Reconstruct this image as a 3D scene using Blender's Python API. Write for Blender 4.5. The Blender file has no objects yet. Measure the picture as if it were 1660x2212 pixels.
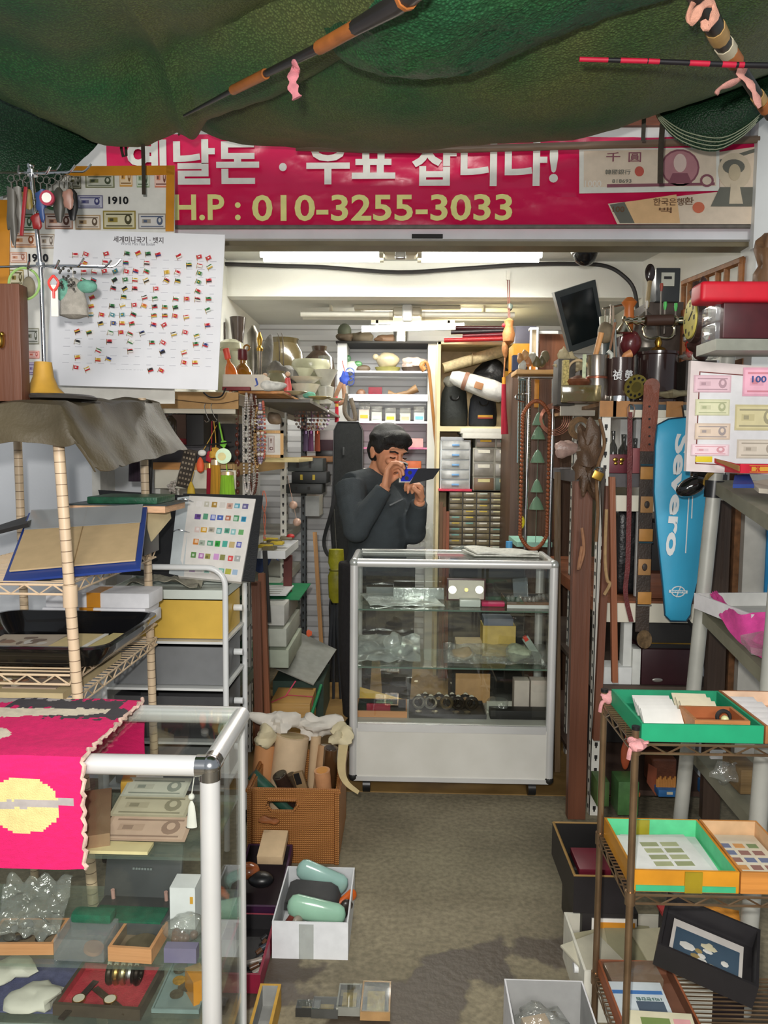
import bpy,bmesh,math,random
from mathutils import Vector as V,Matrix as M,Euler,noise
from math import pi,sin,cos,radians as RD
random.seed(11)
SC=bpy.context.scene
COL=SC.collection
FPX=1660.0
CAM=V((0,0,1.38))
CR=M.Rotation(RD(1.5),3,'Z')@M.Rotation(RD(90-4.5),3,'X')@M.Rotation(.009,3,'Z')
cd=bpy.data.cameras.new('camera');cam=bpy.data.objects.new('camera',cd);COL.objects.link(cam)
cd.sensor_fit='VERTICAL';cd.sensor_height=36;cd.lens=FPX/2212*36;cd.clip_start=.02
cam.matrix_world=M.Translation(CAM)@CR.to_4x4()
SC.camera=cam
SC.view_settings.view_transform='Standard';SC.view_settings.look='None'
SC.view_settings.gamma=1;SC.view_settings.use_curve_mapping=False
SC.view_settings.exposure=0.22
w=bpy.data.worlds.new('world');SC.world=w;w.use_nodes=True
w.node_tree.nodes['Background'].inputs[0].default_value=(.86,.93,1,1)
w.node_tree.nodes['Background'].inputs[1].default_value=.28
def lamp(name,kind,loc,energy,color=(1,1,1),**k):
 l=bpy.data.lights.new(name,kind);l.energy=energy;l.color=color
 for a,b in k.items():setattr(l,a,b)
 o=bpy.data.objects.new(name,l);o.location=loc;COL.objects.link(o);return o
lamp('camera_flash','POINT',(-.05,-.02,1.47),95,(1,.97,.92),shadow_soft_size=.02)
al=lamp('fill_area_light','AREA',(.1,-2.6,2.7),90,(1,.97,.92),shape='RECTANGLE',size=1.6,size_y=.8)  # added fill behind the camera to balance the flash, no lamp known there
al.rotation_euler=(RD(72),0,0)
def ray(px,py):return CR@V(((px-830)/FPX,-(py-1106)/FPX,-1))
def P(px,py,y):d=ray(px,py);return CAM+d*(y/d.y)
def G(px,py,z):d=ray(px,py);return CAM+d*((z-CAM.z)/d.z)
def PX(px,py,x):d=ray(px,py);return CAM+d*(x/d.x)
def TR(loc=(0,0,0),rx=0,ry=0,rz=0):
 return M.Translation(V(loc))@M.Rotation(rz,4,'Z')@M.Rotation(ry,4,'Y')@M.Rotation(rx,4,'X')
MC={}
def lin(c):
 return tuple(((v/255/12.92)if v<=10 else((v/255+.055)/1.055)**2.4)for v in c[:3])
def newmat(name):
 m=bpy.data.materials.new(name);m.use_nodes=True
 nt=m.node_tree;nt.nodes.clear()
 out=nt.nodes.new('ShaderNodeOutputMaterial');return m,nt,out
def N(nt,t,**k):
 n=nt.nodes.new(t)
 for a,b in k.items():
  if a.startswith('i_'):n.inputs[int(a[2:])].default_value=b
  else:setattr(n,a,b)
 return n
def mt(c,r=.55,me=0,var=.12,sc=25,bump=0,bsc=None,st=None,coat=0,em=0,c2=None,alpha=1,sss=0):
 key=(tuple(c),r,me,var,sc,bump,bsc,st,coat,em,c2,alpha)
 if key in MC:return MC[key]
 m,nt,out=newmat('surface');L=nt.links.new
 p=N(nt,'ShaderNodeBsdfPrincipled');L(p.outputs[0],out.inputs[0])
 p.inputs['Roughness'].default_value=r;p.inputs['Metallic'].default_value=me
 if coat:p.inputs['Coat Weight'].default_value=coat
 if alpha<1:p.inputs['Alpha'].default_value=alpha
 tc=N(nt,'ShaderNodeTexCoord');mp=N(nt,'ShaderNodeMapping')
 L(tc.outputs['Object'],mp.inputs[0])
 if st:mp.inputs['Scale'].default_value=st
 nz=N(nt,'ShaderNodeTexNoise');nz.inputs['Scale'].default_value=sc;nz.inputs['Detail'].default_value=5
 L(mp.outputs[0],nz.inputs[0])
 l1=lin(c);l2=lin(c2)if c2 else None
 rp=N(nt,'ShaderNodeValToRGB')
 rp.color_ramp.elements[0].position=.3;rp.color_ramp.elements[1].position=.7
 a=tuple(max(0,v*(1-var))for v in l1);b=l2 or tuple(min(1,v*(1+var))for v in l1)
 rp.color_ramp.elements[0].color=(*a,1);rp.color_ramp.elements[1].color=(*b,1)
 L(nz.outputs[0],rp.inputs[0]);L(rp.outputs[0],p.inputs['Base Color'])
 if em:
  L(rp.outputs[0],p.inputs['Emission Color']);p.inputs['Emission Strength'].default_value=em
 if bump:
  bp=N(nt,'ShaderNodeBump');bp.inputs['Strength'].default_value=bump;bp.inputs['Distance'].default_value=.01
  n2=N(nt,'ShaderNodeTexNoise');n2.inputs['Scale'].default_value=bsc or sc*3;n2.inputs['Detail'].default_value=4
  L(mp.outputs[0],n2.inputs[0]);L(n2.outputs[0],bp.inputs['Height']);L(bp.outputs[0],p.inputs['Normal'])
 MC[key]=m;return m
def wood(c,ax='z',var=.35,r=.5,sc=9):
 st={'x':(.15,3,3),'y':(3,.15,3),'z':(3,3,.15)}[ax]
 return mt(c,r,0,var,sc,.15,40,st)
def metal(c=(200,202,205),r=.25,var=.06):return mt(c,r,1,var,12)
def paint(c,r=.4):return mt(c,r,0,.05,8,.03,90)
def paper(c,r=.75):return mt(c,r,0,.06,30)
def cloth(c,r=.9,var=.2):return mt(c,r,0,var,60,.35,500)
def leather(c,r=.5,var=.3):return mt(c,r,0,var,18,.25,160)
def plastic(c,r=.3):return mt(c,r,0,.05,10)
def ceramic(c,r=.25,var=.15):return mt(c,r,0,var,14,.05,60,coat=.3)
def glassy(name,tint,refl=.1,rough=.02,body=None,amt=0,bump=0):
 key=('g',name)
 if key in MC:return MC[key]
 m,nt,out=newmat(name);L=nt.links.new
 t=N(nt,'ShaderNodeBsdfTransparent');t.inputs[0].default_value=(*tint,1)
 g=N(nt,'ShaderNodeBsdfGlossy');g.inputs['Roughness'].default_value=rough;g.inputs[0].default_value=(1,1,1,1)
 fr=N(nt,'ShaderNodeLayerWeight');fr.inputs[0].default_value=.5
 pw=N(nt,'ShaderNodeMath',operation='POWER');pw.inputs[1].default_value=4;L(fr.outputs['Facing'],pw.inputs[0])
 ml=N(nt,'ShaderNodeMapRange');ml.inputs[3].default_value=.03+refl*.12;ml.inputs[4].default_value=.5;L(pw.outputs[0],ml.inputs[0])
 mx=N(nt,'ShaderNodeMixShader')
 base=t
 if amt:
  d=N(nt,'ShaderNodeBsdfDiffuse');d.inputs[0].default_value=(*lin(body),1)
  m2=N(nt,'ShaderNodeMixShader');m2.inputs[0].default_value=amt
  L(t.outputs[0],m2.inputs[1]);L(d.outputs[0],m2.inputs[2]);base=m2
 if bump:
  tc=N(nt,'ShaderNodeTexCoord');nz=N(nt,'ShaderNodeTexNoise');nz.inputs['Scale'].default_value=30;nz.inputs['Detail'].default_value=3
  bp=N(nt,'ShaderNodeBump');bp.inputs['Strength'].default_value=bump;bp.inputs['Distance'].default_value=.02
  L(tc.outputs['Object'],nz.inputs[0]);L(nz.outputs[0],bp.inputs['Height']);L(bp.outputs[0],g.inputs['Normal']);L(bp.outputs[0],fr.inputs['Normal'])
 L(ml.outputs[0],mx.inputs[0]);L(base.outputs[0],mx.inputs[1]);L(g.outputs[0],mx.inputs[2])
 L(mx.outputs[0],out.inputs[0]);MC[key]=m;return m
GLASS=glassy('clear_glass',(.95,.965,.95),.12)
SHELFGLASS=glassy('shelf_glass',(.88,.93,.90),.14,.02,(170,190,178),.10)
BAG=glassy('clear_plastic_bag',(.92,.93,.92),.35,.12,(205,208,200),.14,.9)
CLEARBOX=glassy('clear_plastic_box',(.90,.92,.93),.25,.08,(210,215,220),.16)
SMOKE=glassy('smoked_plastic',(.5,.48,.42),.25,.1,(120,112,98),.35)
BLK=plastic((22,22,24),.35);WHT=paint((226,228,228));CHROME=metal((205,206,208),.18)
ALU=mt((222,224,226),.28,.75,.04,10);BRASS=metal((190,150,70),.3);DARK=mt((28,26,25),.6)
CREAM=paint((224,218,200));OFFW=paper((226,224,216));SLOTW=mt((226,222,210),.5,0,.06,12,c2=(236,234,226))
class B:
 def __init__(s,mat=None):
  s.v=[];s.f=[];s.fm=[];s.ms=[];s.mat=mat or OFFW;s.X=M.Identity(4)
 def x(s,mtx=None):s.X=mtx if mtx is not None else M.Identity(4);return s
 def mi(s,m):
  m=m or s.mat
  if m not in s.ms:s.ms.append(m)
  return s.ms.index(m)
 def add(s,vs,fs,m=None):
  k=len(s.v);i=s.mi(m);X=s.X
  s.v+=[X@V(q)for q in vs]
  for f in fs:s.f.append([k+j for j in f]);s.fm.append(i)
  return s
 def box(s,c,d,bev=0,m=None,r=None):
  Y=TR(c,*(r or(0,0,0)))
  a,b,e=d[0]/2,d[1]/2,d[2]/2
  vs=[V((i*a,j*b,k*e))for k in(-1,1)for j in(-1,1)for i in(-1,1)]
  fs=[(0,2,3,1),(4,5,7,6),(0,1,5,4),(2,6,7,3),(0,4,6,2),(1,3,7,5)]
  if bev:
   bm=bmesh.new();bv=[bm.verts.new(q)for q in vs]
   for f in fs:bm.faces.new([bv[i]for i in f])
   bmesh.ops.bevel(bm,geom=bm.edges[:],offset=min(bev,a*.95,b*.95,e*.95),segments=2 if bev<.01 else 3,profile=.6,affect='EDGES')
   bm.verts.index_update();vs=[q.co.copy()for q in bm.verts];fs=[[q.index for q in f.verts]for f in bm.faces];bm.free()
  return s.add([Y@q for q in vs],fs,m)
 def span(s,x0,x1,y0,y1,z0,z1,bev=0,m=None):
  return s.box(((x0+x1)/2,(y0+y1)/2,(z0+z1)/2),(abs(x1-x0),abs(y1-y0),abs(z1-z0)),bev,m)
 def cyl(s,p,q,r0,r1=None,n=14,m=None):return s.tube([p,q],[r0,r0 if r1 is None else r1],n,m)
 def tube(s,pts,r,n=8,m=None,closed=False,cap=True,flat=None):
  pts=[V(p)for p in pts];k=len(pts)
  rs=r if isinstance(r,(list,tuple))else[r]*k
  vs=[];up=None
  for i,p in enumerate(pts):
   if closed:t=pts[(i+1)%k]-pts[i-1]
   else:t=pts[min(i+1,k-1)]-pts[max(i-1,0)]
   if t.length<1e-9:t=V((0,0,1))
   t.normalize()
   if up is None:
    a=V((0,0,1))if abs(t.z)<.9 else V((0,1,0));up=(a-t*a.dot(t)).normalized()
   else:
    up=up-t*up.dot(t)
    if up.length<1e-6:up=t.orthogonal()
    up.normalize()
   sd=t.cross(up)
   for j in range(n):
    g=2*pi*j/n
    vs.append(p+(up*cos(g)*(flat or 1)+sd*sin(g))*rs[i])
  fs=[]
  for i in range(k if closed else k-1):
   i2=(i+1)%k
   for j in range(n):
    j2=(j+1)%n;fs.append((i*n+j,i*n+j2,i2*n+j2,i2*n+j))
  if cap and not closed:fs.append(tuple(range(n))[::-1]);fs.append(tuple((k-1)*n+j for j in range(n)))
  return s.add(vs,fs,m)
 def lathe(s,prof,c=(0,0,0),n=24,m=None,sx=1,sy=1):
  vs=[];k=len(prof);c=V(c)
  for(r,z)in prof:
   for j in range(n):
    g=2*pi*j/n;vs.append(c+V((max(r,1e-4)*cos(g)*sx,max(r,1e-4)*sin(g)*sy,z)))
  fs=[]
  for i in range(k-1):
   for j in range(n):
    j2=(j+1)%n;fs.append((i*n+j,i*n+j2,(i+1)*n+j2,(i+1)*n+j))
  fs.append(tuple(range(n))[::-1]);fs.append(tuple((k-1)*n+j for j in range(n)))
  return s.add(vs,fs,m)
 def ball(s,c,r,m=None,n=14,k=9,amp=0,fr=20):
  if not isinstance(r,(tuple,list)):r=(r,r,r)
  c=V(c);vs=[V((0,0,-1))]
  for i in range(1,k):
   a=-pi/2+pi*i/k
   for j in range(n):vs.append(V((cos(a)*cos(2*pi*j/n),cos(a)*sin(2*pi*j/n),sin(a))))
  vs.append(V((0,0,1)));out=[]
  for q in vs:
   w_=V((q.x*r[0],q.y*r[1],q.z*r[2]))
   if amp:w_=w_*(1+amp*noise.noise((c+w_)*fr))
   out.append(c+w_)
  fs=[(0,1+(j+1)%n,1+j)for j in range(n)]
  for i in range(k-2):
   for j in range(n):
    a=1+i*n;fs.append((a+j,a+(j+1)%n,a+n+(j+1)%n,a+n+j))
  t=len(vs)-1;a=1+(k-2)*n
  fs+=[(t,a+j,a+(j+1)%n)for j in range(n)]
  return s.add(out,fs,m)
 def prism(s,poly,y0,y1,m=None):
  k=len(poly);vs=[(p[0],y0,p[1])for p in poly]+[(p[0],y1,p[1])for p in poly]
  fs=[tuple(range(k)),tuple(range(k,2*k))[::-1]]+[((i+1)%k,i,k+i,k+(i+1)%k)for i in range(k)]
  return s.add(vs,fs,m)
 def slab(s,corners,th,m=None):
  c=[V(p)for p in corners];n_=(c[1]-c[0]).cross(c[-1]-c[0]).normalized()*th
  k=len(c);vs=c+[p-n_ for p in c]
  fs=[tuple(range(k)),tuple(range(k,2*k))[::-1]]+[((i+1)%k,i,k+i,k+(i+1)%k)for i in range(k)]
  return s.add(vs,fs,m)
 def grid(s,fn,nu,nv,th=.002,m=None,mf=None):
  p=[[V(fn(i/nu,j/nv))for j in range(nv+1)]for i in range(nu+1)]
  nr=[[None]*(nv+1)for _ in range(nu+1)]
  for i in range(nu+1):
   for j in range(nv+1):
    a=p[min(i+1,nu)][j]-p[max(i-1,0)][j];b=p[i][min(j+1,nv)]-p[i][max(j-1,0)]
    q=a.cross(b);nr[i][j]=q.normalized()if q.length>1e-12 else V((0,0,1))
  W=nv+1;top=[q for row in p for q in row];bot=[p[i][j]-nr[i][j]*th for i in range(nu+1)for j in range(nv+1)]
  K=len(top);s.add(top+bot,[],m);k0=len(s.v)-2*K
  def f(ix,mm):s.f.append([k0+q for q in ix]);s.fm.append(s.mi(mm))
  for i in range(nu):
   for j in range(nv):
    mm=(mf(i/nu+.5/nu,j/nv+.5/nv)if mf else None)or m
    a,b,c,d=i*W+j,(i+1)*W+j,(i+1)*W+j+1,i*W+j+1
    f((a,b,c,d),mm);f((K+d,K+c,K+b,K+a),mm)
  for i in range(nu):
   for j in(0,nv):
    a,b=i*W+j,(i+1)*W+j;f((a,K+a,K+b,b)if j==0 else(b,K+b,K+a,a),m)
  for j in range(nv):
   for i in(0,nu):
    a,b=i*W+j,i*W+j+1;f((b,K+b,K+a,a)if i==0 else(a,K+a,K+b,b),m)
  return s
 def text(s,t,wd,ht,X,m=None,bold=0,dep=.0006,sx=None):
  key=(t,bold)
  if key not in TXT:
   cu=bpy.data.curves.new('t','FONT');cu.body=t;cu.size=1;cu.offset=bold;cu.extrude=.5;cu.resolution_u=3
   o=bpy.data.objects.new('t',cu);COL.objects.link(o)
   me=bpy.data.meshes.new_from_object(o.evaluated_get(bpy.context.evaluated_depsgraph_get()))
   vs=[q.co.copy()for q in me.vertices];fs=[tuple(q.vertices)for q in me.polygons]
   bpy.data.objects.remove(o);bpy.data.curves.remove(cu);bpy.data.meshes.remove(me)
   TXT[key]=(vs,fs)
  vs,fs=TXT[key]
  if not vs:return s
  x0=min(q.x for q in vs);x1=max(q.x for q in vs);y0=min(q.y for q in vs);y1=max(q.y for q in vs)
  kx=wd/(x1-x0);ky=ht/(y1-y0)if ht else kx
  old=s.X;s.X=old@X
  s.add([((q.x-(x0+x1)/2)*kx,-(q.z+.5)*dep,(q.y-(y0+y1)/2)*ky)for q in vs],fs,m)
  s.X=old;return s
 def mesh(s,name,smooth=.7):
  me=bpy.data.meshes.new(name);me.from_pydata([tuple(q)for q in s.v],[],s.f)
  for m in s.ms:me.materials.append(m)
  me.polygons.foreach_set('material_index',s.fm)
  bm=bmesh.new();bm.from_mesh(me);bmesh.ops.recalc_face_normals(bm,faces=bm.faces[:]);bm.to_mesh(me);bm.free()
  me.polygons.foreach_set('use_smooth',[True]*len(me.polygons))
  try:me.set_sharp_from_angle(angle=smooth)
  except Exception:pass
  me.update();return me
 def out(s,name,parent=None,label=None,smooth=.7):
  o=bpy.data.objects.new(name,s.mesh(name,smooth));COL.objects.link(o)
  if parent:o.parent=parent
  if label:o['label']=label
  return o
 def wout(s,name,parent,label=None,smooth=.7):
  inv=wm(parent).inverted();s.v=[inv@q for q in s.v];return s.out(name,parent,label,smooth)
 def top(s,name,label,cat,group=None,smooth=.7,kind=None):
  xs=[q.x for q in s.v];ys=[q.y for q in s.v];zs=[q.z for q in s.v]
  c=V(((min(xs)+max(xs))/2,(min(ys)+max(ys))/2,min(zs)));s.v=[q-c for q in s.v]
  o=s.out(name,None,label,smooth);o.location=c;o['category']=cat
  if group:o['group']=group
  if kind:o['kind']=kind
  return o
 def struct(s,name):
  o=s.out(name);o['kind']='structure';return o
TXT={}
def wm(o):
 m=o.matrix_basis.copy()
 while o.parent:o=o.parent;m=o.matrix_basis@m
 return m
def T(name,label,cat,loc=(0,0,0),rz=0,group=None,rx=0,ry=0):
 o=bpy.data.objects.new(name,None);COL.objects.link(o);o.empty_display_size=.05
 o.matrix_basis=TR(loc,rx,ry,rz);o['label']=label;o['category']=cat
 if group:o['group']=group
 return o
def dup(o,loc=None,rz=None,label=None,group=None):
 r=o.copy();COL.objects.link(r)
 if loc is not None:r.location=loc
 if rz is not None:r.rotation_euler.z=rz
 if label:r['label']=label
 if group:r['group']=group
 for ch in[q for q in COL.objects if q.parent==o]:
  c=ch.copy();COL.objects.link(c);c.parent=r
  for g in[q for q in COL.objects if q.parent==ch]:
   d=g.copy();COL.objects.link(d);d.parent=c
 return r
def adopt(o,parent):
 o.matrix_basis=wm(parent).inverted()@o.matrix_basis;o.parent=parent
 for k in('label','category','group'):
  if k in o:del o[k]
 return o
def rnd(a,b):return random.uniform(a,b)
def arc(c,r,a0,a1,n,ax='xz'):
 o=[]
 for i in range(n+1):
  t=a0+(a1-a0)*i/n;q=[c[0],c[1],c[2]];k={'x':0,'y':1,'z':2}
  q[k[ax[0]]]+=r*cos(t);q[k[ax[1]]]+=r*sin(t);o.append(V(q))
 return o
def spline(pts,n=6):
 pts=[V(p)for p in pts];o=[]
 for i in range(len(pts)-1):
  p0=pts[max(i-1,0)];p1=pts[i];p2=pts[i+1];p3=pts[min(i+2,len(pts)-1)]
  for k in range(n):
   t=k/n;o.append(.5*((2*p1)+(p2-p0)*t+(2*p0-5*p1+4*p2-p3)*t*t+(3*p1-p0-3*p2+p3)*t**3))
 o.append(pts[-1]);return o
def note(b,X,w_,h,base,ink,pale=None,th=.0008):
 o=b.X;b.X=o@X
 mb=paper(base);mk=paper(ink);mp=paper(pale or tuple(min(255,int(v*.45+140))for v in base))
 b.box((0,0,0),(w_,th,h),m=mb)
 b.box((0,-th*.6,0),(w_*.92,th,h*.84),m=mp)
 b.box((0,-th*.8,h*.3),(w_*.8,th,h*.07),m=mk);b.box((0,-th*.8,-h*.33),(w_*.8,th,h*.06),m=mk)
 e=[(w_*.27+w_*.11*cos(a*pi/6),h*.02+h*.28*sin(a*pi/6))for a in range(12)]
 b.prism(e,-th*1.6,0,m=mk)
 e=[(w_*.27+w_*.05*cos(a*pi/6),h*.06+h*.14*sin(a*pi/6))for a in range(12)]
 b.prism(e,-th*2,0,m=mp)
 b.box((-w_*.2,-th*.8,0),(w_*.3,th,h*.26),m=mb)
 b.box((-w_*.24,-th*1.1,0),(w_*.12,th,h*.16),m=mk)
 b.X=o;return b
def necklace(b,top,drop,wd,r,m,n=None,m2=None,y=0):
 x,yy,z=top;L_=drop*2;n=n or int(L_/(r*2.05))
 for i in range(n):
  t=2*pi*i/n;a=sin(t);k=(1-cos(t))/2
  b.ball((x+a*wd/2*(.35+.65*k**.5),yy+y*sin(t)-r,z-drop*k),r,(m2 if m2 and i%4==0 else m),8,6)
 return b
# ================================================================ setting
def floor_mat():
 m,nt,out=newmat('concrete');L=nt.links.new
 p=N(nt,'ShaderNodeBsdfPrincipled');L(p.outputs[0],out.inputs[0])
 tc=N(nt,'ShaderNodeTexCoord');sp=N(nt,'ShaderNodeSeparateXYZ');L(tc.outputs['Object'],sp.inputs[0])
 def nz(sc,d=5):
  n=N(nt,'ShaderNodeTexNoise');n.inputs['Scale'].default_value=sc;n.inputs['Detail'].default_value=d;L(tc.outputs['Object'],n.inputs[0]);return n
 def ramp(src,a,ca,b,cb):
  r=N(nt,'ShaderNodeValToRGB');e=r.color_ramp.elements;e[0].position=a;e[1].position=b
  e[0].color=(*lin(ca),1);e[1].color=(*lin(cb),1);L(src,r.inputs[0]);return r
 base=ramp(nz(3).outputs[0],.3,(130,121,99),.7,(160,150,124))
 fine=ramp(nz(60).outputs[0],.35,(215,215,215),.65,(255,255,255))
 mul=N(nt,'ShaderNodeMixRGB',blend_type='MULTIPLY');mul.inputs[0].default_value=1
 L(base.outputs[0],mul.inputs[1]);L(fine.outputs[0],mul.inputs[2])
 n1=nz(4.2,6);mr=N(nt,'ShaderNodeMapRange');mr.inputs[1].default_value=2.75;mr.inputs[2].default_value=2.0
 L(sp.outputs['Y'],mr.inputs[0])
 ad=N(nt,'ShaderNodeMath',operation='MULTIPLY');L(n1.outputs[0],ad.inputs[0]);L(mr.outputs[0],ad.inputs[1])
 st=N(nt,'ShaderNodeMapRange');st.inputs[1].default_value=.47;st.inputs[2].default_value=.51;L(ad.outputs[0],st.inputs[0])
 mx=N(nt,'ShaderNodeMixRGB');L(st.outputs[0],mx.inputs[0]);L(mul.outputs[0],mx.inputs[1])
 mx.inputs[2].default_value=(*lin((84,74,62)),1)
 L(mx.outputs[0],p.inputs['Base Color'])
 rr=N(nt,'ShaderNodeMapRange');rr.inputs[3].default_value=.8;rr.inputs[4].default_value=.45;L(st.outputs[0],rr.inputs[0]);L(rr.outputs[0],p.inputs['Roughness'])
 bp=N(nt,'ShaderNodeBump');bp.inputs['Strength'].default_value=.3;bp.inputs['Distance'].default_value=.01
 L(nz(45).outputs[0],bp.inputs['Height']);L(bp.outputs[0],p.inputs['Normal']);return m
def slat_mat():
 m,nt,out=newmat('slat_wall');L=nt.links.new
 p=N(nt,'ShaderNodeBsdfPrincipled');L(p.outputs[0],out.inputs[0]);p.inputs['Roughness'].default_value=.5
 tc=N(nt,'ShaderNodeTexCoord');sp=N(nt,'ShaderNodeSeparateXYZ');L(tc.outputs['Object'],sp.inputs[0])
 md=N(nt,'ShaderNodeMath',operation='PINGPONG');md.inputs[1].default_value=.038;L(sp.outputs['Z'],md.inputs[0])
 r=N(nt,'ShaderNodeValToRGB');e=r.color_ramp.elements;e[0].position=.0;e[1].position=.006
 e[0].color=(*lin((150,150,152)),1);e[1].color=(*lin((224,225,228)),1)
 L(md.outputs[0],r.inputs[0]);L(r.outputs[0],p.inputs['Base Color'])
 bp=N(nt,'ShaderNodeBump');bp.inputs['Strength'].default_value=.5;bp.inputs['Distance'].default_value=.3
 L(md.outputs[0],bp.inputs['Height']);L(bp.outputs[0],p.inputs['Normal']);return m
WALLM=mt((228,228,222),.7,0,.04,6,.05,80);CEILM=mt((196,197,192),.75,0,.04,5)
GREYW=mt((214,217,222),.5,0,.05,4,.04,60)
B(floor_mat()).span(-3,3,-2.5,5.5,-.05,0).struct('floor')
o=B(mt((122,92,48),.55,0,.3,5,c2=(158,126,74))).span(-.78,.85,3.02,5.3,.0,.004).top('linoleum_sheet','worn yellowish brown linoleum covering the shop floor behind the glass case','floor covering')
B(slat_mat()).span(-1.3,1.7,5.3,5.36,0,2.6).struct('wall_back')
B(WALLM).span(-1.06,-1.0,3.12,5.3,0,2.6).struct('wall_left')
X0=P(1390,570,4.34).x;X1=1.5
B(WALLM).prism([(X0,4.34),(X0+.06,4.34),(X1+.06,3.14),(X1,3.14)],0,-2.6).x().struct('wall_right')
o=bpy.data.objects['wall_right'];o.rotation_euler.x=pi/2;o.scale.y=1
o.matrix_basis=M(((1,0,0,0),(0,0,1,0),(0,-1,0,0),(0,0,0,1)))
B(WALLM).span(X0,X0+.06,4.34,5.3,0,2.3).struct('wall_right_rear')
B(CEILM).span(-1.1,1.7,3.14,4.34,2.43,2.5).struct('ceiling')
B(CEILM).span(-1.1,1.4,4.44,5.3,2.235,2.3).struct('ceiling_rear')
B(WALLM).span(-1.0,X0,4.34,4.44,2.235,2.5).struct('trim_1')
B(paint((216,216,212))).span(-2.2,2.2,3.06,3.14,2.28,2.62).struct('wall_front')
B(wood((120,66,40),'x')).span(-2.2,2.2,3.04,3.12,2.62,2.72).struct('trim_2')
B(paint((228,230,234))).span(-1.25,1.5,3.0,3.12,P(800,516,3.0).z,P(800,491,3.0).z).struct('trim_3')
B(mt((118,108,84),.5,0,.2,6)).span(-1.0,1.42,3.03,3.12,P(800,531,3.03).z,P(800,517,3.03).z).struct('trim_4')
B(GREYW).span(-2.2,-1.02,3.1,3.16,0,2.3).struct('wall_front_left')
B(GREYW).span(1.22,2.2,3.1,3.16,0,1.75).struct('wall_front_right')
B(paint((226,228,226))).span(P(1632,500,2.98).x,P(1690,500,2.98).x,2.96,3.1,1.7,2.75).box((P(1645,400,2.95).x,2.95,2.45),(.05,.03,.62)).struct('trim_5')
B(mt((206,204,196),.6,0,.12,12,c2=(226,224,218))).span(P(198,1000,2.95).x,P(216,1000,2.95).x,2.95,3.1,0,2.2).struct('trim_6')
b=B(mt((210,206,196),.6,0,.1,14))
xa=P(1618,1200,3.0).x
b.span(xa-.02,xa+.07,3.0,3.1,0,1.75);b.span(xa-.045,xa-.022,3.03,3.1,0,1.75,m=mt((124,84,52),.8,0,.4,30));b.struct('trim_7')
B(DARK).span(P(890,510,2.99).x,P(957,510,2.99).x,2.985,3.0,P(900,514,2.99).z,P(900,506,2.99).z).top('shutter_catch','dark slot in the white lintel under the banner','catch')
TUBE=mt((255,252,240),.4,0,0,5,em=16);TUBEOFF=plastic((222,220,208),.35);HOUS=plastic((206,200,182),.4)
def fixture(name,label,cx,y,z,L,lit,both=True):
 t=T(name,label,'lamp',(cx,y,z))
 B(HOUS).box((0,0,-.012),(L*.5,.09,.024),.006).box((0,0,-.035),(.17,.12,.05),.02).out('housing',t)
 B(CHROME).box((0,-.06,-.04),(.055,.02,.09),.015).out('starter_cover',t)
 for sx in(-1,1):
  for k,dy in enumerate((-.045,.045)):
   on=lit==2 or(lit==1 and k==0 and False)
   B(TUBE if on else TUBEOFF).cyl((sx*.1,dy,-.055),(sx*L/2,dy,-.055),.017,n=12).out('tube',t)
   B(HOUS).cyl((sx*.085,dy,-.055),(sx*.105,dy,-.055),.018,n=10).out('tube_socket',t)
  B(HOUS).box((sx*L*.36,0,-.025),(.012,.1,.06)).out('tube_clip',t)
 return t
c=P(866,545,3.95)
fixture('fluorescent_lamp','lit twin tube fluorescent lamp on the front ceiling under the banner',c.x,3.9,2.40,1.38,2)
c=P(880,690,4.62)
t=fixture('fluorescent_lamp','unlit tubes of the cream fluorescent fitting on the rear ceiling',c.x,4.62,2.235,1.25,0)
B(WHT).box((0,-.065,-.05),(.06,.03,.1),.015).out('switch_box',t)
q0,q1=P(782,711,4.85),P(1003,704,4.85)
t=T('fluorescent_lamp','short lit fluorescent tube hanging in front of the rear slatted wall','lamp',((q0.x+q1.x)/2,4.85,2.235))
B(TUBE).cyl(V(q0)-t.location,V(q1)-t.location,.019,n=12).out('tube',t)
B(HOUS).span(-.26,.26,.0,.05,-.06,-.02).out('housing',t)
B(HOUS).span(-.23,-.215,.0,.02,q0.z-2.235,-.02).span(.215,.23,.0,.02,q0.z-2.235,-.02).out('hanger',t)
for n_,(x,y,z,e)in enumerate(((c.x,4.0,2.3,14),(c.x,4.75,2.08,7))):
 a=lamp('fluorescent_light','AREA',(x,y,z),e,(1,.98,.92),shape='RECTANGLE',size=1.2,size_y=.12)
b=B(mt((40,38,40),.45))
pts=[P(x,y,4.3)for x,y in((478,570),(600,574),(700,577),(860,588),(1000,580),(1140,571),(1245,570),(1310,575),(1350,598),(1372,630),(1379,690))]
b.tube(spline(pts,5),.011,8).top('conduit','black cable conduit sagging across the white beam','cable')
c=P(1265,556,3.6)
t=T('security_camera','white dome security camera with dark bubble under the ceiling','camera',(c.x,3.6,c.z+.015))
B(WHT).lathe([(.062,0),(.066,.012),(.066,.05),(.04,.055)],n=24).cyl((0,0,.05),(0,0,2.43-c.z-.015),.03).out('mount',t)
B(mt((40,40,42),.08,.3,.05)).lathe([(.004,-.052),(.025,-.048),(.043,-.034),(.053,-.012),(.055,0)],n=24).out('dome',t)
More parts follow.
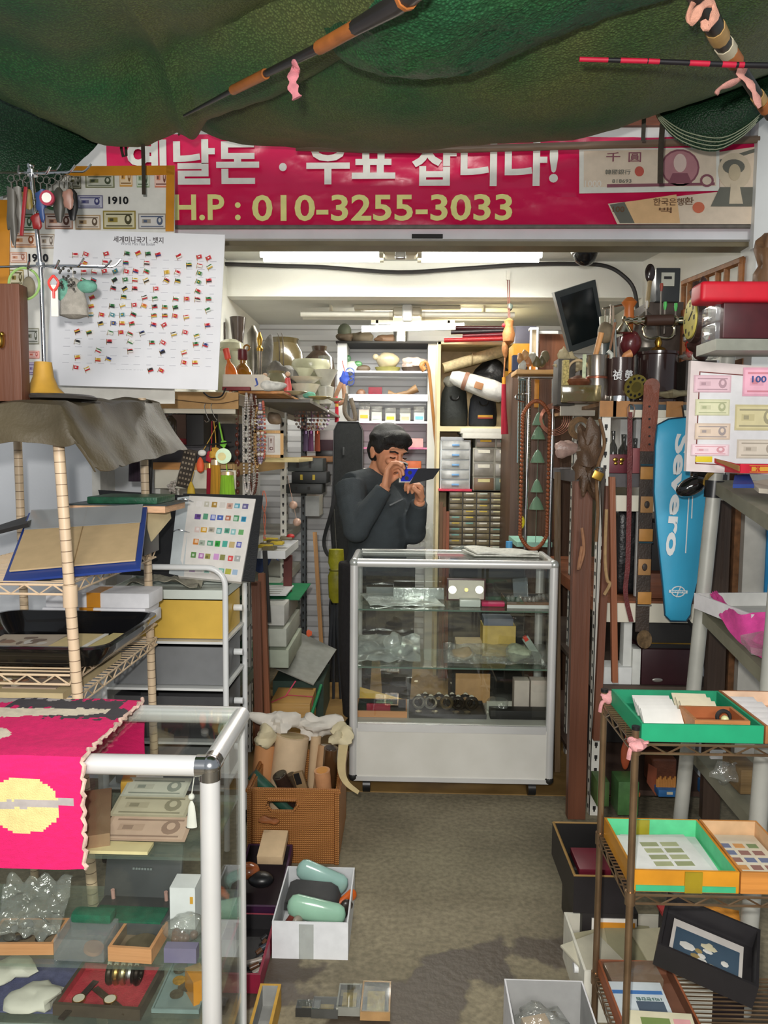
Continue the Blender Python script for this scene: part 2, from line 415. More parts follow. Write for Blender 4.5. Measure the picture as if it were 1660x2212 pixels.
# ================================================================ banner
YB=2.97
def bn(px,py):return P(px,py,YB)
RED=mt((212,30,84),.27,0,.09,3,.15,14);PWH=paper((232,230,220),.4);PYE=paper((240,234,150),.4)
def bfn(u,v):
 q=bn(228+1412*u,487-(487-286-10*u)*v)
 q.y+=.008*noise.noise(V((u*20,v*4,0)))+.007*noise.noise(V((u*34,v*16+u*26,3)))+.010
 return q
t=T('banner','crimson shop banner with white Hangul and yellow phone number','banner',bn(934,487))
B(RED).grid(bfn,110,22,.001).wout('sheet',t)
b=B(PWH)
def btx(s,x0,x1,y0,y1,m,bold=.03,yy=YB-.006):
 a,c_=P(x0,y1,yy),P(x1,y0,yy);mid=(a+c_)/2
 b.text(s,c_.x-a.x,P(x0,y0,yy).z-P(x0,y1,yy).z,TR(mid,0,-.004),m,bold)
btx('옛날돈',275,560,301,400,PWH);btx('·',603,620,352,370,PWH);btx('우표',662,855,300,398,PWH);btx('삽니다!',890,1208,302,402,PWH)
b.wout('lettering',t)
b=B(PYE);btx('H.P :',377,520,420,476,PYE,.02);btx('010-3255-3033',545,1108,420,477,PYE,.02);b.wout('lettering',t,'pale yellow phone number')
def bpoly(b,pts,m,yy):b.slab([P(x,y,yy)for x,y in pts],.0006,m);return b
def bell(b,cx,cy,rx,ry,m,yy,n=18,rot=0):
 return bpoly(b,[(cx+rx*cos(-2*pi*i/n)*cos(rot)-ry*sin(-2*pi*i/n)*sin(rot),cy+rx*cos(-2*pi*i/n)*sin(rot)+ry*sin(-2*pi*i/n)*cos(rot))for i in range(n)],m,yy)
y1_=YB-.008
b=B(PWH);PK=paper((140,84,96));BE=paper((226,208,186));GR=paper((108,108,98));LB=paper((212,196,170))
bpoly(b,[(1252,418),(1555,412),(1555,318),(1252,322)],PWH,y1_);bpoly(b,[(1262,404),(1548,402),(1548,322),(1262,326)],BE,y1_-.001)
bpoly(b,[(1312,405),(1545,400),(1545,394),(1312,398)],PK,y1_-.002)
bell(b,1470,362,42,40,PK,y1_-.002);bell(b,1470,362,38,36,paper((186,130,136)),y1_-.003)
bell(b,1470,352,14,20,paper((226,200,190)),y1_-.004);bpoly(b,[(1444,396),(1496,396),(1486,374),(1454,374)],PK,y1_-.004)
bell(b,1528,390,15,14,PK,y1_-.003);bell(b,1528,390,10,9,BE,y1_-.004);bell(b,1382,370,10,11,paper((196,90,76)),y1_-.003)
for s,x0,x1,yy0,yy1,m in(('千',1310,1341,329,349,PK),('圓',1358,1386,329,350,PK),('韓國銀行',1308,1363,366,377,GR),('818693',1323,1365,387,395,GR),('1000',1264,1300,390,404,paper((232,226,216)))):
 btx(s,x0,x1,yy0,yy1,m,.01,y1_-.004)
b.wout('printed_banknote',t,'pinkish printed banknote on the banner')
b=B(PWH)
bpoly(b,[(1334,484),(1636,484),(1640,316),(1555,328),(1556,414),(1314,440)],BE,y1_+.001)
bpoly(b,[(1556,345),(1640,318),(1640,326),(1556,353)],GR,y1_)
bpoly(b,[(1318,442),(1340,482),(1372,482),(1352,436)],GR,y1_);bpoly(b,[(1350,437),(1372,482),(1470,482),(1462,420)],paper((232,190,140)),y1_)
bell(b,1588,370,36,40,LB,y1_-.001);bell(b,1588,372,13,18,paper((196,180,150)),y1_-.003);bell(b,1586,360,24,16,GR,y1_-.002)
bpoly(b,[(1536,446),(1640,446),(1632,404),(1556,404)],GR,y1_-.002);bpoly(b,[(1576,440),(1606,440),(1598,396),(1580,396)],LB,y1_-.003)
bell(b,1510,448,13,12,paper((206,110,80)),y1_-.003)
for s,x0,x1,yy0,yy1 in(('한국은행',1412,1478,428,444),('백',1424,1452,448,460),('환',1478,1500,426,442),('100',1324,1350,446,458)):
 btx(s,x0,x1,yy0,yy1,paper((110,76,50)),.01,y1_-.004)
b.wout('printed_banknote',t,'slanted grey and beige printed banknote at the right end')
B(mt((112,106,100),.6,0,.2)).tube([P(372,491,YB),P(900,490,YB),P(1640,489,YB)],.008).wout('bottom_rod',t)
# ================================================================ shade net
def net_mat(g1,g2,sc=2.4):
 m,nt,out=newmat('shade_net');L=nt.links.new
 p=N(nt,'ShaderNodeBsdfPrincipled');L(p.outputs[0],out.inputs[0]);p.inputs['Roughness'].default_value=.55
 tc=N(nt,'ShaderNodeTexCoord')
 n1=N(nt,'ShaderNodeTexNoise');n1.inputs['Scale'].default_value=sc;n1.inputs['Detail'].default_value=5;L(tc.outputs['Object'],n1.inputs[0])
 r=N(nt,'ShaderNodeValToRGB');e=r.color_ramp.elements;e[0].position=.36;e[1].position=.64;e[0].color=(*lin(g1),1);e[1].color=(*lin(g2),1)
 L(n1.outputs[0],r.inputs[0])
 vo=N(nt,'ShaderNodeTexVoronoi');vo.inputs['Scale'].default_value=170;L(tc.outputs['Object'],vo.inputs[0])
 r2=N(nt,'ShaderNodeValToRGB');e=r2.color_ramp.elements;e[0].position=.1;e[1].position=.55;e[0].color=(1.25,1.25,1.2,1);e[1].color=(.45,.45,.45,1);L(vo.outputs[0],r2.inputs[0])
 mu=N(nt,'ShaderNodeMixRGB',blend_type='MULTIPLY');mu.inputs[0].default_value=.85;L(r.outputs[0],mu.inputs[1]);L(r2.outputs[0],mu.inputs[2]);L(mu.outputs[0],p.inputs['Base Color'])
 bp=N(nt,'ShaderNodeBump');bp.inputs['Strength'].default_value=.6;bp.inputs['Distance'].default_value=.004;bp.invert=True
 L(vo.outputs[0],bp.inputs['Height']);L(bp.outputs[0],p.inputs['Normal']);return m
NETA=net_mat((40,106,56),(110,122,70));NETB=net_mat((34,100,66),(54,108,58));NETC=net_mat((20,62,38),(32,74,40))
def plerp(pl,u):
 n_=len(pl)-1;x=min(u*n_,n_-1e-6);i=int(x);return pl[i].lerp(pl[i+1],x-i)
def resample(pl,n_=40):
 pl=spline(pl,8);d=[0]
 for a,b_ in zip(pl,pl[1:]):d.append(d[-1]+(b_-a).length)
 o=[];j=0
 for i in range(n_+1):
  s_=d[-1]*i/n_
  while j<len(d)-2 and d[j+1]<s_:j+=1
  o.append(pl[j].lerp(pl[j+1],(s_-d[j])/max(1e-9,d[j+1]-d[j])))
 return o
def netsheet(name,label,far,near,sag,mat,wav=.03,nu=60,nv=30,fold=None):
 f=resample([P(*q)for q in far]);g=resample([P(*q)for q in near])
 def fn(u,v):
  a=plerp(f,u);c_=plerp(g,u);q=a.lerp(c_,v)
  q.z-=sag(u,v)+wav*v*(1-v)*4*noise.noise(V((u*5,v*3,sag(.3,.3)*50)))
  q.z-=.006*noise.noise(V((u*30,v*22,1)))
  return q
 return B(mat).grid(fn,nu,nv,.0012).top(name,label,'shade net','green shade nets of the awning')
netsheet('shade_net','green shade net sagging over the middle of the banner, the widest one',[(398,252,2.72),(440,286,2.72),(520,312,2.72),(660,318,2.72),(800,325,2.72),(940,320,2.72),(1100,301,2.72),(1260,276,2.74),(1420,235,2.78),(1520,205,2.8),(1760,120,2.8)],[(1000,-75,1.5),(1300,-140,1.45),(1900,-140,1.4)],lambda u,v:.10*sin(pi*v)*(.3+sin(pi*u)),NETA)
netsheet('shade_net','bluish green overlapping swag of shade net at the top centre',[(700,60,1.6),(735,128,1.6),(830,163,1.6),(950,170,1.6),(1045,150,1.6),(1130,112,1.6),(1240,62,1.6),(1420,-10,1.6),(1560,-70,1.6)],[(860,-80,1.25),(1100,-160,1.2),(1560,-200,1.2)],lambda u,v:.04*sin(pi*v),NETB)
netsheet('shade_net','green shade net filling the upper left above the diagonal pole',[(-160,100,2.2),(0,182,2.3),(120,240,2.4),(232,288,2.5),(252,296,2.52),(345,284,2.6),(400,250,2.66),(520,188,2.45),(690,103,2.15),(860,8,1.85),(1010,-80,1.5)],[(-300,-120,1.3),(200,-180,1.2),(1010,-170,1.3)],lambda u,v:.07*sin(pi*min(1,v*2))*sin(pi*u)+.05*max(0,1-abs(u-.4)*30)*(1-v)+.05*max(0,sin(pi*2*v)),NETA)
netsheet('shade_net','dark hanging flap of shade net at the far left beside the banner end',[(-220,440,2.3),(-60,428,2.3),(0,424,2.3),(92,410,2.34),(165,355,2.38),(205,318,2.42),(230,286,2.46)],[(-300,60,2.3),(-60,120,2.36),(232,276,2.5)],lambda u,v:-.02*sin(pi*v),NETC)
t=T('shade_net','dark rolled end of shade net bulging at the upper right corner','shade net',P(1540,330,2.5),group='green shade nets of the awning')
f=resample([P(*q)for q in((1414,238,2.6),(1424,264,2.58),(1468,308,2.55),(1540,329,2.53),(1598,302,2.5),(1650,254,2.48),(1720,215,2.46))])
g=resample([P(*q)for q in((1420,232,2.66),(1530,190,2.6),(1620,160,2.55),(1730,120,2.5))])
def fn(u,v):
 q=plerp(f,u).lerp(plerp(g,u),v);q.y-=.1*sin(pi*v)*sin(pi*u)+.004;return q
B(NETC).grid(fn,30,16,.002).wout('net_roll',t)
for k in range(4):
 v=.015+.035*k
 B(mt((170,178,150),.7)).tube([fn(u/24,v)+V((0,-.004,0))for u in range(0,19)],.0016,5).wout('stitched_edge',t)
def pole(name,label,pts,r,segs,base,cat='pole'):
 t=T(name,label,cat,P(*pts[-1]));pl=[P(*q)for q in pts]
 B(base).tube(pl,r,10).wout('shaft',t)
 for a,b_,m,k,nm in segs:
  p0,p1=plerp(pl,a),plerp(pl,b_);rr=r[0]+(r[-1]-r[0])*(a+b_)/2
  B(m).cyl(p0,p1,rr*k,n=10).wout(nm,t)
 return t
OR=mt((170,100,44),.5,0,.2);YT=mt((176,140,84),.5,0,.2)
pole('awning_pole','dark tapering rod with orange bands running diagonally under the net',[(905,-30,1.14),(860,8,1.2),(690,103,1.46),(520,186,1.74),(398,250,2.0)],[.017,.015,.009,.006,.003],[(.13,.16,OR,1.25,'band'),(.29,.5,OR,1.05,'orange_grip'),(.66,.78,OR,1.5,'tape_wrap')],mt((40,36,36),.4))
pole('awning_pole','brown jointed rod with pale bands slanting at the upper right corner',[(1500,-30,1.4),(1560,90,1.6),(1610,165,1.75),(1665,250,1.9)],[.019,.017,.013,.012],[(.24,.31,YT,1.12,'pale_band'),(.36,.42,paper((196,186,160)),1.15,'pale_band'),(.43,.52,OR,1.1,'pale_band'),(.82,.87,YT,1.15,'pale_band'),(.88,.94,OR,1.15,'pale_band')],mt((40,40,32),.4))
RB=mt((176,20,52),.45)
pole('awning_pole','thin black rod with crimson bands crossing under the net at upper right',[(1252,128,1.5),(1400,132,1.5),(1580,140,1.5),(1680,142,1.5)],[.004,.0045,.005,.0054],[(a,b_,RB,1.06,'red_band')for a,b_ in((.0,.14),(.2,.33),(.335,.38),(.5,.58),(.63,.7),(.72,.76))],mt((24,22,26),.4))
B(wood((120,98,80),'x')).tube([P(640,318,2.945),P(830,323,2.945),P(1000,322,2.945),P(1380,311,2.945),P(1640,301,2.945)],.0135,10).top('awning_pole','weathered grey brown pole lying along the top of the banner','pole')
def rag(label,pts,y,r=.008,col=(196,140,130)):
 m=cloth(col);k=pts
 B(m).tube(spline([P(x,yy,y+rnd(-.01,.01))for x,yy in k[0]],4),[r*(1+.3*sin(i*1.3))for i in range((len(k[0])-1)*4+1)],7,flat=.45).top('cloth_tie',label,'cloth strip','cloth ties of the awning')
rag('short pink cloth strip hanging from the net left of the pole middle',[[(633,133),(644,148),(636,150),(633,172),(634,190),(642,212)]],1.5,.009,(196,120,128))
rag('pale pink knotted cloth scrap hanging at the top centre of the net',[[(1060,-6),(1062,16),(1056,30),(1062,44),(1038,54),(1064,56)]],1.5,.009)
rag('salmon cloth loop tied round the jointed rod at the top right',[[(1512,-12),(1492,20),(1494,52),(1512,20),(1536,4),(1546,30),(1530,58),(1520,44)]],1.42,.008,(206,150,128))
rag('pink cloth knot with loose ends on the jointed rod above the net roll',[[(1548,204),(1560,188),(1600,170),(1612,140),(1598,158),(1620,180),(1632,205),(1642,232)]],1.68,.007)
def strap(label,pts,y,w_=.012,th=.003,col=(58,50,40)):
 B(cloth(col)).tube([P(a,c_,y)for a,c_ in pts],w_,6,flat=.25).top('strap',label,'strap')
strap('dark strap hanging straight down over the yellow framed banknote chart',[(308,286),(310,350),(311,420)],2.3,.0065)
strap('looped dark strap end hanging at the left of the banner',[(264,298),(262,320),(266,338),(273,336),(272,318),(269,300)],2.45,.005)
strap('dark strap hanging in front of the banknotes printed on the banner',[(1432,268),(1428,330),(1427,396)],2.6,.010,.003,(70,62,52))
strap('short grey strap hanging beside the net roll',[(1392,252),(1391,280),(1390,304)],2.7,.008,.003,(92,88,80))
strap('pale wooden peg hanging crookedly at the gap between two nets',[(412,268),(398,280),(385,292)],2.7,.007,.004,(140,124,98))
# ================================================================ shared shapes
def tray(b,w_,d,h,th=.004,m=None,mi_=None,tw=0):
 def r(a,c_,z):return[(-a/2,-c_/2,z),(a/2,-c_/2,z),(a/2,c_/2,z),(-a/2,c_/2,z)]
 vs=r(w_,d,0)+r(w_+tw,d+tw,h)+r(w_+tw-2*th,d+tw-2*th,h)+r(w_-2*th,d-2*th,th)
 q=lambda a:[(a+i,a+(i+1)%4,a+4+(i+1)%4,a+4+i)for i in range(4)]
 b.add(vs,[(3,2,1,0)]+q(0)+q(4),m)
 k=len(b.v)-16;i=b.mi(mi_ or m or None)
 for f in q(8)+[(12,13,14,15)]:b.f.append([k+j for j in f]);b.fm.append(i)
 return b
def drape(b,x0,x1,y0,y1,zf,oR=0,oF=0,oB=0,oL=0,m=None,mf=None,nu=60,nv=60,wav=.006,th=.003,curl=.012,bulge=0):
 W=oL+(x1-x0)+oR;D=oF+(y1-y0)+oB
 def fn(u,v):
  a=-oL+u*W;c_=-oF+v*D;x,y=x0+a,y0+c_;dr=0;k=0
  if a<0:x=x0-min(curl,-a*.3);dr=max(dr,-a)
  if a>x1-x0:e=a-(x1-x0);x=x1+min(curl+bulge*e,e*.6);dr=max(dr,e)
  if c_<0:y=y0-min(curl,-c_*.3);dr=max(dr,-c_)
  if c_>y1-y0:e=c_-(y1-y0);y=y1+min(curl,e*.3);dr=max(dr,e)
  nz_=noise.noise(V((a*14,c_*14,0)))
  if dr:y-=wav*1.6*noise.noise(V((a*11,dr*6,2)));x+=wav*1.6*noise.noise(V((c_*9,dr*7,4)))
  return V((x,y,zf(x,y)-max(0,dr-.004)+wav*nz_))
 return b.grid(fn,nu,nv,th,m,mf)
def wire_shelf(parent,x0,x1,y0,y1,z,m,step=.025,front=True,dep=.022):
 b=B(m)
 for zz in(z,z-dep):b.tube([(x0,y0,zz),(x1,y0,zz),(x1,y1,zz),(x0,y1,zz)],.0028,6,closed=True)
 n_=max(3,int((x1-x0)/.032));pts=[(x0+(x1-x0)*i/n_,y0,z if i%2 else z-dep)for i in range(n_+1)];b.tube(pts,.0022,5)
 for xx in(x0,x1):
  n_=max(3,int((y1-y0)/.032));b.tube([(xx,y0+(y1-y0)*i/n_,z if i%2 else z-dep)for i in range(n_+1)],.0022,5)
 k=int((y1-y0)/step)+1
 for i in range(1,k):yy=y0+(y1-y0)*i/k;b.tube([(x0,yy,z+.002),(x1,yy,z+.002)],.0018,5)
 return b.wout('wire_shelf',parent)
def groove_post(p,q,r,m,mg,gap=.0254):
 b=B(m);p,q=V(p),V(q);L_=(q-p).length;n_=int(L_/gap)
 for i in range(n_):
  a,c_=p.lerp(q,i/n_),p.lerp(q,(i+.93)/n_);e=p.lerp(q,(i+1)/n_)
  b.tube([a,c_],r,12,cap=False);b.tube([c_,e],r*.955,12,mg,cap=False)
 b.tube([q-(q-p).normalized()*.004,q],r,12);return b
TAN=mt((176,146,100),.6,0,.08,20);ORT=mt((206,138,40),.3,0,.12,14,coat=.3)
BEIGEP=mt((214,190,158),.45,0,.07,12);GROOVE=mt((120,96,74),.6)
# ================================================================ beige post rack at the left
t=T('shelf_rack','beige ring grooved post rack with wire shelves at the left edge','rack',(-.96,2.0,0))
A1,A0=P(122,900,1.73),P(172,1560,1.73);B1,B0=P(307,860,2.35),P(331,1560,2.35);C1,C0=P(36,900,2.35),P(62,1560,2.35)
for a,c_ in((A1,A0),(B1,B0),(C1,C0)):
 d=(c_-a)/(c_.z-a.z);g_=a+d*(0-a.z);groove_post(g_,a,.0125,BEIGEP,GROOVE).wout('post',t)
groove_post((-1.17,1.73,0),(-1.19,1.73,1.47),.0125,BEIGEP,GROOVE).wout('post',t)
for z in(1.067,.855,.79):wire_shelf(t,-1.17,P(150,1280,1.73).x-.005,1.73,2.36,z,BEIGEP)
wire_shelf(t,-1.19,-.76,1.72,2.35,1.455,BEIGEP)
for y_,k in((1.73,(150,1292)),):q=P(k[0]+2,k[1],y_);B(BEIGEP).cyl((q.x,q.y,q.z-.02),(q.x,q.y,q.z+.03),.0165).wout('shelf_collar',t)
q=P(317,1160,2.35);B(BEIGEP).cyl((q.x,q.y,q.z-.03),(q.x,q.y,q.z+.03),.0165).wout('shelf_collar',t)
BRC=mt((76,67,48),.55,0,.25,8,.15,120)
b=B(BRC)
drape(b,-1.24,-.76,1.68,2.36,lambda x,y:1.478+(y-1.68)*.07+.02*max(0,sin((x+1.1)*9))*max(0,(y-1.9)),oR=.15,oF=.09,m=BRC,wav=.013,nu=70,nv=60,curl=.02,bulge=.55)
b.top('rack_cover','crumpled brown leatherette cover draped over the beige rack','cover')
BW=wood((96,58,40),'z',.3)
a,c_=P(-60,860,1.75),P(41,612,1.75)
b=B(BW).span(a.x,c_.x,1.75,1.79,1.487,c_.z,.003);o=b.top('wooden_box','tall brown wooden box at the left edge beside the key ring stand','box');B(BRASS).ball(P(2,735,1.74),(.008,.012,.018)).ball(P(4,722,1.74),.006).wout('clasp',o)
bs=P(128,845,1.86);zb=1.498
t=T('key_ring_stand','chrome two tier stand hung with key rings on the rack cover','stand',(bs.x,1.86,zb))
B(mt((86,82,78),.35,.4)).lathe([(.085,0),(.088,.006),(.08,.011),(.03,.014)],n=32).out('base_plate',t)
YC=mt((196,150,56),.6,0,.12)
B(YC).lathe([(.052,.012),(.034,.03),(.024,.055),(.02,.09)],(-.038,0,0),n=20).out('cone_foot',t)
p0=P(66,358,1.86);p1=P(88,575,1.86);p2=V((bs.x-.035,1.86,zb+.09))
B(CHROME).tube([p2,p1,p0],.0055,10).ball(p0,.008).wout('pole',t)
def arms(name,ctr,ys):
 for(x,y,yy)in ys:
  e=P(x,y,yy);d=(e-ctr).normalized();b=B(CHROME);b.tube(spline([ctr,ctr.lerp(e,.8),e,e+V((.006,0,.016))+d*.012],4),.0026,6);b.wout(name,t)
ct=P(70,374,1.86);cm=P(89,574,1.86)
arms('arm',ct,[(-8,372,1.80),(40,372,1.78),(100,375,1.78),(150,372,1.8),(182,370,1.84),(120,368,1.95)])
arms('arm',cm,[(-20,577,1.78),(60,580,1.72),(120,578,1.72),(170,574,1.76),(226,577,1.82),(245,575,1.9)])
B(CHROME).cyl(ct+V((0,0,-.006)),ct+V((0,0,.006)),.012).wout('hub',t);B(CHROME).cyl(cm+V((0,0,-.006)),cm+V((0,0,.006)),.012).wout('hub',t)
KM=metal((150,145,135),.3,.3)
def keyring(px,py,yy,L_,kind,label,col=None):
 L_*=1.3;q=P(px,py,yy);t=T('key_ring',label,'key ring',q,group='key rings on the upper tier')
 B(KM).tube(arc((0,0,-.008),.008,0,2*pi,14)[:-1],.0012,5,closed=True).out('split_ring',t)
 B(KM).tube([(0,0,-.016),(.001,0,-.03)],.0022,5).out('chain',t)
 m=mt(tuple(int(k*.72)for k in col),.4)if col else KM
 if kind=='ornament':B(m).ball((0,0,-.03-L_/2),(.012,.006,L_/2),amp=.7,fr=80,n=16).out('pendant',t)
 elif kind=='disc':B(m).cyl((0,-.003,-.03-L_/2),(0,.003,-.03-L_/2),L_/2,n=20).out('pendant',t);B(OFFW).cyl((0,-.004,-.03-L_/2),(0,.0,-.03-L_/2),L_/3,n=16).out('disc_face',t)
 elif kind=='bar':B(m).box((0,0,-.03-L_/2),(.008,.005,L_),.002,r=(0,.12,0)).out('pendant',t)
 elif kind=='foot':B(m).lathe([(.004,-.03),(.012,-.04),(.014,-.03-L_*.6),(.006,-.03-L_)],n=12,sy=.5).out('pendant',t)
for a in[(24,378,1.8,.09,'ornament','grey metal key ring charm at the far left of the upper tier',(112,108,98)),(36,376,1.82,.075,'ornament','silver figure key ring second from the left on the upper tier',(150,146,138)),(49,374,1.79,.085,'bar','red and silver bar key ring on the upper tier left of the pole',(190,34,44)),(58,380,1.84,.04,'ornament','yellow and black charm key ring just left of the pole',(176,148,60)),(87,380,1.8,.05,'ornament','blue charm key ring just right of the pole on the upper tier',(60,92,158)),(101,382,1.78,.026,'disc','round pink and white badge key ring on the upper tier',(216,70,96)),(112,384,1.83,.034,'disc','round green edged badge key ring below the pink one',(44,92,56)),(126,376,1.8,.06,'foot','large dark oval medal key ring on the upper tier',(74,72,62)),(137,378,1.82,.05,'bar','thin silver bar key ring right of the dark medal',(168,164,154)),(146,378,1.8,.035,'ornament','pinkish small charm key ring right of the dark medal',(190,140,122)),(155,380,1.84,.055,'foot','black drop shaped key ring at the right end of the upper tier',(30,28,28)),(78,430,1.83,.03,'ornament','tiny red charm key ring hanging lowest beside the pole',(180,40,40))]:
 keyring(*a)
q=P(52,613,1.8);B(mt((150,186,110),.3)).tube(arc(q,.036,0,2*pi,28)[:-1],.003,7,closed=True).top('bangle','pale green plastic ring hanging on the lower tier of the key stand','ring')
q=P(62,620,1.82);B(mt((120,112,92),.8,0,.3)).ball(q,(.016,.008,.026),amp=.3).tube([q+V((0,0,.025)),P(60,577,1.79)],.001).top('stone_pendant','grey stone pendant hanging inside the pale green ring','pendant')
q=P(115,590,1.74)
t=T('clip_strap','red plastic snap clip on a white strap on the lower tier','clip',q)
B(mt((226,70,62),.35)).tube(spline([(0,0,-.005),(-.011,0,-.02),(-.004,0,-.036),(.004,0,-.036),(.011,0,-.02),(0,0,-.005)],5),.0028,7).tube([(0,0,-.036),(0,0,-.055)],.003).out('clip',t)
B(OFFW).box((0,.004,-.06),(.016,.002,.07)).out('strap',t)
q=P(142,590,1.8);b=B(KM)
for i in range(26):b.ball(q+V((rnd(-.018,.016),rnd(-.012,.012),rnd(-.035,.012))),rnd(.003,.0045),n=6,k=4)
b.top('chain_bundle','bundle of silver ball chains hanging on the lower tier','chain')
t=T('soft_toy','grey and mint cloth pendant toy seen from behind on the lower tier','soft toy',P(158,600,1.92))
B(cloth((176,170,160))).lathe([(.012,-.1),(.036,-.092),(.034,-.06),(.026,-.03),(.018,-.008),(.006,.0)],n=18,sy=.6).out('body',t)
TE=cloth((112,170,150));B(TE).ball((-.022,-.004,-.032),(.02,.016,.03)).out('sleeve',t);B(TE).ball((.036,-.004,-.022),(.026,.014,.016)).out('sleeve',t)
B(KM).tube([(0,0,0),(0,0,.028)],.001).out('cord',t)
YCH=2.47
def quad_map(TL,TRr,BR,BL):
 def f(u,v):return(TL.lerp(TRr,u)).lerp(BL.lerp(BR,u),v)
 return f
t=T('banknote_chart','large banknote chart edged with orange tape behind the flag badge poster','chart',P(190,870,YCH))
cTL,cTR,cBR,cBL=P(8,372,YCH),P(377,366,YCH),P(377,872,YCH),P(-4,872,YCH)
b=B(OFFW).slab([cTL,cBL,cBR,cTR],.006);b.wout('sheet',t)
tape=lambda pts:B(ORT).slab([P(x,y,YCH-.005)for x,y in pts][::-1],-.002).wout('orange_tape',t)
tape([(8,360),(377,358),(377,378),(8,382)]);tape([(360,358),(378,358),(376,500),(358,500)]);tape([(0,432),(22,432),(18,880),(-8,880)])
NT=[(162,392,26,30,(96,92,60),(62,60,40)),(216,391,62,28,(120,122,84),(70,78,56)),(272,382,27,40,(214,158,76),(130,90,40)),(309,385,27,38,(160,178,140),(110,130,100)),(348,384,27,40,(222,140,110),(120,70,60)),(195,436,54,27,(110,108,138),(60,62,110)),(127,478,60,32,(170,124,100),(96,58,48)),(190,480,54,30,(178,148,108),(96,78,60)),(258,475,70,38,(148,130,56),(70,66,38)),(329,478,60,32,(150,142,132),(80,92,116)),(52,519,56,30,(206,150,106),(150,84,44)),(102,521,32,30,(178,160,140),(120,108,96)),(40,556,36,22,(214,160,130),(170,110,90)),(50,480,50,34,(104,122,86),(60,84,56)),(70,726,28,34,(150,148,130),(90,92,80)),(73,766,24,16,(226,130,110),(190,90,80)),(72,796,22,26,(170,150,190),(120,100,150)),(36,600,30,34,(150,130,60),(80,70,30))]
for x,y,ww,hh,c1,c2 in NT:
 b=B(OFFW);note(b,TR(P(x,y,YCH-.004),0,.0),ww*YCH/1660,hh*YCH/1660,c1,c2);b.wout('printed_banknote',t)
for s_,x,y,ww,hh in(('1910',256,433,43,16),('1920',83,557,43,17),('1945',42,684,36,16)):B(BLK).text(s_,ww*YCH/1660,hh*YCH/1660,TR(P(x,y,YCH-.004)),BLK,.035).wout('lettering',t)
YP=2.36
pf=quad_map(P(120,496,YP),P(487,508,YP),P(471,843,YP-.03),P(100,832,YP-.03))
t=T('poster_board','white poster board pinned with rows of tiny national flag badges','poster',pf(.5,1))
B(mt((226,226,230),.55,0,.03,12)).slab([pf(0,0),pf(0,1),pf(1,1),pf(1,0)],-.004).wout('board',t)
GT=paper((120,120,128))
b=B(BLK);b.text('세계미니국기 · 뱃지',107*YP/1660,13*YP/1660,TR(P(299,518,YP-.006),0,.02),paper((70,62,66)),.01)
b.text('World Mini Flag Badge',73*YP/1660,8*YP/1660,TR(P(298,528,YP-.006),0,.02),GT)
b.text('세계평화를 위하여',58*YP/1660,8*YP/1660,TR(P(279,802,YP-.03),0,.02),GT)
FL='''541,698,rw 618,693,rr 763,690,rr 914,688,gk 992,685,ry 1063,690,gk 1135,696,rb 1285,707,rw 1430,712,rr 1497,720,rr
608,757,ro 757,752,rw 904,755,rb 1055,757,rk 1357,769,gk 1434,775,rw 1505,783,gy
602,820,rw 678,818,wr 750,814,rr 827,814,tt 908,817,rr 975,815,rb 1053,818,gr 1198,822,yy 1276,825,rw 1432,830,gg
600,882,gr 673,880,tk 823,877,gk 900,875,gg 970,878,yr 1049,880,yk 1197,882,ry 1277,885,gy 1425,892,gg 1500,882,rk
668,937,ky 815,937,kr 896,940,ky 968,938,rk 1120,940,rr 1422,960,rg
660,1002,yr 889,1000,gy 1038,1003,kr 1113,1010,gw 1263,1013,wr 1341,1013,rr 1418,1017,rw 1498,1014,gr
655,1066,yr 805,1064,gk 880,1058,wy 964,1057,rr 1035,1063,oy 1111,1068,kr 1184,1072,go 1260,1074,gk 1492,1092,gw
652,1125,yt 730,1127,rr 806,1128,tt 877,1127,tt 959,1126,gr 1106,1132,gy 1184,1133,kr 1257,1136,rr 1338,1143,ry
723,1190,ky 815,1188,bb 877,1188,yr 947,1190,rg 1104,1198,rb 1178,1200,rr 1490,1203,rb
555,1245,rk 640,1254,yk 793,1257,gw 869,1253,rr 934,1267,rw 1021,1258,bw 1248,1265,ky 1330,1253,rr 1413,1280,gw
556,1322,kw 785,1318,rk 938,1322,wg 1092,1327,gr 1172,1328,rr 1406,1337,gr 1475,1345,br
708,1385,gr 935,1386,rw 1166,1393,bk 1321,1398,yr
557,1432,yr 704,1451,yr 780,1445,by 1322,1470,rr 1400,1470,yr
545,1505,rr 626,1516,yr 1081,1523,kr 1158,1528,rr'''.split('\n')
FC=dict(r=(190,34,44),w=(226,224,214),g=(44,110,56),k=(40,36,36),y=(206,168,60),b=(46,62,120),o=(206,110,50),t=(70,130,140))
FN=dict(r='red',w='white',g='green',k='black',y='yellow',b='blue',o='orange',t='teal')
ON=['first','second','third','fourth','fifth','sixth','seventh','eighth','ninth','tenth','eleventh','twelfth','thirteenth','fourteenth','fifteenth','sixteenth']
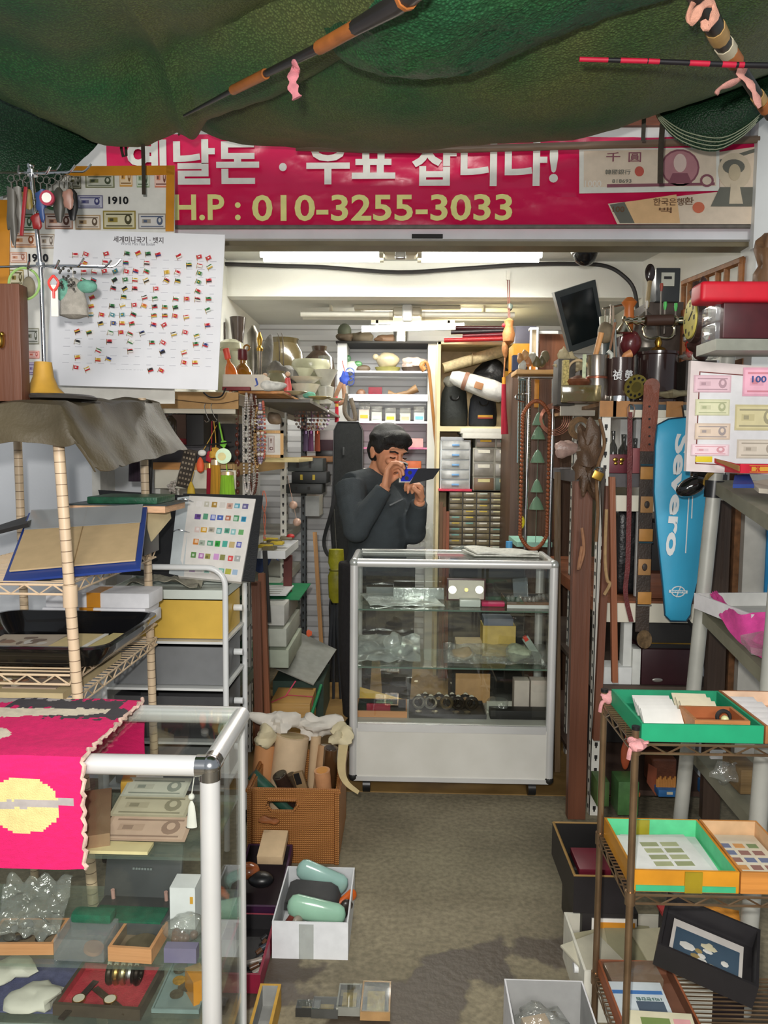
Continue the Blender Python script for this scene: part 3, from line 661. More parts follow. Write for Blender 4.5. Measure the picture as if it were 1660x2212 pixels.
for ri,row in enumerate(FL):
 for ci,it in enumerate(row.split()):
  x,y,cc=it.split(',');q=P(int(x)/3.32,340+int(y)/3.32,YP-.012-.03*(int(y)-520)/1140)
  c1,c2=FC[cc[0]],FC[cc[1]];bb=B(mt(c1,.3));a=rnd(-.5,.5);bb.x(TR(q,0,a))
  bb.grid(lambda u,v:((u-.5)*.0155,.0012*sin(u*6),(v-.5)*.0105),6,1,.0012,m=mt(c1,.3))
  if c1!=c2:
   bb.box((0,-.0009,-.0034),(.0155,.0012,.0036),m=mt(c2,.3))
   if ri%2:bb.box((0,-.0009,.0002),(.0155,.0012,.0034),m=mt(FC[random.choice('wgykr')],.3))
  else:bb.box((0,-.001,0),(.005,.0012,.004),m=mt(FC[random.choice('wy')],.3))
  bb.box((-.0085,0,-.002),(.0012,.0014,.0165),m=BRASS)
  cn=FN[cc[0]]+(' and '+FN[cc[1]]if cc[0]!=cc[1]else '')
  bb.top('flag_badge',f'tiny {cn} flag badge, {ON[ci]} from left in the {ON[ri]} row of the poster','badge','flag badges on the poster board')
for i in range(14):
 for j in range(13):
  q=pf((.11+.83*j/12),.175+.052*i);b.box((q.x,q.y-.0055,q.z),(rnd(.012,.022),.0006,.0016),m=paper((196,196,202)))
b.wout('print',t)['kind']='stuff'
t=T('display_folder','blue framed folder with beige card lying sloped on the rack','folder',P(150,1240,1.80))
ff=quad_map(P(62,1108,2.12),P(318,1095,2.12),P(303,1228,1.78),P(6,1255,1.76))
def quadp(b,f,u0,u1,v0,v1,off,th,m):
 n_=(f(1,0)-f(0,0)).cross(f(0,1)-f(0,0)).normalized();n_=n_ if n_.y<0 else-n_
 pts=[f(u0,v0),f(u0,v1),f(u1,v1),f(u1,v0)];return b.slab([p+n_*off for p in pts],-th if((pts[1]-pts[0]).cross(pts[3]-pts[0])).dot(n_)<0 else th,m)
BLUEF=plastic((40,66,138),.35)
b=B(BLUEF);quadp(b,ff,0,1,0,1,0,.006,BLUEF);b.wout('frame',t)
b=B(TAN);quadp(b,ff,.03,.96,.0,.90,.006,.004,paper((196,170,128)));quadp(b,ff,.50,.507,.0,.9,.008,.002,mt((150,124,84)));b.wout('card',t)
b=B(BAG);quadp(b,ff,.03,.97,.0,.33,.009,.001,glassy('film',(.9,.92,.93),.3,.1,(190,196,200),.5));b.wout('plastic_sleeve',t)
B(BLK).slab([P(0,1256,1.77),P(150,1248,1.78),P(160,1250,2.0),P(20,1252,2.0)][::-1],-.006).top('black_board','black board lying under the blue framed folder','board')
q0,q1=P(150,1106,2.16),P(357,1104,2.16)
b=B(mt((226,180,140),.6,0,.2,40,st=(1,1,14)));b.span(q0.x,q1.x,2.16,2.36,q0.z,P(150,1091,2.16).z,.002);b.span(q0.x-.005,q1.x+.006,2.155,2.37,P(150,1091,2.16).z,P(150,1088,2.16).z,m=plastic((60,70,72)));b.top('stamp_album','thick album with pale page block lying above the blue folder','album')
q0,q1=P(186,1085,2.17),P(338,1082,2.17);z1=P(190,1073,2.17).z;z0=P(150,1088,2.16).z
B(mt((34,88,62),.35,0,.3,40,.2,60)).span(q0.x,q1.x,2.175,2.35,z0,z1,.004).top('green_book','dark green book lying on top of the thick album','book')
B(BLK).span(P(150,1160,2.16).x,P(300,1160,2.16).x,2.2,2.34,1.07,P(150,1106,2.16).z,.002).top('black_case','black case standing behind the blue folder under the thick album','case')
b=B(paper((206,190,150)));b.slab([P(310,1110,2.2),P(326,1170,2.2),P(368,1120,2.3),P(366,1106,2.3)],-.004);b.top('loose_card','cream card sheet sticking out right of the thick album','card')
b=B(DARK).slab([P(-20,1150,2.0),P(-20,1140,2.2),P(88,1105,2.2),P(60,1130,2.0)][::-1],.01);b.top('dark_folder','dark grey folder jutting out at the left behind the blue folder','folder')
t=T('black_tray','glossy black serving tray holding prints on the beige rack','tray',(-.92,1.95,.86))
def rr(w_,d,r,z,n_=6):
 o=[]
 for cx,cy,a in((w_/2-r,-d/2+r,-pi/2),(w_/2-r,d/2-r,0),(-w_/2+r,d/2-r,pi/2),(-w_/2+r,-d/2+r,pi)):
  for i in range(n_+1):t_=a+pi/2*i/n_;o.append((cx+r*cos(t_),cy+r*sin(t_),z))
 return o
def rtray(b,w_,d,h,r=.05,fl=.03,th=.005,m=None):
 rings=[rr(w_-2*fl,d-2*fl,r*.7,0),rr(w_-fl*.6,d-fl*.6,r,h*.55),rr(w_,d,r,h),rr(w_+.012,d+.012,r,h-.004),rr(w_+.012,d+.012,r,h+.002),rr(w_-.006,d-.006,r,h+.002),rr(w_-fl*.7-.01,d-fl*.7-.01,r,h*.55),rr(w_-2*fl-.01,d-2*fl-.01,r*.7,th)]
 k=len(rings[0]);vs=[q for R_ in rings for q in R_];fs=[tuple(range(k))[::-1],tuple((len(rings)-1)*k+i for i in range(k))]
 for i in range(len(rings)-1):fs+=[(i*k+j,i*k+(j+1)%k,(i+1)*k+(j+1)%k,(i+1)*k+j)for j in range(k)]
 return b.add(vs,fs,m)
rtray(B(mt((16,16,17),.18,0,.1,coat=.4)),.44,.40,.055,.05,.035).out('tray_body',t)
def flat(name,label,cat,cx,cy,z,w_,d,th,m,rz=0,group=None,extra=None):
 b=B(m).x(TR((cx,cy,z),0,0,rz));b.box((0,0,th/2),(w_,d,th))
 if extra:extra(b,th)
 return b.x().top(name,label,cat,group)
def blots(cols,w_,d,n_=14):
 def f(b,th):
  for i in range(n_):
   sx,sy=rnd(.1,.3)*w_,rnd(.1,.3)*d;x,y=rnd(-.5,.5)*(w_-sx),rnd(-.5,.5)*(d-sy)
   b.add([(x+sx/2*cos(k*pi/4)*rnd(.6,1),y+sy/2*sin(k*pi/4)*rnd(.6,1),th+.0004+i*.00003)for k in range(8)],[tuple(range(8))],paper(random.choice(cols)))
 return f
flat('print','brownish old print lying at the left in the black tray','print',-1.0,1.92,.867,.17,.26,.004,paper((190,176,156)),.06,extra=blots([(150,120,100),(206,200,190),(128,110,96)],.16,.24))
flat('print','tan paper sheet with white edge in the middle of the black tray','print',-.865,1.93,.867,.1,.27,.005,paper((212,192,140)),-.03,extra=lambda b,th:b.box((.045,0,th),(.012,.27,.002),m=OFFW))
flat('print','cream and yellow print at the right end of the black tray','print',-.785,1.96,.867,.05,.24,.004,paper((206,190,130)),-.05,extra=lambda b,th:b.box((-.01,-.1,th),(.03,.035,.001),m=paper((230,60,130))))
b=B(paper((186,168,128))).span(-1.12,-.79,1.73,2.1,.795,.812);b.span(-1.1,-.97,1.75,2.0,.812,.815,m=paper((200,176,140)));b.span(-.95,-.82,1.76,1.98,.812,.815,m=paper((150,132,116)))
for i in range(30):b.ball((rnd(-1.08,-.84),rnd(1.77,1.95),.816),(.012,.01,.004),paper(random.choice([(120,84,60),(206,196,176),(150,120,96)])),6,4)
b.top('picture_album','tan album with small pictures lying under the black tray','album')
for i,(x0,x1,y0,y1,rz,lb)in enumerate(((87,318,1345,1320,0,'bottom white paper pack of the stack behind the black tray'),(90,314,1320,1305,.02,'thin middle white pack with orange tape behind the black tray'),(98,322,1303,1269,-.03,'thick top white pack with orange tape behind the black tray'))):
 a,c_=P(x0,y0,2.2),P(x1,y1,2.2);b=B(paper((228,228,232)));z0=.86+(.0,.034,.055)[i];z1=.86+(.034,.055,.1)[i]
 b.span(a.x,c_.x,2.2,2.33,z0,z1,.006 if i else.003)
 if i:xx=P((170,172,188)[i],1300,2.2).x;b.span(xx,xx+.04,2.197,2.3,z0+.002,z1+.001,m=ORT)
 b.top('paper_pack',lb,'paper','white paper packs on the rack')
# ================================================================ foreground glass counter, left
LX0,LX1,LY0,LY1,LZ=-1.02,P(470,1650,1.30).x,1.30,1.60,P(440,1642,1.30).z
t=T('glass_counter','aluminium framed glass counter in the left foreground under the pink cloth','display case',((LX0+LX1)/2,(LY0+LY1)/2,0))
ALF=mt((226,226,224),.32,.35,.04,8)
r_=.018
def rail(p,q,nm='rail',m=None,rr_=r_):return B(m or ALF).tube([p,q],rr_,16).wout(nm,t)
xi=LX1-r_;zt=LZ-r_;ya,yb_=LY0+r_,LY1-r_
rail((LX0,ya,zt),(xi-.02,ya,zt));rail((xi,ya+.02,zt),(xi,yb_,zt));rail((LX0,yb_,zt),(xi,yb_,zt))
rail((xi,ya,zt-.02),(xi,ya,0),'post');rail((xi,yb_,zt),(xi,yb_,0),'post',None,.008);rail((LX0,ya,zt),(LX0,ya,0),'post');rail((LX0,yb_,zt),(LX0,yb_,0),'post')
B(CHROME).ball((xi,ya,zt),r_*1.12,n=18,k=12).cyl((xi,ya,zt),(xi-.024,ya,zt),r_*1.08).cyl((xi,ya,zt),(xi,ya,zt-.024),r_*1.08).cyl((xi,ya,zt),(xi,ya+.024,zt),r_*1.08).wout('corner_cap',t)
B(GLASS).span(LX0,xi,ya,yb_,LZ-.006,LZ-.001).wout('top_pane',t)
B(GLASS).span(LX0,xi,ya-.002,ya+.002,.1,zt).wout('front_pane',t);B(GLASS).span(xi-.002,xi+.002,ya,yb_,.1,zt).wout('side_pane',t)
SH=[P(250,1845,1.33).z,P(250,2082,1.33).z,P(250,2205,1.33).z-.003]
for z in SH:B(SHELFGLASS).span(LX0+.02,xi-.006,ya+.006,yb_-.004,z-.006,z).wout('glass_shelf',t)
B(paint((206,206,204))).span(LX0,LX1,LY0,LY1,0,.1).wout('base',t)
PINK=mt((226,22,104),.85,0,.1,60,.35,420,(1,1,3));CRM=mt((224,204,138),.85,0,.08,60,.3,400);CR2=mt((226,214,190),.85,0,.1,60,.3,400);DG=mt((66,62,66),.9,0,.1,60);GG=mt((170,162,158),.9,0,.1,60)
cx1=P(182,1640,1.30).x;oF,oB=P(90,1640,1.28).z-P(90,1893,1.27).z,.14
Wt=0-(-1.05);x0c=-1.06;D_=oF+(LY1-LY0)+oB
def cmf(u,v):
 x=x0c+u*(cx1-x0c);d=v*D_-oF
 jx=round(x*300)/300;jd=round(d*300)/300
 if d<0:
  px=873+x*1660/1.28;py=1640+(-d)*1660/1.28
  j=5*noise.noise(V((jx*60,jd*60,1)))
  if abs(py-1755+0.06*(px-20))<9+j*.5 and px<132:return GG
  if((px-16)/82)**2+((py-1758)/66)**2<1+j*.02:return CRM
  return None
 e=d/(LY1-LY0);q=(x-(cx1-.30))/.30;j=.05*noise.noise(V((jx*70,jd*60,4)))
 if((q-.10)/.30)**2+((e-.30)/.15)**2<1+j:return CR2
 if q>-.3 and abs(e-.72-.1*(q-.4))<.10*(1-q*.6)+j*.5 and q<.85:return CR2
 if q>.1 and.8<e+j*2<.98 and q<.9:return DG
 if q>.45 and.62<e+j*2<.8 and q<.98:return DG
 if e+j*2>.9 and q<.5:return GG
 return None
t=T('woven_cloth','pink woven cloth with cream disc and bird over the glass counter','cloth',((x0c+cx1)/2,1.45,LZ-.3))
b=B(PINK);drape(b,x0c,cx1,LY0-.004,LY1+.004,lambda x,y:LZ+.004,oF=oF,oB=oB,m=PINK,mf=cmf,nu=110,nv=150,wav=.0025,th=.003,curl=.01);b.wout('weave',t)
b=B(mt((206,176,160),.95,0,.3,60));pts=[]
for i in range(60):
 d=-oF+i/59*(oF+LY1-LY0);pts.append(V((cx1+.003+.003*sin(i*2.1),LY0-.013 if d<0 else LY0+d,LZ+.006+(d if d<0 else 0)+.003*cos(i*1.7))))
b.tube(pts,[.0028+.0016*abs(sin(i*1.9))for i in range(60)],6).wout('fringe',t)
z=SH[0]+.0
def fl(name,label,cat,px,py,yy,w_,d,h,m,shelf,rz=0,rx=0,group=None,extra=None,bev=0):
 q=P(px,py,yy);zz=SH[shelf];b=B(m).x(TR((q.x,yy,zz+.001),rx,0,rz));b.box((0,0,h/2),(w_,d,h),bev)
 if extra:extra(b)
 return b.x().top(name,label,cat,group)
NP=paper((176,164,140))
def nn(cols,w_,h,n_=1):
 def f(b):note(b,b_x_note(w_,h),w_,h,*cols)
 return f
def flatnote(name,label,px,py,yy,zoff,w_,d,c1,c2,rz=0,shelf=0):
 q=P(px,py,yy);b=B(paper(c1));note(b,TR((q.x,yy,SH[shelf]+zoff),-pi/2+.22,0,rz),w_,d,c1,c2,tuple(k+14 for k in c1));b.top(name,label,'banknote','banknotes in the glass counter')
flatnote('banknote','grey banknote in clear sleeve at the back of the upper counter shelf',340,1740,1.50,.05,.13,.06,(170,170,156),(126,132,122))
flatnote('banknote','olive banknote second row of the upper counter shelf',330,1770,1.45,.035,.15,.065,(166,158,134),(132,126,104))
flatnote('banknote','brownish banknote nearest the front of the upper counter shelf',320,1805,1.39,.02,.16,.07,(178,150,130),(144,118,102))
fl('banknote_folder','brown slanted card folders at the left of the upper counter shelf','folder',205,1790,1.43,.06,.2,.03,mt((140,112,84),.6),0,.35)
fl('envelope','pale yellow envelope at the front edge of the upper counter shelf','envelope',250,1838,1.345,.13,.035,.006,paper((222,206,156)),0)
fl('white_carton','white carton at the back of the upper counter shelf','box',310,1700,1.55,.08,.05,.05,paper((220,222,220)),0,.3)
fl('toy_truck','yellow and brown block at the back left of the upper counter shelf','toy',278,1700,1.53,.028,.04,.055,mt((196,150,40),.5,c2=(110,60,40)),0,.2,bev=.006)
fl('cassette_box','dark box with red and yellow label at the back of the upper counter shelf','box',318,1705,1.51,.042,.02,.04,DARK,0,extra=lambda b:b.box((.006,-.011,.028),(.022,.002,.008),m=mt((190,50,50))))
q=P(414,1730,1.36)
t=T('white_tassel','white tassel tag hanging inside the counter behind the front post','tag',q)
B(OFFW).lathe([(.002,.0),(.006,-.01),(.010,-.05),(.012,-.05)],n=10,sy=.5).out('tag',t);B(OFFW).ball((0,0,.008),.006).out('knot',t);B(OFFW).tube([(0,0,.01),(.006,0,.05)],.001).out('cord',t)
def wtray(name,label,px,py,yy,w_,d,h,m,shelf,rz=0,inner=None,th=.006):
 q=P(px,py,yy);t=T(name,label,'tray',(q.x,yy,SH[shelf]+.001),rz);tray(B(m),w_,d,h,th,m,inner).out('tray_body',t);return t
WPINE=wood((206,148,100),'x',.15)
CASEG=mt((62,66,68),.5);GRN=cloth((10,96,70))
t=T('coin_case','open dark grey case with green lining on the middle counter shelf','case',(P(285,1960,1.44).x,1.45,SH[1]+.001),-.03)
B(CASEG).box((0,0,.015),(.155,.09,.03),.004).out('case_base',t);B(GRN).box((0,-.02,.031),(.14,.05,.004),.001).out('lining',t)
b=B(CASEG).box((0,.06,.075),(.16,.012,.11),.004,r=(-.25,0,0));b.out('lid',t);b=B(paper((112,120,120))).x(TR((0,.0505,.085),-.25));[b.box((-.018+.006*i,0,0),(.0045,.004,.004))for i in range(7)];b.x().out('faint_mark',t)
for sx in(-1,1):B(mt((190,150,140),.4)).cyl((sx*.055,.035,.02),(sx*.055,.03,.05),.004).out('hinge',t)
t=wtray('pine_tray','pale pine tray with a round brown coin on the middle counter shelf',300,2020,1.375,.083,.085,.028,WPINE,1,-.06,mt((120,104,84)))
B(mt((110,98,76),.4,.4)).cyl((P(308,2015,1.375).x,1.37,SH[1]+.0085),(P(308,2015,1.375).x,1.37,SH[1]+.014),.03,n=28).top('large_coin','large bronze medal lying in the pine tray','coin')
t=wtray('pine_tray','orange pine tray under the plastic bag at the left of the middle shelf',60,2040,1.385,.13,.08,.022,WPINE,1,.05,mt((120,104,84)))
q=P(68,1990,1.39);b=B(BAG)
b.grid(lambda u,v:V((q.x-.065+.13*u,1.43-.07*v+.012*noise.noise(V((u*5,v*5,1))),SH[1]+.03+.075*(1-v)**1.3+.022*noise.noise(V((u*6,v*6,0))))),26,26,.001)
b.top('plastic_bag','clear plastic bag of silver coins on the pine tray','bag',smooth=2)
SIL=metal((170,172,172),.3,.2)
for i in range(16):
 a=V((q.x+rnd(-.05,.05),1.385+rnd(-.03,.03),SH[1]+.010+i*.0011));B(SIL).cyl(a,a+V((rnd(-.0012,.0012),rnd(-.0012,.0012),.0018)),.011,n=16).top('coin','silver coin in the loose heap inside the plastic bag','coin','silver coins in the plastic bag')
t=T('acrylic_box','clear acrylic box with brown ring inside on the middle counter shelf','box',(P(186,2050,1.36).x,1.365,SH[1]+.001),-.03)
B(CLEARBOX).box((0,0,.022),(.095,.07,.042),.002).out('box_body',t)
B(GRN).box((0,.03,.05),(.08,.03,.02),.008).out('green_pad',t)
q=P(190,2055,1.36);B(mt((150,110,80),.5)).cyl((q.x+.01,1.36,SH[1]+.005),(q.x+.012,1.36,SH[1]+.012),.018,n=20).top('shell_disc','brown disc lying in the clear acrylic box','disc')
fl('white_box','white box with yellow mark at the right of the middle counter shelf','box',402,1930,1.46,.05,.05,.085,paper((226,228,230)),1,extra=lambda b:b.box((.018,-.0255,.06),(.006,.001,.014),m=mt((216,160,40))))
q=P(395,1985,1.4);b=B(BAG).ball((q.x,1.40,SH[1]+.026),(.04,.03,.026),amp=.35,fr=40,n=18,k=10);b.top('plastic_bag','clear bag with brown beads in front of the white box','bag',smooth=2)
for i in range(7):B(mt((110,80,66),.4)).ball((q.x+rnd(-.025,.02),1.40+rnd(-.012,.012),SH[1]+.010),.0085,n=10,k=7).top('bead','brown bead inside the clear bag before the white box','bead','brown beads in the clear bag')
fl('lilac_box','flat lilac box below the clear bag of brown beads','box',392,2030,1.345,.06,.02,.028,paper((116,110,140)),1)
t=wtray('watch_tray','dark tray lined with red cloth holding wristwatches',240,2190,1.40,.168,.125,.022,mt((70,60,50),.5),2,-.05,mt((170,44,58),.9,0,.15,60,.3,300),.007)
wc=V((P(240,2150,1.40).x,1.40,SH[2]+.009))
def watch(label,dx,dy,rz,strap_,face,L_=.1,roll=False):
 t=T('wristwatch',label,'watch',wc+V((dx,dy,.0)),rz,'wristwatches in the red tray')
 if roll:
  B(strap_).tube(arc((0,0,.018),.017,0,2*pi,18,'xz')[:-1],.0062,8,closed=True,flat=1).out('bracelet',t)
  B(face).cyl((0,-.004,.036),(0,.004,.036),.008,n=14).out('dial',t)
 else:
  for s_ in(-1,1):B(strap_).box((s_*L_*.32,0,.003),(L_*.42,.013,.003),.001).out('strap',t)
  B(BRASS).cyl((0,0,.001),(0,0,.006),.0125,n=20).out('watch_case',t);B(face).cyl((0,0,.006),(0,0,.0068),.0105,n=20).out('dial',t)
BST=leather((44,36,32));FACE=paper((206,200,180))
watch('wristwatch with black strap at the left of the red tray',-.05,-.03,1.35,BST,FACE);watch('wristwatch with brown strap lying slanted in the red tray',.01,-.03,-.65,leather((60,46,34)),FACE)
for i,(c1,nm)in enumerate((((60,56,50),'dark'),((176,150,90),'gold'),((196,186,150),'pale gold'),((206,204,198),'silver'),((50,44,40),'black'))):
 watch(f'{nm} bracelet watch standing in the row of bracelets, {ON[i]} from left',-.01+.0135*i,.028,pi/2,metal(c1,.3),FACE,roll=True)
fl('blue_cloth','slate blue cloth lying at the left of the lower counter shelf','cloth',60,2160,1.42,.2,.15,.003,cloth((88,92,128)),2)
for i,(px,py,yy,s_,lb)in enumerate(((15,2130,1.44,.05,'crumpled white tissue at the left edge of the blue cloth'),(85,2190,1.37,.045,'crumpled white tissue nearer the watch tray'))):
 q=P(px,py,yy);B(paper((206,204,190))).ball((q.x,yy,SH[2]+.016),(s_,.04,.014),amp=.7,fr=34,n=20,k=12).top('tissue',lb,'paper')
t=T('coin_plate','pale blue felt tray of old coins at the right of the lower shelf','tray',(P(400,2170,1.42).x,1.43,SH[2]+.001));tray(B(mt((120,140,138),.8)),.09,.15,.008,.003).out('tray_body',t)
cq=t.location
for i in range(13):
 a=V((cq.x+rnd(-.03,.03),cq.y+rnd(-.055,.05),cq.z+.004+.0006*i));gold=i in(1,5)
 B(mt((196,150,60)if gold else(104,98,84),.35,.6,.3,120)).cyl(a,a+V((0,0,.0018)),rnd(.011,.014),n=16).top('coin','gold coloured coin among the dark coins on the felt tray' if gold else 'dark worn coin lying on the pale blue felt tray','coin','gold coins on the felt tray' if gold else 'dark coins on the felt tray')
fl('envelope','yellow envelope corner behind the right front post of the counter','envelope',425,2110,1.40,.03,.05,.05,ORT,2,.6)
# ================================================================ white drawer trolley
def bx(px0,py0,px1,py1,y,d,z0=None,z1=None):
 a,c_=P(px0,max(py0,py1),y),P(px1,min(py0,py1),y);return(a.x,c_.x,y,y+d,a.z if z0 is None else z0,c_.z if z1 is None else z1)
def boxt(name,label,cat,r,m,group=None,bev=.002):return B(m).span(*r,bev).top(name,label,cat,group)
cy0,cy1=2.45,2.75;cxr=P(487,1300,cy0).x;cxl=P(222,1300,cy0).x
t=T('drawer_trolley','white tube framed trolley with yellow and grey drawers','trolley',((cxl+cxr)/2,2.6,0))
WT=paint((222,224,224),.3)
for y in(cy0,cy1):
 B(WT).tube([(cxl,y,.05)]+[(cxl,y,.94)]+arc((cxl+.06,y,.94),.06,pi,pi/2,6)+arc((cxr-.06,y,.94),.06,pi/2,0,6)+[(cxr,y,.05)],.0095,10).wout('end_frame',t)
 for x in(cxl,cxr):B(BLK).cyl((x-.01,y,.025),(x+.01,y,.025),.025,n=16).wout('caster',t)
zt_=P(400,1296,cy0).z
b=B(WT).x(TR(((cxl+cxr)/2,2.6,zt_-.0)));tray(b,cxr-cxl-.02,.27,.03,.004,plastic((206,214,206),.4));b.x().wout('top_tray',t)
YEL=mt((214,176,74),.4,0,.04);GRD=mt((118,120,122),.45,0,.05);DKD=mt((70,70,72),.4,0,.06)
for i,(y0,y1,m,nm)in enumerate(((1300,1383,YEL,'yellow drawer'),(1402,1484,GRD,'grey drawer'),(1510,1600,DKD,'dark grey drawer'),(1620,1700,GRD,None))):
 a,c_=P(400,y1,cy0).z,P(400,y0,cy0).z;b=B(m).x(TR(((cxl+cxr)/2+.005,2.6,a)));tray(b,cxr-cxl-.035,.25,c_-a,.003,m);b.x();d=b.wout('drawer',t,nm)
 B(WHT).cyl((cxr-.01,2.62,(a+c_)/2+.012),(cxr+.02,2.62,(a+c_)/2+.012),.011,n=14).wout('knob',d,'white knob')
 B(plastic((216,218,216),.4)).span(cxl,cxr,cy0-.002,cy1,a-.012,a-.004).wout('drawer_rail',t)
b=B(cloth((150,146,130)));q=P(335,1280,2.5);b.grid(lambda u,v:V((q.x-.1+.24*u,2.5+.18*v,zt_+.035+.022*noise.noise(V((u*5,v*5,0)))+.02*sin(pi*u))),20,14,.003);b.top('folded_cloth','crumpled grey cloth lying in the top tray of the trolley','cloth')
t=T('stamp_binder','open black ring binder showing a white page of stamps on the trolley','binder',P(450,1258,2.55))
yt,yb=2.74,2.56
pg=quad_map(P(410,1072,yt),P(553,1079,yt),P(521,1258,yb),P(386,1246,yb))
lf=quad_map(P(384,1076,yt),P(412,1073,yt),P(398,1246,yb),P(366,1240,yb))
BKC=mt((30,31,34),.5,0,.1,40,.15,200)
b=B(BKC);b.slab([P(212,1058,yt+.02),P(258,1240,yb+.03),P(380,1246,yb+.02),P(398,1070,yt+.02)],.006);b.wout('front_cover',t)
b=B(BKC);b.slab([P(396,1066,yt+.014),P(378,1248,yb+.014),P(550,1256,yb+.014),P(568,1070,yt+.014)],.006);b.wout('back_cover',t)
b=B(paper((196,204,206)));quadp(b,lf,0,1,0,1,.004,.004,paper((196,204,206)));b.wout('page',t)
PGM=paper((226,222,216));b=B(PGM);quadp(b,pg,0,1,0,1,.004,.016,PGM);b.wout('page_block',t)
STC='''e8e4e0 c4c0b0 a88438 d4cfc8 d0a898 5aa0b4 6a6494|6a4a94 5a9a7a 5a6ab4 4a64b0 b07058 4a9060 3a9cc4|e0c8c0 d4a030 b8b0a0 5aa0a0 5aa088 8ac0c0 6aa868|d08030 a8b4a4 5aa080 30a040 4aaa98 c0aa78 5a60b0|5a8a48 b070b0 9a9450 d09ad0 8a8a50 d85050 a8aaa8|a890b0 d8d4d4 90b4a8 d8d0c4 70b0a0 b0b04a a0b8d0'''.split('|')
for r,row in enumerate(STC):
 b=B(PGM)
 for c_i,hx in enumerate(row.split()):
  col=tuple(int(hx[i:i+2],16)for i in(0,2,4));u=.17+.115*c_i+rnd(-.01,.01)+.006*r;v=.10+.160*r+rnd(-.006,.006)
  hw,hh=rnd(.036,.046),rnd(.036,.046)*.8
  quadp(b,pg,u-hw,u+hw,v-hh,v+hh,.0050,.0006,paper(col));lt=tuple(min(255,int(k*.4+150))for k in col)
  k1,k2=rnd(.2,.8),rnd(.2,.8)
  if random.random()<.75:quadp(b,pg,u-hw*k1,u+hw*k2,v-hh*k2,v+hh*k1,.0054,.0005,paper(random.choice([lt,lt,tuple(int(k*.75)for k in col)])))
 b.wout('stamp_row',t)
for v in(.06,.45,.90):
 q=pg(-.02,v);B(CHROME).tube(spline([q+V((-.03,-.012,0)),q+V((-.012,-.026,.008)),q+V((.012,-.02,.002)),q+V((.022,-.006,-.004))],4),.0022,6).wout('ring',t)
# ================================================================ left shop shelving
BRDM=wood((196,160,104),'y',.2);CARD=mt((190,148,96),.7,0,.12)
t=T('shelving_unit','cream slotted angle shelving along the left wall of the shop','shelf',(-.83,4.0,0))
ZL=[1.606,1.325,.905,.66,.40]
def slotted(x,y,z0,z1,sg=1,t=t,w_=.035,face='y',m=None):
 b=B(m or SLOTW);b.span(x,x+sg*.003,y,y+w_,z0,z1);b.span(x,x+sg*w_,y,y+.003,z0,z1)
 for i in range(int((z1-z0)/.05)):
  zz=z0+.03+i*.05
  b.box((x+sg*w_*.55,y-.0008,zz),(.011,.0014,.014),m=DARK);b.box((x+sg*w_*.55,y-.0008,zz-.011),(.006,.0014,.008),m=DARK)
  b.box((x-sg*.0008,y+w_*.5,zz),(.0014,.011,.014),m=DARK)
 return b.wout('upright',t)
slotted(-.685,3.4,0,1.60,-1);slotted(-.662,4.3,0,1.72,-1);slotted(-.63,4.92,0,1.62,-1,m=mt((92,98,102),.4));slotted(-.98,3.2,0,1.6)
for i,z in enumerate(ZL):
 m=(CREAM,BRDM,paint((190,190,180)),paint((196,200,190)),mt((120,128,112),.5))[i]
 B(m).span(-.99,-.675,3.0,4.97,z-.018,z).wout('shelf_board',t);B(m).span(-.678,-.672,3.02,4.95,z-.045,z-.0).wout('shelf_edge',t)
B(mt((112,110,104),.5)).span(-.675,-.42,3.4,4.97,ZL[0]-.014,ZL[0]).wout('shelf_board',t)
B(CREAM).span(-.99,-.66,2.99,2.998,P(400,893,2.99).z,P(400,879,2.99).z).wout('front_rail',t)
B(CREAM).span(-.98,-.66,2.99,3.0,P(400,1055,2.99).z,P(400,1015,2.99).z).wout('front_rail',t)
a=P(330,880,2.985);c_=P(516,848,2.985)
b=B(CARD).span(a.x,c_.x,2.975,2.985,a.z-.004,c_.z);b.top('cardboard_strip','strip of brown cardboard along the front of the left shelf top','cardboard')
boxt('plank','cream plank end jutting out under the necklaces','board',bx(572,1014,646,1002,3.3,.5,1.33,1.348),mt((214,196,140),.6,0,.1))
boxt('board','orange edged board at the end of the left shelf top','board',bx(515,862,612,856,3.1,.5,1.608,1.618),wood((190,130,70),'y'))
Z0=1.62
ZS=1.618
def at(px,y,z):q=P(px,900,y);return V((q.x,y,z))
def hz(py,y):return P(600,py,y).z
AMB=mt((190,110,30),.1,0,.3,12,coat=.6);AMB2=mt((150,100,30),.1,0,.3,12,coat=.6)
def bottle(label,px,y,top,r,m,cap,tilt=0,capname='red cap'):
 q=at(px,y,ZS);h=hz(top,y)-ZS;t=T('bottle',label,'bottle',q,0,'liquor bottles on the left shelf',ry=tilt)
 B(m).lathe([(r*.9,0),(r,.004),(r,h*.45),(r*.75,h*.58),(r*.32,h*.68),(r*.3,h*.78)],n=20).out('glass_body',t)
 B(cap).lathe([(r*.45,h*.76),(r*.5,h*.78),(r*.5,h),(r*.4,h*1.01)],n=16).out('cap',t)
bottle('amber bottle with orange red cap leaning left on the cream carton',509,3.12,752,.026,mt((226,116,44),.15,0,.25,12,coat=.6),mt((232,84,64),.5),-.22)
bottle('squat amber decanter with dark red cap beside the leaning bottle',525,3.2,756,.04,AMB2,mt((90,24,30),.4),.0)
B(AMB2).tube(arc((at(534,3.25,0).x,3.25,hz(752,3.25)),.012,0,2*pi,12)[:-1],.004,6,closed=True).top('ring_finial','tan ring finial sticking up behind the decanter','ornament')
r=bx(481,840,570,809,3.06,.14,ZS);b=B(paper((214,204,188))).span(*r,.002);b.text('J',.018,.03,TR(((r[0]+r[1])/2+.05,3.059,(r[4]+r[5])/2),0,-.3),mt((40,70,160)));b.top('carton','long cream carton with a blue mark at the front of the left shelf top','box')
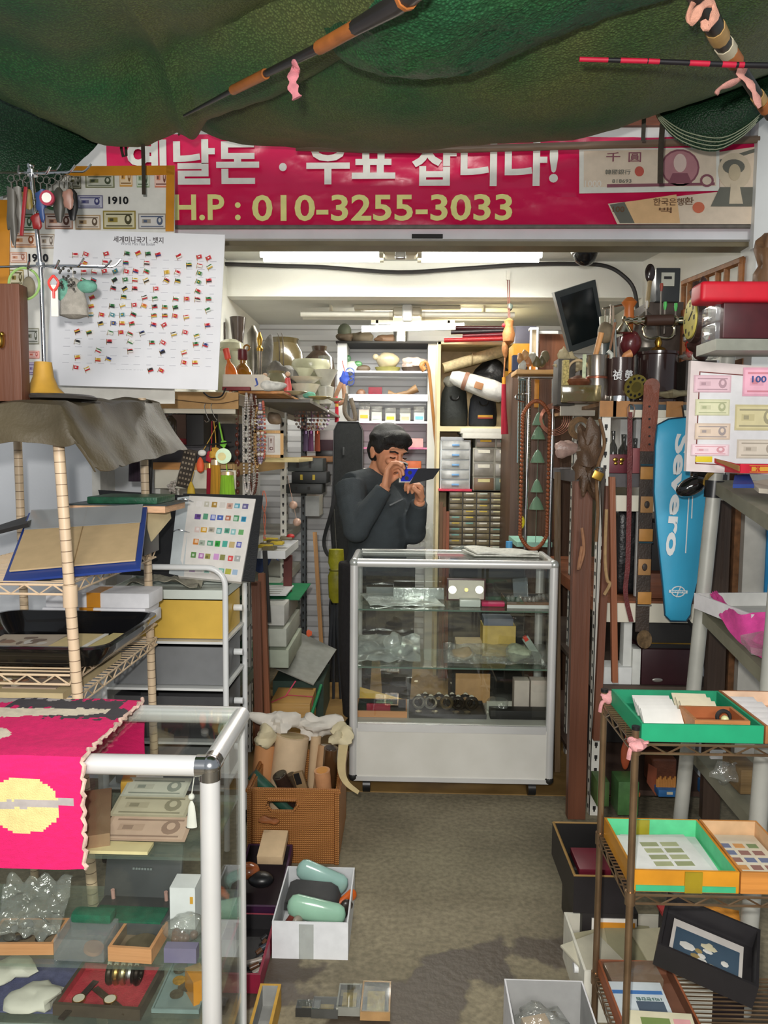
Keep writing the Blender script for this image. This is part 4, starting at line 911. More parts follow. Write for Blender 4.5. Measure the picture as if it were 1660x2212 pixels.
boxt('book','dark red book lying under the cream carton','book',bx(480,852,540,841,3.02,.03,ZS-.004,ZS+.010),mt((120,28,34)))
def pot(name,label,px,y,top,prof,m,cat='pot',extra=None,z=None,n=28):
 z=ZS if z is None else z;q=at(px,y,z);h=hz(top,y)-z;w_=y/1660
 b=B(m).lathe([(r_*w_,zz*h)for r_,zz in prof],n=n)
 if extra:extra(b,h,w_)
 b.v=[p+q for p in b.v];return b.top(name,label,cat)
DKB=ceramic((52,40,32));OLV=ceramic((126,124,96));CEL=ceramic((172,172,148));WHC=ceramic((214,212,200));BRN=ceramic((78,68,44),.18)
pot('vase','black square necked vase at the back left of the shop shelf',515,4.3,686,[(10,0),(17,.1),(18,.45),(11,.6),(12,.75),(17,1),(14,.98)],DKB,'vase')
pot('candle_holder','thin black stick holder left of the black vase',487,4.25,697,[(9,0),(9,.05),(2,.08),(2,1)],DKB,'holder')
pot('lidded_jar','off white lidded jar behind the amber bottles',500,3.7,734,[(30,0),(36,.3),(34,.7),(26,.8),(30,.84),(28,.93),(12,1)],CEL,'jar')
pot('pewter_jug','tall ornate pewter jug among the vases on the left shelf',548,3.9,704,[(14,0),(18,.2),(13,.4),(19,.6),(12,.78),(14,.9),(4,1)],metal((110,106,98),.35,.4),'jug')
q=at(562,3.6,ZS);t=T('ornamental_sword','upright silver sheath with gilt finial on the left shelf','sword',q);h=hz(718,3.6)-ZS
B(metal((150,140,128),.3,.4)).lathe([(.010,0),(.011,h*.3),(.012,h*.31),(.010,h*.33),(.011,h*.72)],n=14).out('sheath',t);B(BRASS).lathe([(.014,h*.72),(.016,h*.76),(.008,h*.8),(.014,h*.9),(.004,h)],n=14).out('finial',t)
ROCK=mt((104,102,98),.85,0,.35,14,.5,60)
def rock(label,px,y,top,w_,nm='scholar_rock',cat='rock',m=ROCK,z=ZS):
 q=at(px,y,z);h=hz(top,y)-z;B(m).ball(q+V((0,0,h*.45)),(w_*y/1660,w_*.7*y/1660,h*.55),amp=.8,fr=14,n=26,k=18).top(nm,label,cat)
rock('pointed grey viewing stone behind the olive jar',578,3.8,738,19);rock('smaller lumpy grey stone right of the pointed one',604,3.7,772,22);rock('low grey stone figure at the right of the stones',625,3.75,790,14)
pot('glazed_jar','large brown glazed jar with black rim at the back of the left shelf',612,4.35,732,[(30,0),(46,.3),(50,.55),(42,.8),(30,.93),(32,.97),(34,1),(28,.99)],BRN,'jar')
pot('brown_pot','round dark brown earthen pot at the far end of the left shelf',690,4.6,748,[(20,0),(32,.25),(36,.55),(30,.82),(15,.93),(17,1),(13,.99)],DKB,'pot')
q=at(605,4.0,hz(729,4.0));b=B(mt((60,50,40),.5))
for s_ in(0,.02):b.tube(spline([q+V((s_,0,-.2)),q+V((s_-.004,0,-.02)),q+V((s_-.012,0,.025))],4),[.004,.003,.003,.003,.003,.002,.002,.002,.001],6)
b.top('horn','pair of thin dark horns sticking up behind the brown jar','horn')
pot('jade_mirror','small square clear stand in front of the brown pot',700,4.2,768,[(12,0),(13,.1),(12,1)],glassy('smoke',(.7,.72,.7),.2,.1,(120,120,110),.4),'ornament',n=4)
pot('celadon_bowl','wide celadon bowl stacked highest on the left shelf',672,4.0,778,[(18,0),(30,.3),(36,.5),(20,.52),(24,.6),(38,.74),(42,.88),(39,1),(36,.97)],CEL,'bowl')
pot('tea_bowl','pale grey bowl of the stack below the celadon bowl',648,3.8,797,[(14,0),(24,.4),(30,.58),(14,.6),(18,.68),(32,1),(29,.97)],CEL,'bowl');pot('tea_bowl','flat pale bowl with chipped rim lowest on the stack',660,3.7,815,[(14,0),(26,.5),(32,.7),(16,.72),(36,1),(32,.97)],WHC,'bowl')
pot('white_cup','white conical cup at the right of the bowl stack',704,3.9,799,[(14,0),(18,.5),(10,.53),(12,.62),(26,1),(23,.97)],WHC,'cup')
pot('olive_jar','small olive green jar behind the white gloves',598,3.35,802,[(18,0),(26,.35),(25,.65),(16,.9),(18,1),(14,.98)],OLV,'jar')
def lump(name,label,cat,px,y,z,r_,m,amp=.4,fr=30,n=16,k=10):
 q=at(px,y,z);return B(m).ball(q,r_,amp=amp,fr=fr,n=n,k=k).top(name,label,cat)
lump('glove','white cotton gloves lying at the front of the left shelf top','gloves',590,3.08,ZS+.022,(.055,.03,.022),cloth((222,220,212)),.5,22,20,12)
for px,py,nm,c_ in((573,818,'red and yellow',(196,60,40)),(622,814,'pink and red',(220,96,96))):
 q=at(px,3.3,ZS);h=hz(py-14,3.3)-ZS;t=T('figurine',f'small {nm} figurine beside the olive jar','figurine',q);B(mt(c_,.4)).lathe([(.014,0),(.018,h*.3),(.010,h*.7)],n=14).out('body',t);B(mt((214,180,150),.5)).ball((0,0,h*.85),.011).out('head',t)
lump('cloth_scrap','turquoise cloth scrap on the shelf in front of the bowls','cloth',668,3.6,ZS+.02,(.03,.02,.015),cloth((110,180,160)))
for i,(px,y,w_,c_,nm)in enumerate(((640,3.3,.05,(200,190,160),'cream'),(690,3.6,.055,(206,186,130),'yellowish'),(725,3.7,.04,(216,208,180),'ivory'))):
 B(ceramic(c_)).lathe([(w_*.4,0),(w_,.012),(w_*.97,.014),(w_*.4,.004)],at(px,y,ZS),26).top('saucer',f'{nm} saucer at the edge of the left shelf top','saucer')
B(mt((96,70,44),.8)).tube(spline([P(332,858,2.96),P(400,866,2.95),P(470,872,2.95),P(516,864,2.96)],5),.0018,5).top('cord','thin brown cord strung along the cardboard strip','cord')
for x0,x1 in((444,452),(458,469)):
 B(CHROME).tube(spline([P(x0,872,2.94),P(x0-2,880,2.94),P((x0+x1)/2,900,2.93),P(x1,908,2.93),P(x1-6,912,2.93),P(x1-10,908,2.93)],5),.0016,6).top('wire_hook','steel S hook hanging from the brown cord','hook','steel hooks on the cord')
def tassel(name,label,px,py0,py1,y,w_,col,knot=None,topc=None,cordto=None,cat='tassel',group='tassels hanging in the shop'):
 a,e=P(px,py0,y),P(px,py1,y);L_=a.z-e.z;t=T(name,label,cat,a,group=group);m=mt(col,.8,0,.3,4,.6,60,(60,60,1))
 B(m).lathe([(w_*.5,-L_*.02),(w_*.75,-L_*.08),(w_*.8,-L_*.2),(w_,-L_),(w_*.6,-L_*.99)],n=16,sy=.6).out('threads',t)
 B(mt(topc or(206,170,90),.3,.6)).lathe([(w_*.5,0),(w_*.8,-.002),(w_*.85,-L_*.16),(w_*.6,-L_*.17)],n=14,sy=.65).out('cap',t)
 if knot:B(mt(knot,.7,0,.2,40)).ball((0,0,.016),(w_*1.1,w_*.5,.014),amp=.5,fr=90).ball((0,0,.036),(w_*.7,w_*.4,.010),amp=.5,fr=90).out('knot',t)
 if cordto:q=P(*cordto);B(mt(knot or col,.8)).tube(spline([q-a,(q-a)*.5+V((.004,0,0)),V((0,0,.02 if knot else 0))],4),.0016,5).out('cord',t)
 return t
tassel('tassel','golden yellow tassel with gilt tubes in the bunch behind the stamp binder',466,992,1069,2.9,.022,(206,150,44),(214,164,60),(214,190,150),(462,910,2.92))
tassel('tassel','bright lime green tassel in the bunch behind the stamp binder',491,1018,1069,2.88,.03,(150,206,50),None,(220,190,150),(474,912,2.92))
tassel('tassel','crimson tassel edge showing left of the golden tassel',452,1000,1069,2.93,.012,(176,24,50),(180,30,50),None,(458,910,2.93))
tassel('tassel','dark purple tassel hanging by the right rear post of the beige rack',290,962,1040,2.5,.021,(48,32,46),None,(170,110,70))
q=P(483,985,2.86);t=T('jade_disc','pale green jade disc pendant in the tassel bunch','pendant',q,rz=.2)
B(mt((160,196,140),.3,0,.2,coat=.3)).cyl((0,-.004,0),(0,.004,0),.029,n=30).out('disc',t);B(mt((206,190,110),.4)).cyl((-.006,-.006,-.002),(-.006,0,-.002),.015,n=20).out('inlay',t);B(mt((120,196,60),.7)).tube([(0,0,.029),(-.004,0,.06),(-.016,.02,.12)],.0022,5).ball((0,0,.045),(.012,.006,.012),amp=.6,fr=90).out('cord',t)
q=P(433,1005,2.86);t=T('fish_charm','orange red drop charm hanging left of the tassel bunch','charm',q)
B(mt((224,88,44),.6)).lathe([(.003,-.028),(.012,-.022),(.015,0),(.010,.02),(.003,.03)],n=14,sy=.7).out('body',t);B(OFFW).ball((.008,-.004,.046),(.016,.012,.012)).out('bead',t);B(mt((190,150,60))).tube([(.008,0,.05),(.03,.03,.1),(.05,.05,.15)],.0016,5).out('cord',t)
q=P(413,1058,2.84);t=T('fish_charm','yellow drop charm hanging lowest left of the tassel bunch','charm',q);B(mt((214,176,50),.6)).lathe([(.003,-.024),(.016,-.018),(.013,.006),(.003,.03)],n=14,sy=.7).out('body',t);B(mt((190,150,60))).tube([(0,0,.03),(.012,0,.07)],.0014,5).out('cord',t)
q=P(404,1012,2.95);b=B(mt((70,62,54),.9,0,.3,60,.5,300)).x(TR(q,0,.22));b.box((0,0,0),(.055,.012,.15),.005)
for i in range(7):
 for j in range(4):b.box((-.018+.012*j,-.0065,-.06+.02*i),(.007,.002,.008),m=mt((150,136,118),.9))
b.x().top('woven_pouch','dark woven pouch with pale pattern hanging behind the binder','pouch')
b=B(mt((190,180,170),.4));q=P(375,1052,2.88)
for i in range(22):b.ball(q+V((rnd(-.018,.018),rnd(-.012,.012),rnd(-.02,.02))),.0055,n=7,k=5)
b.tube([q,P(390,1010,2.94)],.0008,4);b.top('bead_ball','round cluster of grey beads hanging left of the woven pouch','ornament')
q=P(287,925,2.5);B(mt((216,206,180),.25,coat=.4)).ball(q,.0195,n=20,k=14).tube([q+V((0,0,.02)),q+V((0,0,.11))],.0015).tube([q,P(290,962,2.5)],.0015).top('cream_bead','large cream bead above the dark purple tassel','bead')
B(cloth((24,24,26))).tube(spline([P(336,850,2.6),P(338,900,2.6),P(345,925,2.6),P(380,958,2.75),P(430,962,2.8),P(500,955,2.85)],5),.005,6,flat=.3).top('strap','black strap hanging down in front of the red gift box','strap')
B(cloth((22,22,26))).tube(spline([P(440,848,2.7),P(455,858,2.7),P(478,856,2.7),P(488,838,2.7)],5),.007,6,flat=.4).top('strap','loop of black strap under the lower right corner of the poster','strap')
b=B(DARK).cyl(P(330,850,2.55),P(322,1090,2.58),.009,n=8);b.top('black_rod','straight black rod standing just right of the rear beige post','rod')
r=bx(330,966,384,892,3.02,.12,1.40);t=T('gift_box','open red gift box with gold lined lid on the left shelf','box',((r[0]+r[1])/2,3.08,1.40));B(mt((150,16,36),.5)).span(r[0],r[1],3.03,3.14,1.40,1.425,.002).wout('box_body',t);B(mt((90,70,60),.3,.3,.5,6)).span(r[0],r[1],3.13,3.14,1.425,r[5]).wout('lid',t,'shiny lining');B(BRASS).span(r[0]-.002,r[0]+.012,3.125,3.132,1.43,r[5]).wout('gilt_edge',t);B(mt((200,20,60),.6)).tube([V((r[0],3.03,1.50)),V((r[0]+.04,3.0,1.45)),V((r[0]+.08,3.01,1.42))],.005,6,flat=.3).wout('ribbon',t)
b=B(glassy('bottleglass',(.55,.5,.42),.3,.05,(70,60,50),.4));q=at(368,3.05,1.425);b.lathe([(.02,0),(.024,.01),(.024,.07),(.008,.09),(.009,.11)],q,16);b.top('glass_bottle','smoky glass bottle standing in the red gift box','bottle')
boxt('dark_case','long dark grey case under the red gift box','case',bx(330,1000,452,968,3.02,.2,1.327,1.398),mt((52,48,52),.6),bev=.004)
r=bx(326,1014,470,1000,2.98,.02);B(wood((186,130,70),'x')).span(*r).top('wooden_strip','orange brown wooden strip along the second left shelf','strip')
r=bx(548,990,612,930,3.25,.015,1.35);t=T('picture_frame','pale wooden picture frame standing behind the necklaces','picture frame',((r[0]+r[1])/2,3.25,1.35));PF=wood((206,160,96),'z',.15)
b=B(PF)
b.span(r[0],r[1],3.25,3.262,r[4],r[4]+.012);b.span(r[0],r[1],3.25,3.262,r[5]-.012,r[5]);b.span(r[0],r[0]+.012,3.25,3.262,r[4],r[5]);b.span(r[1]-.012,r[1],3.25,3.262,r[4],r[5]);b.wout('frame',t)
b=B(OFFW).span(r[0],r[1],3.262,3.266,r[4],r[5]);note(b,TR(((r[0]+r[1])/2+.01,3.26,(r[4]+r[5])/2),0,pi/2),.07,.03,(180,160,150),(130,100,96));b.wout('picture',t)
boxt('dark_box','dark block standing in for the shadow behind the picture frame','box',(-.96,-.72,3.5,3.9,1.327,1.5),mt((50,46,44)))  # shade behind the frame, given as a dark solid
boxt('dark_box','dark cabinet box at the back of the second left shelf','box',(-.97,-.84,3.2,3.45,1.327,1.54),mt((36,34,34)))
lump('pebble','brown and white pebble lying on the dark block behind the frame','stone',592,3.6,1.53,(.035,.03,.03),mt((150,130,110),.5,0,.4))
def neck(label,px,py0,py1,y,wd,r,m,m2=None):
 a,e=P(px,py0,y),P(px,py1,y);b=B(m);necklace(b,a,a.z-e.z,wd,r,m,None,m2);b.top('necklace',label,'necklace','necklaces on the left shelf end',smooth=3)
BR1=mt((92,48,34),.25);CRY=mt((206,200,196),.12,.3);GLD=mt((186,150,100),.25,.6);PUR=mt((146,130,150),.2,.3);COR=mt((190,100,80),.4);WB=mt((216,206,196),.25)
neck('long crystal bead necklace, leftmost but one of the hanging strands',533,850,1062,3.1,.03,.0048,CRY,WB);neck('silver grey bead necklace beside the crystal strand',543,848,1068,3.12,.028,.0046,mt((176,166,160),.2,.3));neck('gold bead necklace right of the silver strands',556,880,1010,3.1,.03,.0042,GLD)
neck('pearly purple bead necklace right of the gold one',563,872,1000,3.08,.02,.007,PUR,WB);neck('coral red bead necklace at the right of the strands',569,868,990,3.1,.018,.0052,COR);neck('dark brown bead necklace behind the crystal strand',548,850,1066,3.15,.04,.005,BR1);neck('white and brown bead necklace in the middle of the strands',552,855,1050,3.16,.022,.005,WB,BR1)
b=B(mt((96,48,36),.3));zc=P(512,920,3.08)
for i,(py,r_)in enumerate(((905,.004),(915,.004),(925,.005),(940,.008),(958,.010),(978,.012),(1000,.013),(1022,.014),(1045,.012),(1062,.009))):b.ball(P(511+i*.3,py,3.08),(r_*.85,r_*.85,r_*1.2),n=12,k=8)
b.tube([P(516,856,3.08),P(511,1064,3.08)],.0014);b.top('necklace','string of large dark red wooden beads, leftmost of the strands','necklace','necklaces on the left shelf end',smooth=3)
COK=mt((190,108,84),.8)
b=B(COK);b.tube(spline([P(571,1060,3.05),P(576,1085,3.05),P(570,1120,3.05),P(574,1155,3.05)],5),.0022,5);b.tube(spline([P(569,1060,3.05),P(566,1090,3.05),P(574,1118,3.05),P(570,1160,3.05)],5),.0022,5);b.ball(P(572,1162,3.05),.006);b.top('cord','pinkish twisted cord hanging below the coral beads','cord')
t=T('bracelet_stand','grey bar stand for bead bracelets by the far left shelf','stand',at(668,4.2,ZS-.02));B(mt((80,76,70),.4)).tube([P(640,868,4.2),P(702,858,4.2)],.010,10).wout('bar',t);B(mt((80,76,70),.4)).cyl(P(642,868,4.2),(-.70,4.2,1.6),.006).wout('stem',t)
for i,(px,c1,c2,lb)in enumerate(((655,(120,100,96),(200,190,180),'grey'),(663,(180,130,120),(216,190,180),'pinkish'),(671,(150,80,50),(206,190,170),'reddish brown'),(679,(206,190,160),(150,110,80),'cream'),(687,(110,96,90),(220,214,206),'black and white'),(694,(150,120,150),(210,206,206),'purplish'))):
 a=P(px,866,4.2);b=B(mt(c1,.3));necklace(b,a,.15,.10,.0075,mt(c1,.3),None,mt(c2,.3));b.top('bracelet',f'{lb} bead bracelet, {ON[i]} from left on the bracelet bar','bracelet','bracelets on the bar',smooth=3)
for px,c_,nm in((661,(110,90,120),'mauve'),(672,(120,70,110),'purple'),(686,(150,70,44),'rust')):tassel('tassel',f'small {nm} tassel hanging under the bracelets',px,930,975,4.15,.016,c_,None,c_,(px,866,4.19))
q=at(598,3.6,ZL[2]);t=T('tray','white tray of yellow packets and metal bits on the third left shelf','tray',(q.x,3.55,ZL[2]),0);tray(B(WHT),.16,.42,.035,.005).out('tray_body',t)
for i in range(7):B(mt((206,180,50),.6)if i%2 else mt((110,100,70),.4)).box((q.x+rnd(-.04,.04),3.45+.04*i,ZL[2]+.034+.003*i),(.06,.05,.014),.004,r=(0,0,rnd(-.6,.6))).top('packet','yellow packet in the white tray on the third left shelf' if i%2 else 'dull metal piece in the white tray on the third left shelf','packet','yellow packets in the white tray' if i%2 else 'metal pieces in the white tray')
B(mt((190,40,40))).ball((q.x+.05,3.7,ZL[2]+.06),(.02,.03,.012)).top('red_lid','red lid at the back of the white tray on the third left shelf','lid')  # red lid, a flattened ball
b=B(cloth((62,84,140)));qq=P(620,1190,3.5);b.grid(lambda u,v:V((-.68+.05*v*u+.004,3.35+.45*u,ZL[2]-.09*v*(.4+.6*abs(sin(u*4))))),14,6,.002);b.top('blue_cloth','blue cloth hanging from the edge of the third left shelf','cloth')
for px,py,y in((634,1091,3.9),(642,1128,3.9)):
 q=P(px,py,y);B(mt((206,170,150),.35)).ball(q,.021,n=16,k=12).tube([q,q+V((-.03,0,.15))],.0012).top('wooden_ball','pale pink ball pendant hanging %s by the slotted upright'%('higher' if py<1100 else 'lower'),'ornament')
for i,(a,lb,m)in enumerate((((622,1018,698,990,4.35,.2),'dark grey case topmost of the three at the far left shelf',(64,68,66)),((630,1044,706,1020,4.3,.2),'black case with yellow clips in the middle of the far shelf',(34,36,36)),((618,1066,696,1046,4.25,.2),'black case lowest of the three at the far left shelf',(40,42,42)))):
 r=bx(*a);t=T('hard_case',lb,'case',((r[0]+r[1])/2,r[2],r[4]));B(mt(m,.5)).span(*r,.006).wout('case_body',t)
 for xx in(.25,.6):xq=r[0]+(r[1]-r[0])*xx;B(mt((196,170,50))if i==1 else DARK).span(xq,xq+.014,r[2]-.006,r[2],r[4]+.02,r[5]-.015).wout('clip',t)
boxt('box','white carton on the far left shelf beside the black guitar case','box',bx(660,1115,690,1072,4.6,.2),paper((196,198,196)))
boxt('box','box wrapped in white with red ribbon left of the guitar case','box',bx(690,950,722,930,4.7,.2),paper((190,180,180)));boxt('box','dark maroon box left of the guitar case','box',bx(684,973,722,950,4.7,.2),mt((70,40,52)));boxt('box','black box on the orange shelf left of the guitar case','box',bx(682,986,722,973,4.7,.2),BLK)
boxt('small_shelf','short orange wooden shelf left of the guitar case','shelf',bx(650,997,735,986,4.65,.65),wood((190,130,76),'x'))
q=at(640,3.9,ZL[3]);B(mt((36,130,84),.4)).span(-.80,-.50,3.65,4.1,ZL[3]+.001,ZL[3]+.006).top('green_sheet','green plastic sheet jutting out of the fourth left shelf','sheet')
for i in range(3):B(paper((200-14*i,200-10*i,194-16*i))).span(-.76,-.55+.01*i,3.5,3.95,ZL[3]-.10*i-.07-.02,ZL[3]-.10*i-.025+(0.02 if i else.03),.003).top('paper_box',('pale box on the fourth left shelf, uppermost under the green sheet','greyish box in the middle of the pile on the fourth left shelf','grey box lowest of the pile on the fourth left shelf')[i],'box','boxes under the green sheet')
t=T('label_rack','white slotted plastic plate on the green sheet of the fourth left shelf','plate',(-.66,3.75,ZL[3]+.03));b=B(WHT).box((0,0,0),(.2,.26,.006))
for i in range(5):b.box((0,-.1+.05*i,.0035),(.13,.008,.001),m=mt((150,150,140)))
b.out('plate',t)
boxt('toy_box','brown box with yellow top at the near end of the lower left shelf','box',(-.72,-.64,3.45,3.7,.515,.56),wood((130,96,56),'y'));boxt('toy_box','dark green box under the brown one at the near end of the lower left shelf','box',(-.74,-.645,3.42,3.75,.44,.512),mt((70,104,76)))
lump('warning_flag','orange triangular plastic flag under the grey boxes','flag',667,3.9,.66-.22,(.022,.004,.02),mt((226,96,50)),0,1,3,3)
def plank(label,a,c_,y0,y1,w_,th,m,nm='wooden_pole',cat='pole',group=None):
 p0,p1=P(*a,y0),P(*c_,y1);b=B(m);d=(p1-p0);s_=V((w_/2,0,0));f=V((0,th,0))
 return b.add([p0-s_,p0+s_,p0+s_+f,p0-s_+f,p1-s_,p1+s_,p1+s_+f,p1-s_+f],[(0,1,2,3),(7,6,5,4),(0,4,5,1),(1,5,6,2),(2,6,7,3),(3,7,4,0)]).top(nm,label,cat,group)
RW=wood((104,62,42),'z',.25)
plank('thick dark brown timber post left of the thinner one by the trolley',(552,1258),(563,1702),3.05,3.05,.034,.03,RW);plank('thinner reddish brown timber post beside the trolley',(564,1240),(583,1687),3.12,3.12,.026,.03,wood((130,78,50),'z',.25))
plank('dark red lacquered strip standing against the slotted upright',(622,1200),(620,1395),3.85,3.85,.042,.02,mt((100,38,32),.5),'lacquer_board','board')
plank('tan wooden stick leaning by the guitar case',(680,1150),(700,1490),4.3,4.3,.022,.02,wood((176,130,80),'z'))
plank('black slat standing beside the reddish timber post',(572,1190),(580,1345),3.3,3.3,.02,.01,DARK,'black_board','board')
t=T('guitar_case','black guitar case standing upright behind the man','guitar case',at(752,4.55,.004));pts=[]
zt2,w1=hz(908,4.5),.095
prof=[(-w1*1.0,0),(w1*1.25,0),(w1*1.3,.45),(w1*.95,.7),(w1*1.05,.95),(w1*.95,1.2),(w1*.95,zt2-.06),(w1*.7,zt2-.01),(-w1*.55,zt2-.01),(-w1*.8,zt2-.06),(-w1*.85,1.2),(-w1,.95),(-w1*.8,.7),(-w1*1.05,.45)]
CB=cloth((36,38,38));b=B(CB);b.prism(prof,-.06,.06);b.out('case_body',t)
B(mt((60,62,62),.6)).box((-.02,-.065,zt2-.18),(.012,.012,.05),.004).out('handle',t);B(BLK).tube([V((p[0],-.061,p[1]))for p in prof],.004,6,closed=True).out('piping',t)
B(cloth((28,28,30))).tube(spline([P(728,1050,4.4),P(715,1110,4.35),P(700,1170,4.35),P(712,1200,4.3),P(728,1170,4.3)],5),.012,6,flat=.35).top('carry_strap','black carry strap looping down beside the guitar case','strap')
t=T('umbrella','yellow green rolled rain cover hanging beside the guitar case','bag',at(728,4.1,hz(1300,4.1)))
YG=mt((150,146,30),.5,0,.3,10,.3,40);h=hz(1185,4.1)-t.location.z;B(YG).lathe([(.02,0),(.04,h*.1),(.045,h*.5),(.032,h*.62),(.044,h*.75),(.04,h),(.01,h*1.01)],n=16,sy=.7).out('cover',t);B(mt((100,96,24))).tube(arc((0,0,h*.62),.036,0,2*pi,14,'xy')[:-1],.005,6,closed=True).out('drawstring',t);B(mt((40,40,36))).tube([V((0,0,h)),P(722,1100,4.36)-t.location],.003,5).out('cord',t)
t=T('tripod','folded black tripod standing in the left aisle','tripod',at(724,4.2,.004));
for dx in(-.035,0,.04):B(mt((50,52,56),.4)).tube([(dx*.3,0,.55),(dx,-.02,0)],[.012,.008],8).out('leg',t)
B(BLK).cyl((0,0,.53),(0,0,.62),.02).out('head',t)
plank('brown plank standing behind the tripod',(735,1180),(744,1456),4.7,4.7,.05,.02,wood((80,44,36),'z'))
r=bx(575,1550,636,1515,3.5,.3,.125,.20);t=T('wooden_chest','pale wooden box tied with pink ribbon on the floor','box',((r[0]+r[1])/2,3.65,.1))
PB=wood((196,152,84),'x',.15);B(PB).span(-.62,-.43,3.5,3.75,.02,.20,.003).wout('box_body',t);RBN=mt((220,80,110),.6)
B(RBN).tube([(-.62,3.5,.202),(-.55,3.62,.203),(-.43,3.6,.203),(-.428,3.58,.1)],.005,6,flat=.3).wout('ribbon',t);B(RBN).tube([(-.56,3.6,.203),(-.52,3.66,.26)],.004,6,flat=.3).wout('ribbon_end',t)
boxt('drawer_box','wooden drawer with dark end under the ribbon tied box','box',(-.70,-.63,3.44,3.7,.02,.17),wood((150,96,60),'y'))
B(mt((150,152,146),.25,0,.1)).slab([(-.68,3.78,.30),(-.44,3.72,.22),(-.36,4.1,.30),(-.60,4.2,.38)][::-1],.006).top('plastic_sheet','grey translucent plastic lid leaning behind the tied box','lid')
B(mt((50,70,60))).span(-.66,-.40,3.82,4.15,.01,.21).top('low_crate','dark green crate under the grey plastic lid','crate')
B(mt((40,140,90),.4)).tube([P(672,1548,3.42),P(694,1480,3.6)],.008,8).top('green_rod','green plastic rod leaning beside the tied box','rod')
WK=None
def wicker_mat():
 m,nt,out=newmat('wicker');L=nt.links.new;p=N(nt,'ShaderNodeBsdfPrincipled');L(p.outputs[0],out.inputs[0]);p.inputs['Roughness'].default_value=.5
 tc=N(nt,'ShaderNodeTexCoord');w1=N(nt,'ShaderNodeTexWave');w1.bands_direction='Z';w1.inputs['Scale'].default_value=44;w1.inputs['Distortion'].default_value=1.5
 w2=N(nt,'ShaderNodeTexWave');w2.bands_direction='X';w2.inputs['Scale'].default_value=48;w2.inputs['Distortion'].default_value=1
 L(tc.outputs['Object'],w1.inputs[0]);L(tc.outputs['Object'],w2.inputs[0]);mu=N(nt,'ShaderNodeMath',operation='MULTIPLY');L(w1.outputs['Fac'],mu.inputs[0]);L(w2.outputs['Fac'],mu.inputs[1])
 r=N(nt,'ShaderNodeValToRGB');e=r.color_ramp.elements;e[0].color=(*lin((152,94,46)),1);e[1].color=(*lin((214,150,84)),1);e[1].position=.6;L(mu.outputs[0],r.inputs[0]);L(r.outputs[0],p.inputs['Base Color'])
 bp=N(nt,'ShaderNodeBump');bp.inputs['Strength'].default_value=.7;bp.inputs['Distance'].default_value=.01;L(mu.outputs[0],bp.inputs['Height']);L(bp.outputs[0],p.inputs['Normal']);return m
WICK=wicker_mat()
a,c_=P(536,1868,2.47),P(732,1718,2.47);wx0,wx1=a.x,c_.x;zt3=c_.z+.01
t=T('wicker_basket','rectangular wicker basket holding paper rolls on the floor','basket',((wx0+wx1)/2,2.68,0))
b=B(WICK);hx0,hx1,hz0,hz1=P(580,1745,2.47).x,P(640,1745,2.47).x,P(600,1752,2.47).z,P(600,1728,2.47).z
b.span(wx0,hx0,2.47,2.482,0,zt3);b.span(hx1,wx1,2.47,2.482,0,zt3);b.span(hx0,hx1,2.47,2.482,0,hz0);b.span(hx0,hx1,2.47,2.482,hz1,zt3)
b.span(wx0,wx1,2.80,2.812,0,zt3);b.span(wx0,wx0+.012,2.482,2.80,0,zt3);b.span(wx1-.012,wx1,2.482,2.80,0,zt3);b.span(wx0,wx1,2.482,2.8,0,.01);b.wout('basket_body',t)
B(WICK).tube([(wx0,2.475,zt3),(wx1,2.475,zt3),(wx1,2.808,zt3),(wx0,2.808,zt3)],.010,8,closed=True).wout('rim',t)
for x in(wx0+.006,wx1-.006):B(WICK).cyl((x,2.472,0),(x,2.472,zt3),.009).wout('corner_cane',t)
B(WICK).tube([(hx0,2.47,hz1),(hx0-.004,2.47,(hz0+hz1)/2),(hx0+.01,2.47,hz0),(hx1-.01,2.47,hz0),(hx1+.004,2.47,(hz0+hz1)/2),(hx1,2.47,hz1)],.006,8,closed=True).wout('handle_rim',t)
def roll(label,a,c_,y0,y1,r0,m,core=None,nm='paper_roll',cat='roll'):
 p,q=P(*a,y0),P(*c_,y1);t=T(nm,label,cat,q,group='rolls in the wicker basket');d=(p-q).normalized()
 B(m).tube([q,p],r0,18,cap=True).wout('outer_sheet',t)
 if core:B(core).tube([p-d*.002,p+d*.0015],r0*.72,16).wout('roll_end',t)
 return t
KR=paper((206,180,146));KR2=paper((190,134,86));MTUBE=mt((54,40,34),.25,coat=.5)
roll('big tan kraft paper roll in the middle of the wicker basket',(632,1590),(610,1760),2.74,2.70,.062,KR,paper((170,150,110)));roll('orange tan kraft roll at the left of the basket',(575,1608),(560,1760),2.74,2.70,.040,KR2,paper((176,160,130)))
roll('tan paper roll standing at the right rear of the basket',(708,1610),(690,1760),2.78,2.72,.034,paper((190,150,110)),paper((206,196,180)));roll('thin pale roll right of the big kraft roll',(683,1590),(672,1740),2.79,2.76,.02,paper((196,168,132)),paper((206,186,156)))
roll('brown glossy tube with round cap leaning at the front of the basket',(604,1674),(640,1745),2.58,2.62,.026,MTUBE,mt((34,28,28),.2,coat=.6),'document_tube','tube');roll('amber brown tube with shiny cap at the right of the basket',(716,1616),(706,1740),2.66,2.68,.026,mt((74,50,30),.2,coat=.6),mt((44,30,20),.2,coat=.6),'document_tube','tube')
roll('light birch bark tube open at the top front right of the basket',(696,1664),(706,1760),2.58,2.6,.028,mt((206,150,106),.35,0,.3,6,.2,40),mt((206,140,60),.4),'document_tube','tube')
roll('slim dark tube beside the brown glossy tube',(628,1672),(655,1745),2.62,2.64,.014,mt((70,56,42),.4),None,'document_tube','tube')
roll('green wrapped tube lying across the left of the basket',(545,1672),(628,1752),2.6,2.6,.022,mt((44,84,70),.3,0,.3),None,'document_tube','tube')
